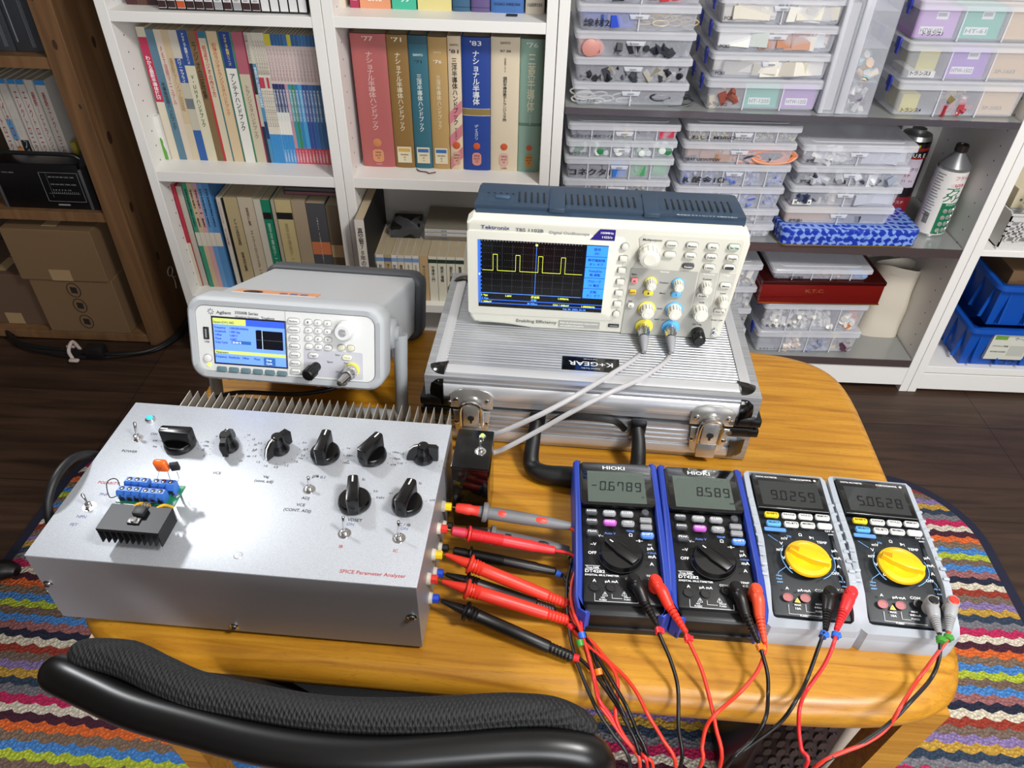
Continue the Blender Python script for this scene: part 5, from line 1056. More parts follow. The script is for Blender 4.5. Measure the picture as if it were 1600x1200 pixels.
# --- upper middle bay: eight thick semiconductor handbooks
G2 = 'thick hardback data books on the middle shelf'
yb2 = YS+.066
e2 = [(155, 0), (395, 0), (540, 0), (672, 0), (803, 0), (898, 0), (1097, 0), (1297, 0), (1462, 0)]
XB = [ex(520+v/4.444, 135, yb2) for v, _ in e2]
def lab_(kind, c1=None):
    def f(b, w, h, fy):
        W_ = m('#d9cdb0', .6); y_ = fy-.0009
        if kind == 'oval':
            b.prism(rr(w*.34 if w > .035 else w*.55, h*.105, min(w*.16, .008), 5, 0, h*.095), 0, .0004, m(c1 or '#c9a878', .6), M=FR(0, y_+.0004, 0))
            for k, t in enumerate(('549.8', '54 ST', '77')): b.txt(t, FR(0, y_-.0002, h*(.115-.024*k)), .0055, INK, align='C')
            b.lathe([(w*.13 if w > .035 else w*.3, 0), (w*.12 if w > .035 else w*.28, .0003), (0, .0003)], m('#c9542c', .6) if c1 != '#c98a62' else m('#c07a4c', .6), FR(0, y_+.0004, h*.20), 20)
        else:
            b.b2((-w*.36, y_, h*.045), (w*.36, y_+.0004, h*.175), W_)
            b.b2((-w*.30, y_-.0003, h*.135), (w*.30, y_, h*.162), m(c1 or '#2f68a8', .6))
            for k in range(3): b.txt(('549.8035', '54', '71')[k], FR(0, y_-.0002, h*(.105-.022*k)), .0048, INK, align='C')
    return f
BW = '#d9d2c6'
L2 = [('#a85a58', T1('\'77', '#d8b8b0', .012, .955, 0, False)+T1('ナショナル半導体ハンドブック', '#cfa8a2', .0155, .88, .30)+T1('CQ出版社', '#c9a49c', .0045, .02, 0, False), 'oval', '#c98a62', 'dusty red 1977 hardback data book, leftmost of the thick row'),
 ('#856534', T1('\'71', '#e0dac8', .011, .955, 0, False)+T1('ナショナル半導体ハンドブック', '#d3c9ae', .0125, .88, .30), 'box', '#c9a352', 'olive-brown hardback data book with cream library label'),
 ('#2f6474', T1('SANYO', '#d6dcd8', .0065, .86, 0, False)+T1('\'71', '#22303a', .008, .81, 0, False)+T1('三洋半導体ハンドブック', '#cfd8d4', .0112, .73, .30), 'box', '#2f68a8', 'teal hardback data book with blue and white library label'),
 ('#b0905a', T1('SANYO', '#d8ccae', .0050, .89, 0, False)+T1('\'76', '#e4dcc8', .009, .82, 0, False)+T1('三洋半導体ハンドブック', '#d8cdae', .0098, .73, .33), 'box', '#2f68a8', 'scuffed golden-tan hardback data book with faded title'),
 ('#d6c4a8', T1('SANYO', '#3a3430', .0055, .935, 0, False)+T1('\'81', '#3a3430', .010, .885, 0, False)+T1('三洋半導体ハンドブック', '#26221f', .0115, .85, .36)+T1('ディスクリ', '#3a3430', .006, .34, .24), 'oval', '#d09a88', 'cream 1981 hardback data book with pink diagonal stripes'),
 ('#1d3f8e', T1('\'83', '#e6e8ea', .0125, .945, 0, False)+T1('ナショナル半導体', '#e2e6ea', .0150, .91, .52)+T1('ディスクリ', '#c9d2de', .009, .37, .25), 'oval', '#d08a80', 'royal blue 1983 hardback data book with gold band'),
 ('#d6c8ae', T1('SANYO', '#3a3430', .0065, .955, 0, False)+T1('\'87 88', '#4a4440', .0060, .90, 0, False)+T1('三洋半導体データブック', '#5a5450', .0045, .86, .76)+T1('個別半導体素子トランジスタ編', '#2a2622', .0085, .73, .40)+T1('CQ出版社', '#6a645c', .0045, .02, 0, False), 'oval', '#d8a89a', 'cream 1987 hardback data book with small black title'),
 ('#86a494', T1('\'76', '#d8dcc8', .0125, .945, 0, False)+T1('三菱半導体', '#d4d2b4', .0165, .90, .48)+T1('ハンドブック', '#c9ccb4', .0050, .46, .38), 'oval', '#c98a42', 'pale sage green hardback data book, rightmost of the thick row')]
for i, (c, tt, kd, c1, lab) in enumerate(L2):
    bd = []
    if i == 2: bd = [(.94, 1, '#27505e')]
    if i == 5: bd = [(.44, .49, '#8a7440'), (.486, .492, '#d8d8d8'), (.437, .442, '#d8d8d8')]
    if i == 7: bd = [(.372, .395, '#5c7868')]
    if i == 4:
        lf = lab_(kd, c1)
        def f5(b, w, h, fy, lf=lf):
            for a0 in (.36, .18, .0):
                b.add([(-w*.49, fy-.0002, h*a0), (-w*.49, fy-.0002, h*(a0+.09)), (w*.49, fy-.0002, h*(a0+.19)), (w*.49, fy-.0002, h*(a0+.10))], [(0, 1, 2, 3)][::1], m('#c97a84', .6))
            lf(b, w, h, fy)
        ex_ = f5
    else: ex_ = lab_(kd, c1)
    book(XB[i], XB[i+1]-.0008, .530, (.276, .276, .276, .274, .277, .276, .278, .276)[i], yb2, .19, c, lab, G2, bd, tt, hard=True, extra=ex_)
o = MB().tube([(-.0, 0, 0), (.008, -.012, .001), (.024, -.016, .001), (.030, -.022, .001), (.044, -.016, .001)], .0012, m('#6a2420', .6), 6).build('ribbon', None); o.location = (XB[2]+.004, yb2-.012, .5316); tag(o, 'dark red ribbon bookmark trailing onto the shelf', 'bookmark')

# --- top middle bay: feet of books
G3 = 'books standing on the top middle shelf'; yb3 = YS+.070
e3 = [(526, 533), (533, 541), (548, 562), (563, 611), (613, 651), (653, 706), (707, 735), (736, 766), (767, 819), (821, 851)]
S3 = [('#c9bda6', 'cream thin book at the left end of the top middle shelf', None), ('#cbbfa8', 'second cream thin book on the top middle shelf', None), ('#a02c4a', 'narrow crimson book on the top middle shelf', ('RED', '#e8dada')), ('#d6916a', 'salmon orange yearbook 2002 on the top middle shelf', ('2002', '#f0e4da')), ('#3fae8e', 'green yearbook 99 on the top middle shelf', ('\'99', '#e2f0ea')), ('#d3c686', 'pale yellow thick book on the top middle shelf', None), ('#2f5674', 'dark blue glossy-banded book on the top middle shelf', None), ('#5a4a78', 'purple book on the top middle shelf', None), ('#3a66a4', 'mid blue cloth book with dark lettering on the top middle shelf', ('SUGAKU SHINKOHA', '#1c2c4a')), ('#cfc4b0', 'cream rounded book at the right end of the top middle shelf', ('CQ出版株式会社', '#3a3a3a'))]
for i, (a, b_) in enumerate(e3):
    c, lab, t = S3[i]; x0 = ex(a, 12, yb3); x1 = ex(b_, 12, yb3)
    book(x0, x1-.0005, .851, .25, yb3, .16, c, lab, G3, [(.03, .035, '#1d3850')] if i in (6, 7) else (), [(t[0], t[1], .011 if i in (3, 4) else .007, .055, 0, False)] if t else None, hard=i > 5)
o = MB().box((0, 0, .001), (.022, .012, .002), m('#101c34', .7), .001).build('ribbon', None); o.location = (ex(800, 17, YS+.045), YS+.045, .852); tag(o, 'navy ribbon bookmark under the blue cloth book', 'bookmark')
# --- top left bay: cassette cases and dark albums
G4 = 'white-labelled cassette cases on the top left shelf'; yc = YS+.018
for i in range(16):
    x0 = ex(248+i*14.55, 12, yc); x1 = ex(248+(i+1)*14.55-1.2, 12, yc); w = x1-x0
    foot = '#9a9a9c' if i in (6, 8) else '#3a2426'; foot = '#c2552c' if i == 2 else foot
    b = MB(); b.b2((0, .0005, 0), (w, .066, .105), m('#232326', .25)); b.b2((.0008, -.0002, .003), (w-.0008, .0006, .100), m('#dcdcdc', .4))
    if i < 11: b.b2((.0010, -.0005, .004), (w-.001, 0, .016), m(foot, .5)); b.txt('JQLS', FR(w/2, -.0008, .0185), .0040, m('#5a4a4a', .6), align='C')
    o = b.build('cassette_case', None, 0); o.location = (x0, yc, .849)
    tag(o, 'white cassette case with an orange foot on the top left shelf' if i == 2 else ('white cassette case with grey foot, '+('between two dark-footed ones' if i == 6 else 'first of the paler ones') if i in (6, 8) else ('plain white cassette case toward the right end of the top left shelf' if i > 10 else 'white cassette case with dark brown foot on the top left shelf')), 'cassette case', G4)
for i, (a, b_, c) in enumerate(((197, 214, '#4a2426'), (214, 230, '#5a3a30'), (230, 246, '#3c1f22'))):
    book(ex(a, 4, YS+.05), ex(b_, 4, YS+.05)-.0005, .849, .12, YS+.05, .12, c, ('dark maroon', 'brown', 'dark wine-red')[i]+' slim case left of the cassette cases', 'slim dark cases on the top left shelf', name='slim_case', cat='case')

# --- lower left bay
G5 = 'books in the lower left bay behind the generator'; y5 = YS+.045
def bk5(xa, xb, ytop, y, c, lab, bands=(), tt=None, hard=False, g=G5, d=.18):
    x0 = ex(xa, ytop+60, y); x1 = ex(xb, ytop+60, y); zt = Q((xa+xb)/2, ytop, y=y).z; zt = min(zt, .503)
    return book(x0, x1-.0004, .208, zt-.208, y, d, c, lab, g, bands, tt, hard=hard)
bk5(277, 289, 289, y5, '#a8263c', 'crimson book at the left end of the lower bay', [(0, .45, '#c9c1ae')], T1('半導体規格表', '#5c1420', .006, .95, .6))
bk5(290, 300, 292, y5+.005, '#b9b3a6', 'crumpled grey-white pamphlet beside the crimson book')
bk5(300, 307, 287, y5, '#2f8a6e', 'green-topped thin book in the lower left bay', [(.42, .55, '#c9c6b8')], T1('最新図表', '#12302a', .005, .95, .6))
bk5(307, 315, 287, y5, '#c2ab8c', 'tan thin book beside the green one', [(.42, .55, '#d0cabb')], T1('規格一覧', '#3a2e22', .005, .95, .6))
bk5(315, 322, 287, y5, '#c99aa0', 'pink thin book in the lower left bay', [(.42, .55, '#d0cabb')], T1('規格一覧', '#3a2e22', .005, .95, .6))
bk5(322, 330, 287, y5, '#5f93c4', 'sky blue thin book, left of two alike', [(.42, .55, '#d0cabb')], T1('回路図表', '#1c2c44', .005, .95, .6))
bk5(330, 340, 287, y5, '#4f84b8', 'sky blue thin book, right of two alike', [(.42, .55, '#d0cabb')], T1('回路図表', '#1c2c44', .005, .95, .6))
bk5(341, 350, 292, y5+.04, '#3c4f6c', 'slate blue large book set back in the lower left bay')
bk5(352, 358, 309, y5-.004, '#c9c2b6', 'white-spined book with red lettering beside the black one', (), T1('TESLA ネジの話', '#b03a3a', .004, .95, .5))
bk5(358, 362, 310, y5, '#0e0e10', 'thin black book in the lower left bay')
bk5(363, 383, 309, y5, '#b3a27c', 'khaki-cream thick book in the lower left bay', (), T1('CQ回路 実用集', '#4a4030', .0075, .78, .2))
bk5(384, 407, 309, y5, '#bfb29c', 'beige thick book beside the khaki one', (), T1('実用便覧 エレクトロニクスデータ', '#5c4c40', .007, .9, .15))
bk5(408, 418, 312, y5-.002, '#c6c0b2', 'torn white booklet leaning by the green data book')
bk5(419, 432, 313, y5, '#0f7a5c', 'torn emerald green data book with black square mark', [(.80, .87, '#101010')], T1('東芝半導体データブック', '#a9cdb8', .0075, .76, .1))
bk5(434, 439, 313, y5, '#a9a08e', 'narrow grey worn booklet right of the green data book')
bk5(440, 464, 313, y5, '#bfae7e', 'yellowed data book with black square mark', [(.80, .87, '#101010')], T1('東芝半導体データブック', '#9a8c66', .0085, .76, .1))
bk5(465, 486, 314, y5, '#a3927a', 'stained brown-grey blank book in the lower left bay')
bk5(487, 516, 318, y5, '#4a4a4e', 'charcoal data book with orange band', [(.44, .58, '#c8744c')], T1('SMALL SIGNAL TRANSISTORS', '#c9c9c9', .004, .85, .2))
bk5(517, 537, 321, y5, '#6d604e', 'brown-grey data book with tan band at the bay end', [(.42, .56, '#c2a67c')])
dk = MB()
for i in range(5): 
    o = MB(); o.b2((-.062, 0, 0), (.062, .12, .0095), m('#2a2a2e', .15, coat=.3)); o.b2((-.060, -.0004, .0012), (.060, .0002, .0078), m('#55555c', .15) if i else m('#8a5a66', .3)); o = o.build('disc_case', None, 0)
    o.location = (ex(485, 300, YS+.075), YS+.075, .4555+i*.0098-.006); o.rotation_euler = (0, 0, random.uniform(-.03, .03)); tag(o, 'clear disc case in the flat stack above the lower left books' if i else 'disc case with pink insert, lowest of the flat stack', 'disc case', 'disc cases stacked above the books')
# --- lower middle bay
G6 = 'small paperbacks in the lower middle bay behind the oscilloscope'
y6 = YS+.02
x0 = -.3885; x1 = ex(568, 343, YS-.045); book(x0, x1, .208, Q(560, 343, y=YS-.045).z-.208, YS-.045, .23, '#141414', 'black book with white spine titled in large dark characters, taller than its row', G6, [(0, 1, '#d8d2c9')], T1('真空管70年の歩み', '#26221f', .0125, .92, .42))
XE = [577, 589, 602, 613, 622, 633, 645, 656, 670, 684, 698, 712, 726]
C6 = [('#c9b48c', '#3f9ab0', 'tan paperback with turquoise label, first of the small row'), ('#e2ddd0', '#7a9ac4', 'small cream paperback with blue mark, second in the row'), ('#bda87c', '#4a6a9c', 'small tan paperback with dark blue mark'), ('#e6e3dc', '#8aa6cc', 'small white paperback with pale blue mark'), ('#ddd2bd', '#8aa6cc', 'small beige paperback with pale blue mark'), ('#e0dbcb', '#7a9acc', 'small cream numbered paperback, left of two alike'), ('#e0dbcb', '#7a9ace', 'small cream numbered paperback, right of two alike'), ('#c2a67c', None, 'small tan paperback with black title just before the green-edged ones'), ('#dedbc9', '#26382e', 'cream paperback with green edge and black mark, first of four'), ('#dedbc9', '#26382f', 'cream paperback with green edge and black mark, second of four'), ('#dedbc9', '#263830', 'cream paperback with green edge and black mark, third of four'), ('#dedbc9', '#263831', 'cream paperback with green edge and black mark, last of four')]
TT6 = ['制御', '計測の話', 'アンプ', '計測の基礎', '高周波の話', 'SSBの', 'SSBの2', 'サイリスタ', '半導体入門', '検波と増幅', '測定の実際', '電源の設計']
zt6 = Q(650, 400, y=y6).z
for i, (c, mk, lab) in enumerate(C6):
    x0 = ex(XE[i], 420, y6); x1 = ex(XE[i+1], 420, y6)
    book(x0, x1-.0012, .208, zt6-.208, y6, .155, c, lab, G6, [(.86, .94, mk)] if mk else (), T1(TT6[i], '#3a3a3a', .008, .80, .45))
# thin film bag and boxed discs lying on the books
b = MB(); vs = []; n = 9
for i in range(n):
    for j in range(n):
        u, v_ = i/(n-1), j/(n-1); vs.append((u*.11+.012*math.sin(7*v_), v_*.10, .012+.028*math.sin(3.1*u)*math.sin(2.6*v_+.3)+.008*math.sin(13*u+5*v_)))
b.add(vs, [(i*n+j, (i+1)*n+j, (i+1)*n+j+1, i*n+j+1) for i in range(n-1) for j in range(n-1)], CLEAR); b.add([(.015, .03, .001), (.085, .03, .001), (.085, .10, .001), (.015, .10, .001), (.015, .03, .030), (.085, .03, .030), (.085, .10, .030), (.015, .10, .030)], [(0, 3, 2, 1), (4, 5, 6, 7), (0, 1, 5, 4), (1, 2, 6, 5), (2, 3, 7, 6), (3, 0, 4, 7)], m('#050505', .5))
o = b.build('film_wrapped_box', None, 60); o.location = (ex(590, 300, YS+.07), YS+.075, zt6); tag(o, 'black box in crinkled clear film lying on the small paperbacks', 'wrapped box')
for i in range(3):
    o = MB().b2((0, 0, 0), (.14, .12, .0098), m('#8c8678', .4)).b2((.002, -.0004, .001), (.138, 0, .0085), m('#c9c9c9' if i else '#7c7466', .3)); o.txt('エレクトロニクス資料集', FR(.006, -.0008, .003), .0045, m('#55607a', .5)); o = o.build('disc_case', None, 0); o.location = (ex(660, 315, YS+.10), YS+.10, zt6+.001+i*.010); tag(o, ('brownish disc case, lowest', 'white-labelled disc case, middle', 'white-labelled disc case, topmost')[i]+' of the flat stack in the lower middle bay', 'disc case', 'disc cases lying in the lower middle bay')
# ================================================================ PLASTIC PARTS BOXES
BY = YS+.006; BYAW = .045
def bits(root_M, x0, x1, y0, y1, z0, z1, cols, n, size, label, name='component_heap', shape='mix', rough=.4):
    if len(label.split()) < 5: label += ' inside a clear parts box in the rack'
    n = int(n*(1.3 if shape in ('tape', 'loop') else 2.6)); b = MB(); ms = [m(c, rough) for c in cols]
    for k in range(n):
        s_ = size*random.uniform(.6, 1.2); p = (random.uniform(x0+s_/2, x1-s_/2), random.uniform(y0, y1), min(z0+s_*.3+random.random()**2*(z1-z0-s_*.5), z1-s_*.5)); r_ = (random.uniform(0, 6), random.uniform(0, 6), random.uniform(0, 6)); a = random.choice(ms)
        if shape == 'tape': w3 = min(s_*2.2, (x1-x0)*.8); h3 = min(s_*1.0, (z1-z0)*.8); p = (random.uniform(x0+w3/2, x1-w3/2), p[1], random.uniform(z0+h3/2, z1-h3/2)); b.box(p, (w3, s_*.2, h3), a, rot=(random.uniform(-.2, .2), random.uniform(-.05, .05), random.uniform(-.3, .3)))
        elif shape == 'cyl' or (shape == 'mix' and k % 3 == 0): b.lathe([(s_*.32, -s_*.5), (s_*.32, s_*.5)], a, Mx(p, r_), 8)
        elif shape == 'disc': b.lathe([(s_*.55, 0), (s_*.55, s_*.25), (s_*.4, s_*.3), (0, s_*.3)], a, Mx(p, (PI/2, 0, 0)), 14)
        elif shape == 'loop': 
            q_ = [(p[0]+s_*math.cos(t)*1.6, p[1]+random.uniform(-.004, .004), p[2]+s_*.5*math.sin(t)) for t in [i*PI/4 for i in range(9)]]; b.tube(q_, size*.13, a, 6, 3)
        else: b.box(p, (s_, s_*.6, s_*.5), a, rot=r_)
    o = b.build(name, None, 35); o.matrix_world = root_M; tag(o, label, 'components', 'loose parts heaped in the clear boxes', kind='stuff'); return o
def pbox(x0, x1, z0, z1, label, cells=5, text=None, tx=.03, ts=.010, tl=False, depth=.17, y=None, yaw=None, lip=.013, latch=1, fill=(), blue=False, group='clear plastic parts boxes stacked in the white rack', tf=None, hdiv=False):
    y = BY if y is None else y; yaw = BYAW if yaw is None else yaw
    w, h = x1-x0, z1-z0; r = thing('parts_box', label, 'storage box', (x0, y, z0), (0, 0, yaw), group)
    tr = MB(); t = .0011; ins = .004; hb = h-lip*.55
    def wall(p, q_, mat=FROST): tr.b2(p, q_, mat)
    # tray with gently rounded corners, tapered foot
    o_ = rr(w-2*ins, depth-2*ins, .007, 3, w/2, depth/2); n = len(o_); i_ = rr(w-2*ins-2*t, depth-2*ins-2*t, .006, 3, w/2, depth/2)
    def lay(pts, z, k=1.0): return [(w/2+(px-w/2)*k, depth/2+(py-depth/2)*k, z) for px, py in pts]
    k0 = (w-2*ins-.008)/(w-2*ins)
    L_ = [lay(i_, .003, k0), lay(i_, hb), lay(o_, hb), lay(o_, .004, k0), lay(rr(w-2*ins-.006, depth-2*ins-.006, .007, 3, w/2, depth/2), 0, k0)]
    fs = []
    for j in range(4):
        for i in range(n): k = (i+1) % n; fs.append((j*n+i, j*n+k, (j+1)*n+k, (j+1)*n+i)[::-1])
    fs += [tuple(range(n)), tuple(4*n+i for i in range(n))[::-1]]; tr.add(sum(L_, []), fs, FROST)
    for c in range(1, cells):
        xx = ins+(w-2*ins)*c/cells; tr.b2((xx-.0011, ins+.0012, .003), (xx+.0011, depth-ins-.001, hb-.001), FROST); tr.cyl((xx, ins-.0003, .001), (xx, ins-.0003, hb), .0014, FROSTLID, n=8)
    if text:
        if tl: tr.b2((tx-.003, ins-.0012, hb*.12), (tx+(tf or ts*len(text))+.003, ins-.0008, hb*.12+ts*1.35), m('#e6e6e4', .5))
        tr.txt(text, FR(tx, ins-.0016, hb*.12+ts*.28), ts, INK, fit=tf)
    tr.build('tray', r, 30)
    ld = MB(); o2 = rr(w, depth, .009, 4, w/2, depth/2); n2 = len(o2); i2 = rr(w-.004, depth-.004, .008, 4, w/2, depth/2)
    L2 = [[(px, py, h-lip) for px, py in i2], [(px, py, h-lip) for px, py in o2], [(px, py, h-.003) for px, py in o2], [(px, py, h) for px, py in rr(w-.005, depth-.005, .008, 4, w/2, depth/2)]]
    fs = []
    for j in range(3):
        for i in range(n2): k = (i+1) % n2; fs.append((j*n2+i, j*n2+k, (j+1)*n2+k, (j+1)*n2+i))
    fs.append(tuple(3*n2+i for i in range(n2))); ld.add(sum(L2, []), fs, FROSTLID)
    ld.tube([(x_, y_, h+.0002) for x_, y_ in rr(w*.8, depth*.8, .01, 3, w/2, depth/2)]+[(w/2+w*.4, depth/2+depth*.4-.01, h+.0002)], .0008, FROSTLID, 4, 1)
    ld.build('lid', r, 30)
    if latch:
        lx = MB(); lx.prism([(w/2-.019, h-lip-.004), (w/2+.019, h-lip-.004), (w/2+.016, h-lip-.012), (w/2-.016, h-lip-.012)], -.0008, .0022, FROSTLID, .0006, M=Mx((0, ins, 0), (PI/2, 0, 0))); lx.b2((w/2-.006, ins-.004, h-lip-.009), (w/2+.006, ins-.002, h-lip-.007), m('#8d9096', .4)); lx.build('latch', r, 30)
    if blue:
        for yy in (.035, .12):
            lx = MB(); lx.b2((-.0035, yy, h-.022), (.0005, yy+.018, h-.002), m('#2638a8', .4), .001); lx.b2((-.0025, yy+.004, h-.032), (.0005, yy+.014, h-.020), m('#2638a8', .4), .001); lx.build('side_clip', r, 30, label='dark blue clip')
    Mr = Matrix.Translation((x0, y, z0)) @ Matrix.Rotation(yaw, 4, 'Z')
    for f in fill:
        c0, c1 = f[0], f[1]; a0 = ins+(w-2*ins)*c0/cells+.0035; a1 = ins+(w-2*ins)*c1/cells-.0035
        if f[2] == 'bits': bits(Mr, a0, a1, ins+.004, .040, .0035, hb*f[6] if len(f) > 6 else hb*.8, f[3], f[4], f[5], f[7] if len(f) > 7 else 'small electronic parts heaped in a box', shape=f[8] if len(f) > 8 else 'mix')
        elif f[2] == 'carton':
            _, _, _, col, word, lab, hh = f[:7]; d0 = f[7] if len(f) > 7 else .012
            b = MB(); ww = a1-a0; b.b2((0, 0, 0), (ww, min(.075, depth-.03), hh), m(col, .5), .0008)
            if word: 
                fs_ = min(ww*.62, .040); b.b2((ww*.14, -.0004, hh*.12), (ww*.14+fs_+.004, 0, hh*.12+.0135), m('#dfe0dc', .5)) if col != '#c7a66e' else None
                b.txt(word, FR(ww*.14+.002, -.0007, hh*.12+.0032), .010, m('#3a7a68' if col.startswith('#2') else ('#5a4a5a' if col != '#c7a66e' else '#6a5636'), .5), fit=fs_)
                if len(f) > 8: b.b2((ww*.45, -.0004, hh*.62), (ww*.45+.022, 0, hh*.62+.013), m('#e2e2e0', .5)); [b.b2((ww*.45+.002+i*.0012, -.0006, hh*.62+.005), (ww*.45+.0026+i*.0012, -.0004, hh*.62+.011), INK) for i in range(14)]
            o = b.build('component_carton', None, 0); o.matrix_world = Mr @ Mx((a0, ins+d0, .0032)); tag(o, lab, 'carton', 'small cartons inside the clear boxes')
    return r
# stack A (left of upper shelf)
x0, x1 = .0715, .3040; z = .6975
pbox(x0, x1, z, z+.0462, 'clear parts box with coiled white cable, bottom of the upper left stack', 2, 'ケーブル3', .012, .0075, fill=[(0, 1, 'bits', ['#d8d6cc', '#c8c6be'], 7, .014, .8, 'coiled white cables in the bottom box of the upper left stack', 'loop'), (1, 2, 'bits', ['#22242c', '#30323c'], 16, .018, .7, 'dark cables in the bottom box of the upper left stack', 'loop')])
pbox(x0-.001, x1-.001, z+.0466, z+.093, 'clear parts box of dark cables, second from the bottom of the upper left stack', 1, 'ケーブル2', .012, .0080, fill=[(0, 1, 'bits', ['#23252e', '#3a3c46', '#9a958a', '#1c1d24'], 40, .020, .8, 'mixed dark cables in the second box of the upper left stack')])
pbox(x0-.002, x1-.002, z+.0934, z+.140, 'clear parts box with a pink cable reel, third up in the upper left stack', 1, 'ケーブル1', .012, .0085, fill=[(.0, .26, 'bits', ['#c98a80'], 10, .026, .8, 'pink-wrapped cable reel in the third box', 'disc'), (.28, 1, 'bits', ['#23252e', '#2c2f3a'], 30, .022, .7, 'dark cables beside the pink reel')])
pbox(x0-.001, x1-.001, z+.1404, z+.187, 'clear parts box of blue wire, fourth from the bottom of the upper left stack', 2, '線材2', .012, .0150, tf=.050, fill=[(0, 1, 'bits', ['#2346b8', '#1c3c9c', '#28489c'], 30, .022, .75, 'blue hook-up wire in the fourth box', 'tape'), (1, 2, 'bits', ['#c7b99a', '#6a6864', '#b9a070', '#8a8c90'], 10, .012, .8, 'clear tubing and brown strips beside the blue wire', 'loop')])
pbox(x0, x1, z+.1874, z+.234, 'clear parts box with dark and red wire, topmost visible of the upper left stack', 2, fill=[(0, 1, 'bits', ['#1c2c44', '#20242c'], 20, .018, .7, 'dark wire in the topmost upper left box', 'tape'), (1, 2, 'bits', ['#b02430', '#c0303a'], 16, .018, .7, 'red wire in the topmost upper left box', 'tape')])
# stack B
x0, x1 = .334, .568
pbox(x0, x1, .6975, .7585, 'clear parts box with teal and purple transformer cartons, foot of the second upper stack', 3, 'トランス2', .012, .0085, lip=.016, latch=0, blue=True, fill=[(0, 1, 'bits', ['#b59c62', '#8a4a3c', '#c9b98a'], 6, .024, .85, 'yellow and red wound transformers behind the label'), (1, 2, 'carton', '#2fa78c', 'HT-1205', 'teal HT-1205 carton in the foot of the second upper stack', .046), (2, 3, 'carton', '#9a62b4', 'HTW-1202', 'purple HTW-1202 carton in the foot of the second upper stack', .046)])
for k, (tx, cols, cl, lab) in enumerate((('PCB3', ['#cfc9b8', '#dad6ca', '#b9b4a8'], 1, 'clear box of film-wrapped circuit boards, lowest of the three PCB boxes'), ('PCB2', ['#cdd4d0', '#dcdad4', '#b07a5c'], 1, 'clear box of bagged circuit boards, middle of the three PCB boxes'), ('PCB1', ['#d8d4c4', '#cfcabd', '#e2e0d8'], 2, 'clear box packed with white circuit boards, upper of the three PCB boxes'), (None, ['#cfcfcf', '#b0b4bc'], 1, 'clear parts box cut off by the top of the view above the circuit board boxes'))):
    zz = .759+k*.0492; pbox(x0-.001*k, x1+.003, zz, zz+.0488, lab, cl, tx, .012, .0085, blue=True, fill=[(c, c+1, 'bits', cols, 26, .030, .85, 'bagged circuit boards in the clear box '+('marked '+tx if tx else 'above the marked ones'), 'tape') for c in range(cl)])
# standing boxes
def upbox(px0, px1, pyb, label, h, d, white=False):
    y = YS+.012; a = ex(px0, pyb, y); c = ex(px1, pyb, y); w = c-a
    r = thing('parts_box', label, 'storage box', (a, y, .6975), (0, 0, 0), 'boxes standing on edge in the rack'); b = MB(); FW = FROST
    for p, q_ in (((0, 0, 0), (w, .0012, h)), ((0, d, 0), (w, d+.0012, h)), ((0, 0, 0), (.0012, d, h)), ((w-.0012, 0, 0), (w, d, h)), ((0, 0, 0), (w, d, .0012))): b.b2(p, q_, FW)
    if not white:
        for zz in (.062, .125, .19): b.b2((w*.25, .001, zz), (w-.001, d, zz+.0012), FW)
    b.build('tray', r, 0); b = MB(); b.b2((-.004, -.003, .0), (w*.22, d, h), FROSTLID, .003); b.build('lid', r)
    return r, Matrix.Translation((a, y, .6975)), w
r, Mr, w = upbox(1283, 1307, 162, 'milky translucent box standing on edge right of the second upper stack', .24, .15, True)
MB().b2((.004, .01, .004), (w-.003, .13, .20), m('#b4b2ae', .6)).build('insert', r, 0)
r, Mr, w = upbox(1312, 1364, 155, 'clear compartment box standing on edge with white and purple parts inside', .25, .15)
bits(Mr, w*.3, w-.003, .006, .06, .004, .05, ['#dcdad6', '#c9c7c2', '#3a2c44', '#d8d6d2'], 12, .020, 'white sockets and purple parts in the standing box'); bits(Mr, w*.3, w-.003, .006, .06, .066, .115, ['#cfcac0', '#7a9aa4', '#8fb0b8', '#d8b98a'], 9, .024, 'white rings and pale blue caps in the standing box', shape='cyl')
# stack C with transformer cartons
x0, x1 = .7065, .966; KD = dict(lip=.016, latch=0, blue=True, depth=.20)
pbox(x0, x1, .6975, .7665, 'clear box with wired parts and kraft carton, lowest of the three transformer boxes', 3, 'トランス4', .020, .0095, **KD, fill=[(.22, .72, 'carton', '#c9bb2a', None, 'small yellow carton in the lowest transformer box', .034, .02), (1, 2, 'bits', ['#8a7a4a', '#b59c5a', '#9c2430', '#d8d6d0', '#1c1c20'], 16, .020, .8, 'transformers with twisted red and white leads'), (2, 3, 'carton', '#c7a66e', 'SP-2003', 'kraft SP-2003 carton in the lowest transformer box', .052)])
pbox(x0-.007, x1-.004, .7675, .8375, 'clear box with yellow, purple and kraft cartons, middle of the three transformer boxes', 3, 'トランス3', .020, .0095, **KD, fill=[(.35, .9, 'carton', '#b8ae3c', None, 'yellow carton in the middle transformer box', .046, .02), (.15, .85, 'carton', '#dddbd2', None, 'white flat block in the middle transformer box', .012, .006), (1, 2, 'carton', '#8c52b8', 'HTW-1502', 'purple HTW-1502 carton in the middle transformer box', .055, .012, 1), (2, 3, 'carton', '#c7a66e', 'SP-1603', 'kraft SP-1603 carton in the middle transformer box', .052)])
pbox(x0-.010, x1-.006, .8385, .9085, 'clear box with lilac, teal and kraft cartons, top of the three transformer boxes', 3, 'トランス1', .020, .0095, **KD, fill=[(0, 1, 'carton', '#b488c4', 'HTW-602', 'lilac HTW-602 carton in the top transformer box', .052, .012, 1), (1, 2, 'carton', '#2fa78c', 'HT-61', 'teal HT-61 carton in the top transformer box', .055, .012, 1), (2, 3, 'carton', '#c7a66e', None, 'plain kraft carton in the top transformer box', .055)])
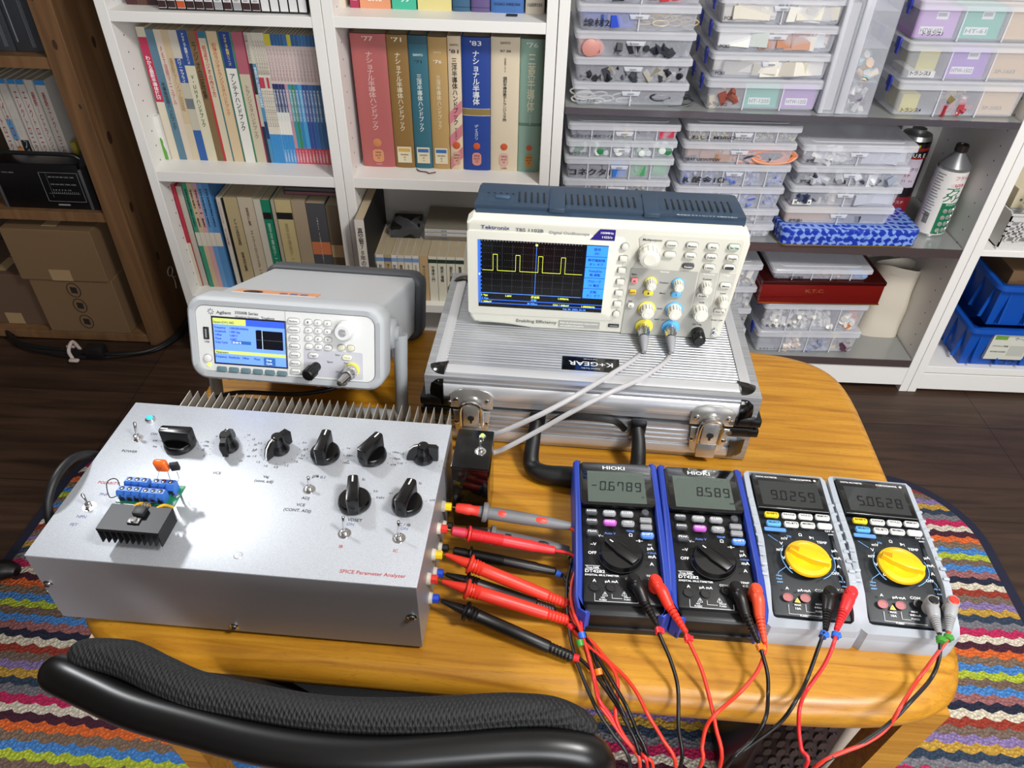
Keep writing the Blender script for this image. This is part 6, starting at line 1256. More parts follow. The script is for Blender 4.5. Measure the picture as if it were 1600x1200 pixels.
# second shelf, left stack
x0, x1 = .066, .2985; S = .412
pbox(x0, x1, S+.0010, S+.046, 'clear parts box at the foot of the middle left stack, behind the oscilloscope', 5, y=YS+.004)
pbox(x0, x1, S+.0465, S+.092, 'clear parts box second from the foot of the middle left stack', 5, y=YS+.004)
pbox(x0-.001, x1-.001, .5050, .5410, 'shallow clear box with white label strip, left stack, fourth from its top', 5, 'コネクタ2', .012, .0085, tl=True, tf=.043, fill=[(i, i+1, 'bits', ['#3a3c4a', '#8a8474', '#5c5a54', '#b9b2a0'], 10, .011, .8, 'small connectors behind the white label strip') for i in range(1, 5)])
pbox(x0, x1, .5415, .5895, 'clear box of dark, blue and green connectors with large black lettering', 5, 'コネクタ1', .010, .0170, tf=.088, fill=[(0, 1, 'bits', ['#34344a'], 12, .018, .85, 'dark connectors, first compartment', 'tape'), (1, 2, 'bits', ['#2c2c40'], 12, .018, .85, 'dark connectors, second compartment', 'tape'), (2, 3, 'bits', ['#2a6cc0', '#2f74cc'], 12, .020, .85, 'blue terminal connectors', 'tape'), (3, 4, 'bits', ['#4a9c62', '#5aa86c'], 12, .020, .85, 'green terminal connectors, fourth compartment', 'tape'), (4, 5, 'bits', ['#4fa468', '#5cb074'], 12, .020, .85, 'green terminal connectors, fifth compartment', 'tape')])
pbox(x0+.001, x1+.001, .5900, .6270, 'clear box of round white capacitors on green, second in the middle left stack', 5, 'BPケミコン', .008, .0075, fill=[(i, i+1, 'bits', ['#e6ebe6', '#2c7a4a', '#d8e2da', '#3a8a58'], 8, .013, .85, 'round green and white capacitors', 'disc') for i in range(5)])
pbox(x0+.002, x1+.003, .6275, .6620, 'clear box of coils with one red compartment, top of the middle left stack', 5, 'FCZコイル/東光コイル', .008, .0070, tf=.088, fill=[(0, 1, 'bits', ['#4a4c60'], 8, .013, .8, 'grey coils, first compartment', 'tape'), (1, 2, 'bits', ['#4a4c60'], 8, .013, .8, 'grey coils, second compartment', 'tape'), (2, 3, 'bits', ['#cdbf9e', '#b9b09c'], 6, .014, .8, 'cream coils'), (3, 4, 'bits', ['#5a586c', '#8a8696'], 8, .013, .8, 'grey ferrite rings', 'mix'), (4, 5, 'bits', ['#c03a52', '#d2506a'], 7, .014, .8, 'red coils', 'tape')])
# second shelf, middle stack
x0, x1 = .3075, .5470
BR = ['#4f62a8', '#6a7cbc', '#8a92b4', '#a9aec4']
pbox(x0+.002, x1-.002, .4130, .4465, 'clear box with rows of silver studs, foot of the middle stack', 5, fill=[(4, 5, 'bits', ['#c9c9c9', '#e6e6e6'], 14, .006, .5, 'silver studs', 'disc')])
pbox(x0+.002, x1, .4470, .4830, 'clear parts box of dull grey parts, second from the foot of the middle stack', 5, fill=[(3, 5, 'bits', ['#9a9a9a', '#bcbcbc'], 10, .014, .8, 'dull grey parts')])
pbox(x0, x1-.001, .4835, .5335, 'clear box of blue resistors, lower of the two blue ones', 5, 'R 酸金0.1Ω', .014, .0155, tf=.080, fill=[(i, i+1, 'bits', BR, 12, .014, .85, 'blue resistors in the lower box', 'cyl') for i in range(5)])
pbox(x0, x1+.001, .5340, .5835, 'clear box of blue resistors, upper of the two blue ones', 5, 'R 酸金1Ω', .014, .0155, tf=.088, fill=[(i, i+1, 'bits', BR, 12, .013, .85, 'blue resistors in the upper box', 'cyl') for i in range(5)])
pbox(x0+.001, x1+.001, .5840, .6310, 'clear two-part box of copper winding wire', 2, '線材 UEW/PEW', .008, .0085, tf=.075, fill=[(0, 1, 'bits', ['#a87a5c', '#c9b8a4', '#8a6a54'], 12, .024, .8, 'copper wire hanks, left compartment', 'tape'), (1, 2, 'bits', ['#d87a4a', '#c98a6a', '#3a3a48'], 12, .026, .8, 'copper wire reels, right compartment', 'loop')])
pbox(x0+.002, x1+.003, .6315, .6680, 'clear box of small screws, top of the middle stack', 5, 'ねじ1. M3/ISO', .014, .0095, tf=.090, fill=[(i, i+1, 'bits', ['#b9b7ae', '#8a8880', '#d8c890'], 26, .006, .7, 'small steel screws') for i in range(5)])
# blue tin and heat sink boxes
tn = thing('patterned_tin', 'flat blue tin with pale leaf pattern under the right stack of boxes', 'tin', (.555, YS-.012, .4125), (0, 0, .045))
def tinmat():
    a, N, L, b = newmat('blue_leaf_print'); tc = N.new('ShaderNodeTexCoord'); w = N.new('ShaderNodeTexMagic'); w.turbulence_depth = 3; w.inputs['Scale'].default_value = 34; w.inputs['Distortion'].default_value = 1.6
    v = N.new('ShaderNodeTexVoronoi'); v.inputs['Scale'].default_value = 60; v.inputs['Randomness'].default_value = .3; L.new(tc.outputs['Object'], v.inputs['Vector']); L.new(tc.outputs['Object'], w.inputs['Vector'])
    mt = N.new('ShaderNodeMath'); mt.operation = 'MULTIPLY'; L.new(w.outputs['Fac'], mt.inputs[0]); L.new(v.outputs['Distance'], mt.inputs[1])
    r = ramp(N, [(.16, lin('#1a33a0')), (.24, lin('#2340b0')), (.30, lin('#7f9fdc'))]); L.new(mt.outputs[0], r.inputs[0]); L.new(r.outputs[0], b.inputs['Base Color']); b.inputs['Roughness'].default_value = .25; return a
TIN = tinmat(); b = MB(); b.prism(rr(.305, .235, .016, 5, .1525, .1175), .002, .030, TIN, 0); b.prism(rr(.307, .237, .017, 5, .1525, .1175), 0, .003, m('#b89a3c', .3, .8)); b.build('tin_body', tn)
b = MB(); b.prism(rr(.309, .239, .018, 5, .1525, .1175), .019, .040, TIN, .0015); b.build('tin_lid', tn)
x0, x1 = .5535, .7965
AL_ = ['#c9cacc', '#b4b6ba', '#dcdcdc']
pbox(x0, x1, .4535, .4960, 'clear box of ochre cards and dark fins, resting on the blue tin', 2, '放熱器3', .014, .0085, fill=[(0, 1, 'carton', '#b08a4e', None, 'ochre cards in the box on the blue tin', .028), (1, 2, 'bits', ['#2a2f48', '#363c58'], 14, .026, .8, 'dark finned heat sinks', 'tape')])
pbox(x0, x1+.001, .4965, .5440, 'clear box of pale blocks, second above the blue tin', 2, '放熱器4', .014, .0085, tl=True, tf=.035, fill=[(0, 1, 'bits', ['#2c3350', '#d8d0c4'], 9, .024, .8, 'dark and cream heat sinks'), (1, 2, 'bits', ['#c4c8d4', '#b9bdca'], 9, .028, .8, 'pale blocks', 'tape')])
pbox(x0, x1, .5445, .5890, 'clear box of dark heat sinks, third above the blue tin', 2, '放熱器2', .014, .0085, fill=[(0, 1, 'bits', ['#22262f', '#bfc2c8', '#2c303a'], 14, .022, .85, 'black and silver heat sinks'), (1, 2, 'bits', ['#8f98a8', '#c9ccd2', '#2c3242'], 10, .024, .7, 'bagged heat sinks')])
pbox(x0+.001, x1+.002, .5895, .6350, 'clear box of bright aluminium heat sinks, top of the stack above the blue tin', 2, '放熱器1', .014, .0085, fill=[(0, 1, 'bits', AL_, 14, .024, .85, 'bright aluminium heat sinks'), (1, 2, 'bits', ['#c9ccd4', '#b9bcc6'], 9, .028, .85, 'pale aluminium blocks', 'tape')])
# third row
B0 = .1005
for k in range(4): pbox(.309, .545, B0+k*.061, B0+.0605+k*.061, ('clear parts box at the foot of the low stack beside the table edge', 'clear parts box second up in the low stack beside the table edge', 'clear box of crumpled parts third up in the low stack', 'clear box topping the low stack beside the red tin')[k], 5, fill=[(3, 5, 'bits', ['#b9b5ac', '#8f8c86', '#c9c6c0'], 14, .018, .8, 'grey parts in the low stack')])
x0, x1 = .5700, .8290; K3 = dict(yaw=.045, latch=0, lip=.016)
pbox(x0, x1, B0, B0+.0650, 'clear box with yellow and dark trimmers, foot of the right low stack', 4, 'セラミックコン', .014, .0065, tf=.06, blue=True, **K3, fill=[(1, 2, 'bits', ['#c9bcae', '#d8ccc2'], 8, .020, .85, 'cream porcelain parts'), (2, 3, 'bits', ['#6a7494', '#8a90a8'], 8, .018, .8, 'blue-grey parts'), (3, 4, 'bits', ['#c9b02c', '#4a2434', '#d8b838'], 8, .024, .8, 'yellow tapes and dark knobs')])
pbox(x0-.001, x1-.006, B0+.0655, B0+.1470, 'clear box of white cement resistors in the right low stack', 4, 'R セメント', .016, .0105, tf=.062, blue=True, **K3, fill=[(0, 3, 'bits', ['#dcdad4', '#cfcdc6', '#e6e4de'], 46, .016, .75, 'white cement resistors', 'mix'), (3, 4, 'bits', ['#c9783c', '#d8d6d0', '#dcdad4'], 10, .024, .75, 'white and orange power resistors', 'cyl')])
rt = thing('red_tin', 'glossy dark red metal tin with a thin gold rim, between two clear boxes', 'tin', (.548, YS+.004, B0+.148), (0, 0, .045))
RD = m('#8c1712', .2, .5, coat=.4); MB().b2((0, 0, 0), (.290, .21, .060), RD, .003).txt('K.T.C.', FR(.105, -.0004, .032), .012, m('#b0764a', .3, .6), fit=.045).build('tin_body', rt); MB().b2((-.001, -.001, 0), (.291, .211, .002), m('#a07a3c', .3, .8)).b2((-.001, -.001, .0525), (.291, .211, .0620), m('#420807', .22, .5, coat=.4), .001).build('tin_rim', rt, label='gold base rim and dark lid')
pbox(.5640, .8010, B0+.2105, B0+.2400, 'flat clear compartment box lying on the red tin', 5, 'セラコン 温度補償用', .010, .0068, tf=.065, y=YS+.006, latch=0, lip=.010, fill=[(2, 4, 'bits', ['#b08a8a', '#9a8f94'], 10, .011, .7, 'pinkish capacitors'), (4, 5, 'bits', ['#3f8fd0', '#58a6e0'], 12, .012, .7, 'light blue capacitors')])
# cloth bag
pA = Q(1341, 527, z=B0); pB = Q(1413, 538, z=B0); tA = Q(1385, 428, y=pA.y+.004); tB = Q(1447, 434, y=pA.y+.004)
CL = m('#cdc4b4', .9, bump=.5, scale=900); b = MB(); vs = []; ny, nn = 14, 28; hh = tA.z-B0
for j in range(ny+1):
    v_ = j/ny; xa = pA.x*(1-v_)+tA.x*v_; xb = pB.x*(1-v_)+tB.x*v_; cx = (xa+xb)/2; ww = (xb-xa)/2; dd = .052-.008*v_
    for i in range(nn):
        t = 2*PI*i/nn; e = .55+.2*v_; c_, s_ = math.cos(t), math.sin(t)
        x = cx+ww*math.copysign(abs(c_)**e, c_)+.0016*math.sin(9*v_+3*t); y = pA.y+.055+dd*math.copysign(abs(s_)**e, s_)+.0018*math.sin(14*v_+2*t)*(1-v_)
        vs.append((x, y, B0+v_*hh+(-.010*s_*(v_ > .95)+.006*math.sin(2*t)*(v_ > .95))))
fs = [(j*nn+i, j*nn+(i+1) % nn, (j+1)*nn+(i+1) % nn, (j+1)*nn+i) for j in range(ny) for i in range(nn)]; fs.append(tuple(range(nn))[::-1])
cxm = (pA.x+pB.x)/2
iv = [(v[0]*.97+((tA.x+tB.x)/2)*.03, v[1]*.97+(pA.y+.055)*.03, v[2]) for v in vs[-nn:]]+[(v[0]*.95+((tA.x+tB.x)/2)*.05, v[1]*.95+(pA.y+.055)*.05, v[2]-.10) for v in vs[-nn:]]
b.add(vs, fs, CL); o_ = len(vs)
b.add(vs[-nn:]+iv, [(i, (i+1) % nn, nn+(i+1) % nn, nn+i) for i in range(nn)]+[(nn+i, nn+(i+1) % nn, 2*nn+(i+1) % nn, 2*nn+i) for i in range(nn)]+[tuple(2*nn+i for i in range(nn))], CL)
bag = b.build('cloth_bag', None, 60); tag(bag, 'open unbleached cotton bag standing on the lowest rack shelf', 'bag')
MB().tube([Vector(v)+Vector((0, 0, -.022)) for v in vs[-nn:]]+[Vector(vs[-nn])+Vector((0, 0, -.022))], .0007, m('#a89e8c', .9), 5, 1).build('hem_stitch', bag)
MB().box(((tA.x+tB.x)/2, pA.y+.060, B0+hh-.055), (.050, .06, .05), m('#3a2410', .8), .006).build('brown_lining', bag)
# cans
def can(name, label, base, r_, h_body, h_cone, neck, body, parts):
    r = thing(name, label, 'can', base, 0, 'spray and solvent cans beside the blue tin')
    b = MB(); b.lathe([(r_*.97, 0), (r_, .002), (r_, .006), (r_*.985, .0065), (r_*.985, h_body-.006), (r_, h_body-.005), (r_, h_body)], body, None, 40); parts(b, r_, h_body); b.build('can_body', r)
    return r
def curved(b, r_, a0, a1, z0, z1, mat, n=12, off=.0004):
    vs = []; 
    for i in range(n+1): a = math.radians(a0+(a1-a0)*i/n); vs += [((r_+off)*math.sin(a), -(r_+off)*math.cos(a), z0), ((r_+off)*math.sin(a), -(r_+off)*math.cos(a), z1)]
    b.add(vs, [(2*i, 2*i+2, 2*i+3, 2*i+1) for i in range(n)], mat)
def ctxt(b, t, r_, a0, z, s_, mat, sp=None, off=.0008):
    sp = sp or math.degrees(s_*.95/r_)
    for k, c in enumerate(t):
        a = math.radians(a0+k*sp); b.txt(c, Matrix.Translation(((r_+off)*math.sin(a), -(r_+off)*math.cos(a), z)) @ Matrix.Rotation(a, 4, 'Z') @ Matrix.Rotation(PI/2, 4, 'X'), s_, mat, align='C')
GRC = m('#0f6a44', .35); base = Q(1449, 360, z=.4125)
def pg(b, r_, h):
    curved(b, r_, -180, 180, .006, h-.006, m('#d6d3cf', .4), 40); curved(b, r_, -18, 100, .008, h*.52, GRC, 16, .0007)
    ctxt(b, 'フラックス', r_, 0, h*.86, .0105, m('#c23a5c', .5)); curved(b, r_, -8, 14, h*.755, h*.80, m('#b83a58', .5), 6, .0007); ctxt(b, '強力', r_, -6, h*.76, .0085, m('#e6e0e0', .5), off=.0012); ctxt(b, '洗浄', r_, 16, h*.76, .0085, m('#c23a5c', .5))
    ctxt(b, 'フラ', r_, -8, h*.645, .0205, GRC, 24); ctxt(b, 'クリー', r_, -10, h*.545, .0205, GRC, 24); ctxt(b, 'MODEL', r_, 0, h*.485, .0065, m('#d8e6dc', .5), off=.0012); ctxt(b, 'Sunda', r_, 10, h*.04, .0085, m('#e6e6e6', .5), 11, off=.0012)
    for i in range(4):
        for j in range(4):
            a = math.radians(2+i*22); b.lathe([(.0056, 0), (.0050, .0016), (.003, .0022), (0, .0022)], m('#b9bdb9', .25, .6), Matrix.Translation(((r_+.0005)*math.sin(a), -(r_+.0005)*math.cos(a), h*(.11+.098*j))) @ Matrix.Rotation(a, 4, 'Z') @ Matrix.Rotation(PI/2, 4, 'X'), 14)
    for i in range(16): curved(b, r_, -78, -42-(i*7 % 11), h*.90-i*.0065, h*.90-i*.0065+.0018, m('#6a6a68', .6), 5, .0007)
    for i in range(9): curved(b, r_, -66+i*2.4, -64.8+i*2.4, h*.18, h*.34, INK, 1, .0007)
gc = can('solvent_can', 'white and green solvent can with grey cone top', base, .0330, .160, 0, 0, m('#b0b2b0', .3, .8), pg)
cb = MB(); cb.lathe([(.0330, .158), (.0335, .160), (.0325, .162), (.0125, .186), (.0120, .190), (.0120, .200)], m('#77787a', .35, .5), None, 36); cb.build('cone_top', gc)
cb = MB(); cb.lathe([(.0130, .190), (.0135, .192), (.0135, .203), (.0120, .205), (.0100, .205), (.0095, .202), (0, .202)], m('#4a4642', .3, .8), None, 28); cb.build('screw_cap', gc, label='dull metal screw cap')
def pk(b, r_, h):
    curved(b, r_, -180, 180, .005, h-.004, m('#141014', .3), 30); curved(b, r_, -180, 180, h*.80, h*.93, m('#8e1f1c', .35), 30, .0007); curved(b, r_, -60, 30, h*.46, h*.80, m('#b4a9b4', .4), 12, .0007); curved(b, r_, -60, 60, .01, h*.34, m('#6e1a20', .35), 12, .0007)
    curved(b, r_, -40, 60, h*.82, h*.895, m('#0c0c0e', .4), 10, .0010); ctxt(b, 'KURE', r_, -28, h*.825, .0120, m('#e6e6e6', .5), 18, .0016); ctxt(b, 'パーツクリ', r_, -50, h*.66, .0100, m('#33202c', .5), off=.0012); ctxt(b, 'プラスチ', r_, -48, h*.59, .0085, m('#8e2a34', .5), off=.0012); ctxt(b, 'PARTS CL', r_, -50, h*.53, .0055, m('#33202c', .5), off=.0012); ctxt(b, 'プラスチ', r_, -40, h*.26, .0090, m('#c98a8a', .5), off=.0012)
    curved(b, r_, -35, 0, h*.935, h*.965, m('#c9b020', .4), 6, .0007)
kb = Vector((base.x-.072, base.y+.062, .4125)); kc = can('spray_can', 'black and red aerosol can right behind the white and green can', kb, .0330, .195, 0, 0, BLKGL, pk)
MB().lathe([(.0330, .195), (.0300, .204), (.0150, .208), (.0150, .215), (0, .215)], m('#b0b0b0', .3, .9), None, 28).build('can_top', kc)
k2 = can('spray_can', 'pale aerosol can furthest back beside the black and red one', kb+Vector((-.035, .070, 0)), .028, .200, 0, 0, m('#a9a6a4', .35, .6), lambda b, r_, h: [ctxt(b, 'CLEANER', r_, -60+0*i, h*(.9-.06*i), .0075, m('#7a3a44', .5), 14) for i in range(3)])

# ================================================================ RIGHT RACK
BLB = m('#0f4fae', .38, bump=.08, scale=800)
def bin_(label, fl, w, d, h, word, sticker):
    r = thing('plastic_bin', label, 'bin', fl, 0, 'blue plastic bins in the right rack'); b = MB(); ta = .012
    lo = [(ta, ta), (w-ta, ta), (w-ta, d-ta), (ta, d-ta)]; hi = [(0, 0), (w, 0), (w, d), (0, d)]; tk = .003
    vs = [(x, y, 0) for x, y in lo]+[(x, y, h) for x, y in hi]+[(x+(tk if x < w/2 else -tk), y+(tk if y < d/2 else -tk), h) for x, y in hi]+[(x+(tk if x < w/2 else -tk), y+(tk if y < d/2 else -tk), tk) for x, y in lo]
    fs = [(3, 2, 1, 0), (12, 13, 14, 15)]
    for j in range(3): fs += [(j*4+i, j*4+(i+1) % 4, (j+1)*4+(i+1) % 4, (j+1)*4+i) for i in range(4)]
    b.add(vs, fs, BLB)
    for x_ in [.03+i*.06 for i in range(int((w-.04)/.06))]: b.box((x_, .003, h*.5), (.004, .008, h*.8), BLB, rot=(-.09, 0, 0))
    for y_ in [.03+i*.05 for i in range(int((d-.04)/.05))]: b.box((.003, y_, h*.5), (.008, .004, h*.8), BLB, rot=(0, .09, 0))
    b.txt(word, FR(.085, -.0006+.004, h*.30) if not sticker else FR(.085, .0075, h*.05), .017, m('#14284a', .5), fit=.075 if not sticker else .06); b.build('tub', r, 30)
    b = MB(); n = 40; o_ = rr(w+.022, d+.022, .022, 6, w/2, d/2); ip = rr(w-.004, d-.004, .016, 6, w/2, d/2); k = len(o_)
    vs = [(x, y, h-.012) for x, y in o_]+[(x, y, h-.002) for x, y in o_]+[(x*.998+w*.001, y*.998+d*.001, h) for x, y in o_]+[(x, y, h) for x, y in ip]+[(x, y, h-.012) for x, y in ip]
    b.add(vs, [(j*k+i, j*k+(i+1) % k, (j+1)*k+(i+1) % k, (j+1)*k+i) for j in range(4) for i in range(k)]+[(4*k+i, 4*k+(i+1) % k, (i+1) % k, i) for i in range(k)], BLB); b.build('rim', r, 40)
    if sticker:
        b = MB(); b.b2((.055, -.0035, h*.24), (.150, .0045, h*.86), m('#cfd0c4', .5)); b.b2((.060, -.0040, h*.74), (.090, -.0034, h*.83), m('#6a9a3c', .5)); b.txt('ワールド', FR(.108, -.0040, h*.74), .010, INK, fit=.035); b.b2((.105, -.004, h*.34), (.145, -.0034, h*.60), m('#b9bab2', .5)); b.txt('プラスチック収納', FR(.062, -.0040, h*.56), .0055, INK, fit=.038); b.txt('W300 D200', FR(.062, -.0040, h*.42), .0055, INK, fit=.038); b.build('paper_sticker', r, 0, label='white and green product sticker')
    return r
f0 = Q(1494, 574, z=.084); f0.y = max(f0.y, YS+.004); f0 = Vector((f0.x, YS+.006, .0845))
bin_('blue plastic bin with white sticker, lower of the two at right', f0, .32, .24, .118, 'キコウ', True)
bin_('blue plastic bin holding a cardboard carton, upper of the two at right', f0+Vector((.020, .004, .118)), .30, .23, .118, 'PCエー', False)
b = MB(); b.b2((0, 0, 0), (.22, .15, .085), CARD, .001); b.b2((0, .07, .0850), (.22, .074, .0854), m('#a58c66', .5)); b.tube([(.02, -.0004, .06), (.2, -.0004, .066)], .0008, m('#5c4630', .8), 4, 1)
o = b.build('cardboard_carton', None, 0); o.location = f0+Vector((.052, .040, .168)); o.rotation_euler = (0, 0, -.02); tag(o, 'brown cardboard carton sitting in the upper blue bin', 'carton')
bk = thing('slotted_basket', 'white slotted plastic basket on the shelf above the blue bins', 'basket', (1.045, YS+.012, .4125)); b = MB(); w_, d_, h_ = .34, .22, .085; WP = m('#c9c8c6', .4)
b.b2((0, 0, 0), (w_, d_, .003), WP)
for p, q_ in (((0, 0, 0), (w_, .003, .018)), ((0, 0, h_-.02), (w_, .003, h_)), ((0, 0, 0), (.003, d_, h_)), ((w_-.003, 0, 0), (w_, d_, h_)), ((0, d_-.003, 0), (w_, d_, h_)), ((-.004, -.004, h_-.004), (w_+.004, .004, h_)), ((-.004, -.004, 0), (w_+.004, .004, .004))): b.b2(p, q_, WP)
for i in range(int(w_/.0135)): b.box((i*.0135+.004, .0015, .0415), (.0042, .003, .052), WP, rot=(0, .35 if i % 2 else .1, 0))
for z_ in (.031, .0425, .054): b.b2((0, 0, z_-.0018), (w_, .003, z_+.0018), WP)
b.build('basket_body', bk, 0)
o = MB().lathe([(.0075, 0), (.0085, .004), (.0085, .052), (.0070, .056), (0, .056)], m('#cfcdca', .35), None, 24).build('white_cap', None); o.location = (1.082, YS+.040, .470); o.rotation_euler = (.1, .25, 0); tag(o, 'white capped tube leaning out of the white basket', 'tube')
pbox(1.075, 1.30, .4170, .480, 'clear lidded box inside the white basket', 2, y=YS+.075, yaw=0, group='clear boxes in the right rack'); 
o = MB().b2((0, 0, 0), (.24, .16, .045), m('#c2b79c', .6)).txt('* S', FR(.012, -.0005, .012), .016, INK).build('cream_carton', None, 0); o.location = (1.075, YS+.075, .4815); tag(o, 'cream printed carton on the clear box at the right edge', 'carton')

# ================================================================ LEFT PINE BOOKCASE CONTENTS
def pos(px, py, y): return Q(px, py, y=y)
yl = 1.60
for i, (a, c, col) in enumerate(((-40, -10, '#2f3236'), (-9, 17, '#3a3d42'), (20, 76, '#33363b'))):
    xa = pos(a, 60, yl).x; xc = pos(c, 60, yl).x; w = xc-xa; b = MB(); b.b2((0, 0, 0), (w, .20, .26), m(col, .28, coat=.3), .002)
    for k in range(3): b.b2((w*.48+k*.003, -.0006, .01), (w*.48+k*.003+.0008, .0001, .25), m('#6a6e74', .4))
    b.b2((w*.1, -.0004, .02), (w*.13, .0002, .24), m('#7e8288', .3)); o = b.build('binder', None, 30); o.location = (xa, yl, .7385); tag(o, ('dark grey glossy binder at the picture edge', 'narrow dark binder with bright glossy edge', 'wide dark grey binder nearest the pine upright')[i], 'binder', 'dark binders in the pine bookcase')
yk = 1.675; ztop = .620
LB7 = [(-20, -7, 'leftmost'), (-6, 3, 'second'), (4, 17, 'third'), (20, 32, 'fourth'), (33, 45, 'fifth'), (46, 59, 'sixth'), (61, 77, 'seventh and last')]
for i, (a, c, nm) in enumerate(LB7):
    zt = pos((a+c)/2, 122+i*.6, yk).z; xa = pos(a, 150, yk).x; xc = pos(c, 150, yk).x
    book(xa, xc-.0008, .3855, zt-.3855, yk, .17, '#b9b2aa', 'white electronics series volume in the pine bookcase, '+nm+' from the left'+(', without the blue top' if i == 5 else ''), 'white series volumes behind the radio', ([(.96, 1, '#2f7ab4')] if i != 5 else [])+([(0, .48, '#14161a')] if i == 2 else [])+([(0, .42, '#c98a4a')] if i == 1 else [])+([(.48, .66, '#4a86b4')] if i == 1 else []), T1(('エレクトロニクス', 'マイクロコン', 'スイッチング', 'エレクトロニクス', 'エレクトロニクス', '最新ICトランジスタ', '最新エレクトロニクス')[i], '#8a3038' if i != 2 else '#a8a8a8', .0085, .90, .30))
o = MB().b2((0, 0, 0), (.012, .14, .135), m('#8a7c2c', .5)).txt('World', FR(.006, -.0006, .06), .008, INK, vert=True).build('yellow_booklet', None, 0); o.location = (pos(97, 190, 1.66).x, 1.66, .3855); tag(o, 'yellow booklet squeezed beside the pine upright', 'booklet')
rd = thing('portable_radio', 'black portable radio with dial scale on the pine bookcase shelf', 'radio', (pos(18, 330, 1.585).x, 1.585, .3855)); RW = pos(146, 334, 1.585).x-pos(18, 330, 1.585).x
b = MB(); b.b2((0, 0, 0), (RW, .060, .112), m('#0c0c0f', .3), .003); b.b2((RW, -.001, 0), (RW+.006, .055, .100), m('#77797e', .3, .7), .001); b.b2((-.006, -.001, 0), (0, .055, .100), m('#77797e', .3, .7), .001)
SR = m('#8a8d90', .4)
for p, q_ in (((RW*.52, .020), (RW*.52+.0006, .092)), ((RW*.97, .020), (RW*.97+.0006, .092)), ((RW*.52, .020), (RW*.97, .0206)), ((RW*.52, .0915), (RW*.97, .0921)), ((RW*.56, .040), (RW*.93, .0404)), ((RW*.60, .030), (RW*.6006, .092))): b.b2((p[0], -.0004, p[1]), (q_[0], .0002, q_[1]), SR)
b.txt('88 90 94 98 102 108', FR(RW*.62, -.0006, .080), .0045, SR, fit=RW*.30); b.txt('530 600 800 1000 1600', FR(RW*.62, -.0006, .062), .0045, SR, fit=RW*.30); b.txt('3.9 5 7 9 12', FR(RW*.62, -.0006, .048), .0038, SR, fit=RW*.22); b.txt('R. TEC-202', FR(RW*.05, -.0006, .088), .0038, SR, fit=RW*.18)
for i in range(14): b.b2((RW*.60+i*RW*.024, -.0004, .041), (RW*.60+i*RW*.024+.0005, .0002, .045), SR)
b.b2((RW*.62, -.0006, .010), (RW*.76, 0, .0135), SR); b.build('radio_body', rd)
MB().tube([(0, .02, .103), (.004, .015, .128), (RW*.5, .012, .132), (RW-.004, .015, .128), (RW, .02, .103)], .005, m('#17181b', .35), 10, 4).build('carry_handle', rd)
b = MB(); b.prism([(0, 0), (.062, 0), (.062, .14), (.040, .15), (0, .11)], 0, .014, m('#101114', .35), 0, M=Mx((RW+.006, .002, 0), (PI/2, 0, PI/2))); b.build('side_cover', rd)
def carton(label, x0, x1, y, d, z0, z1, marks=False, flap=False, col=CARD):
    w, h = x1-x0, z1-z0; b = MB(); b.b2((0, 0, 0), (w, d, h), col, .0015); b.b2((0, d*.48, h), (w, d*.50, h+.0006), m('#4a3826', .8)); b.b2((w*.36, -.0005, h*.0), (w*.60, .0002, h*.22) if not marks else (w*.55, .0002, h*.30), m('#9c8260', .5)) if not marks else None
    b.b2((w*.42, .02, h), (w*.58, d, h+.0005), m('#a68c68', .4))
    if marks:
        for k, zz in enumerate((.90, .58, .24)):
            X = FR(w*.50, -.0006, h*zz*.9); b.tube([X @ Vector((.017*math.cos(t*PI/8), .021*math.sin(t*PI/8), 0)) for t in range(17)], .0011, m('#1c130c', .8), 5, 1)
            b.prism([(-.008, -.008), (.008, -.010), (.009, .008), (-.007, .010)], 0, .0004, m('#1c130c', .8), M=X)
    o = b.build('cardboard_box', None, 0); o.location = (x0, y, z0); return tag(o, label, 'box', 'cardboard boxes in the pine bookcase')
xa, xb_ = pos(80, 536, 1.55).x, pos(204, 542, 1.55).x
carton('cardboard box with round black stamps, on the floor under the other box', xa, xb_, 1.572, .22, .031, .195, True)
carton('plain taped cardboard box stacked on the stamped one', xa-.012, xb_-.004, 1.566, .23, .1955, .338)
carton('dark cardboard box at the far left edge of the floor', xa-.20, xa-.010, 1.60, .18, .031, .185, col=m('#5a4434', .8))
# floor odds and ends
flc = thing('cable_bundle', 'dark cables bundled with white ties on the floor by the pine bookcase', 'cables', (0, 0, 0)); b = MB(); DKC = m('#0c0b0c', .5)
P_ = [Q(*p, z=.012) for p in ((12, 500), (20, 530), (50, 545), (90, 552), (140, 556), (190, 556), (240, 549), (275, 530), (300, 505))]
for k in range(3): b.tube([p+Vector((0, .006*math.sin(i*1.3+k*2), .005*k)) for i, p in enumerate(P_)], .0055, DKC, 8)
b.box(Q(150, 548, z=.03), (.05, .03, .035), DKC, .006); b.build('cables', flc)
b = MB(); c = Q(120, 552, z=.018); b.tube([c+Vector((0, -.022, 0)), c+Vector((-.006, -.016, .02)), c+Vector((-.006, .01, .03)), c+Vector((0, .018, 0))], .0045, m('#b9a9a4', .6), 8); b.box(c+Vector((.008, -.03, 0)), (.026, .012, .008), m('#b9a9a4', .6), .004); b.box(c+Vector((-.022, .018, .008)), (.024, .010, .008), m('#b9a9a4', .6), .004); b.build('tie', flc, label='white ties')
c = Q(266, 424, x=-.9588)
ct = MB(); ct.tube([c+Vector((0, .014*math.cos(t), .012*math.sin(t))) for t in [i*PI/5 for i in range(11)]], .0014, m('#a99f96', .6), 6, 2); ct.tube([c+Vector((0, 0, -.012)), c+Vector((0, .008, -.03)), c+Vector((0, .004, -.055))], .0014, m('#a99f96', .6), 6, 3); ct.tube([c+Vector((0, 0, -.012)), c+Vector((0, .018, -.028))], .0014, m('#a99f96', .6), 6, 1)
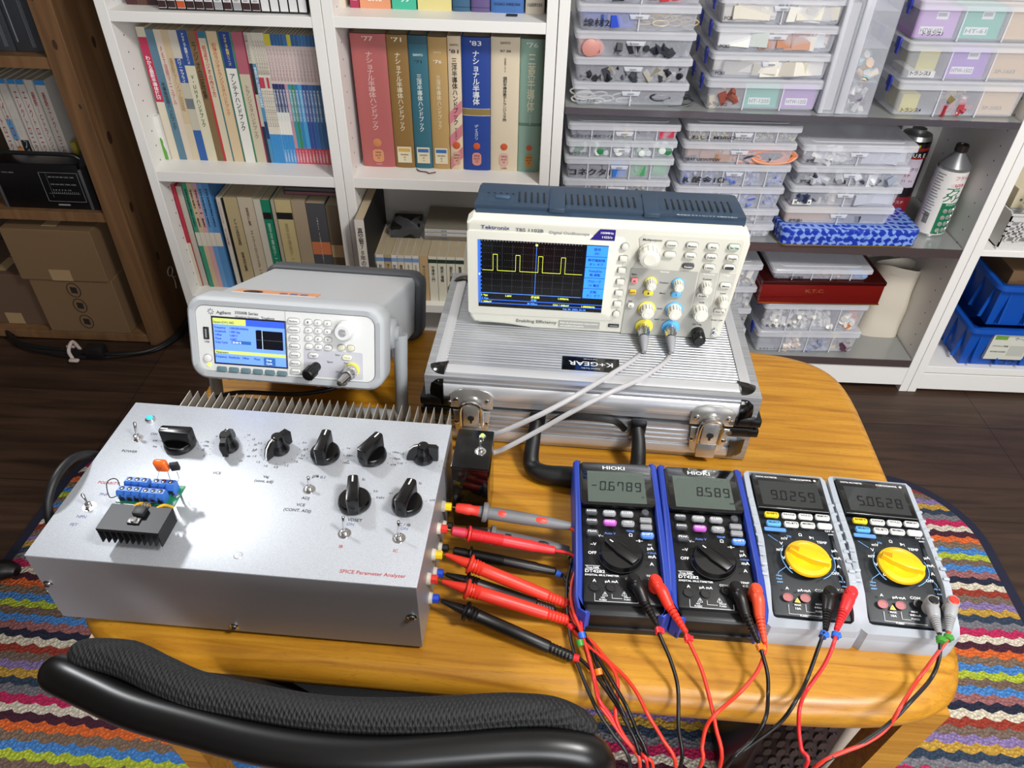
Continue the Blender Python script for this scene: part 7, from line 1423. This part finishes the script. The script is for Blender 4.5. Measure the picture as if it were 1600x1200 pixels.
o = ct.build('string_loop', None); tag(o, 'pale string tied in a loop, hanging on the side of the pine upright', 'string')
b = MB(); b.tube([Q(-60, 900, z=.04), Q(-20, 893, z=.035), Q(12, 890, z=.032), Q(27, 893, z=.030)], [.024, .022, .018, .010], m('#080707', .4), 14, 4); o = b.build('furniture_foot', None); tag(o, 'black tapered foot reaching onto the rug at the left edge', 'furniture foot')
# appliance under the table, right
ap = thing('appliance', 'upright appliance with black slotted front and white edge under the table', 'appliance', Q(1322, 1165, y=.46).xy.to_3d()+Vector((0, 0, .0145)))
b = MB(); b.b2((-.115, 0, 0), (-.013, .20, .36), m('#0b0a0b', .3), .004)
for i in range(5):
    for k in range(14): b.prism(rr(.010, .018, .0045, 3, -.103+i*.0180+(k % 2)*.006, .03+k*.024), 0, .0022, m('#221c1a', .25), M=FR(0, 0, 0))
b.build('slotted_front', ap); MB().b2((-.014, -.004, 0), (.012, .030, .365), m('#b5aa9d', .45), .008, 4).build('white_edge', ap); MB().b2((.0, .028, 0), (.012, .20, .36), m('#2c3240', .4), .003).build('side_panel', ap); MB().b2((.010, .11, .0), (.045, .20, .34), m('#6e604f', .6), .004).build('rear_duct', ap)
# ================================================================ LIGHT
def area(name, loc, target, w, h, power, col=(1, 1, 1)):
    l = bpy.data.lights.new(name, 'AREA'); l.shape = 'RECTANGLE'; l.size = w; l.size_y = h; l.energy = power; l.color = col
    o = bpy.data.objects.new(name, l); COL.objects.link(o); o.location = loc; o.rotation_euler = (Vector(target)-Vector(loc)).to_track_quat('-Z', 'Y').to_euler(); return o
area('right_lamp', (.95, -.05, 2.2), (.35, .8, .5), .35, .35, 28, (1, .985, .96))
sp_ = bpy.data.lights.new('left_lamp', 'SPOT'); sp_.energy = 48; sp_.spot_size = math.radians(66); sp_.spot_blend = .7; sp_.shadow_soft_size = .10; sp_.color = (.95, .975, 1)
so = bpy.data.objects.new('left_lamp', sp_); COL.objects.link(so); so.location = (-1.1, 1.25, 1.85); so.rotation_euler = (Vector((-.15, .5, .6))-so.location).to_track_quat('-Z', 'Y').to_euler()
area('fill_behind', (.8, -1.8, 1.5), (.2, 1.4, .7), 1.6, 1.0, 52, (.93, .96, 1))  # added soft fill from behind the camera, lifts the upright faces
w = bpy.data.worlds.new('world'); bpy.context.scene.world = w; w.use_nodes = True
w.node_tree.nodes['Background'].inputs[0].default_value = (.9, .93, 1, 1); w.node_tree.nodes['Background'].inputs[1].default_value = .2
sc_ = bpy.context.scene; vs_ = sc_.view_settings; vs_.view_transform = 'Standard'; vs_.look = 'None'; vs_.exposure = .45; vs_.gamma = 1; vs_.use_curve_mapping = False
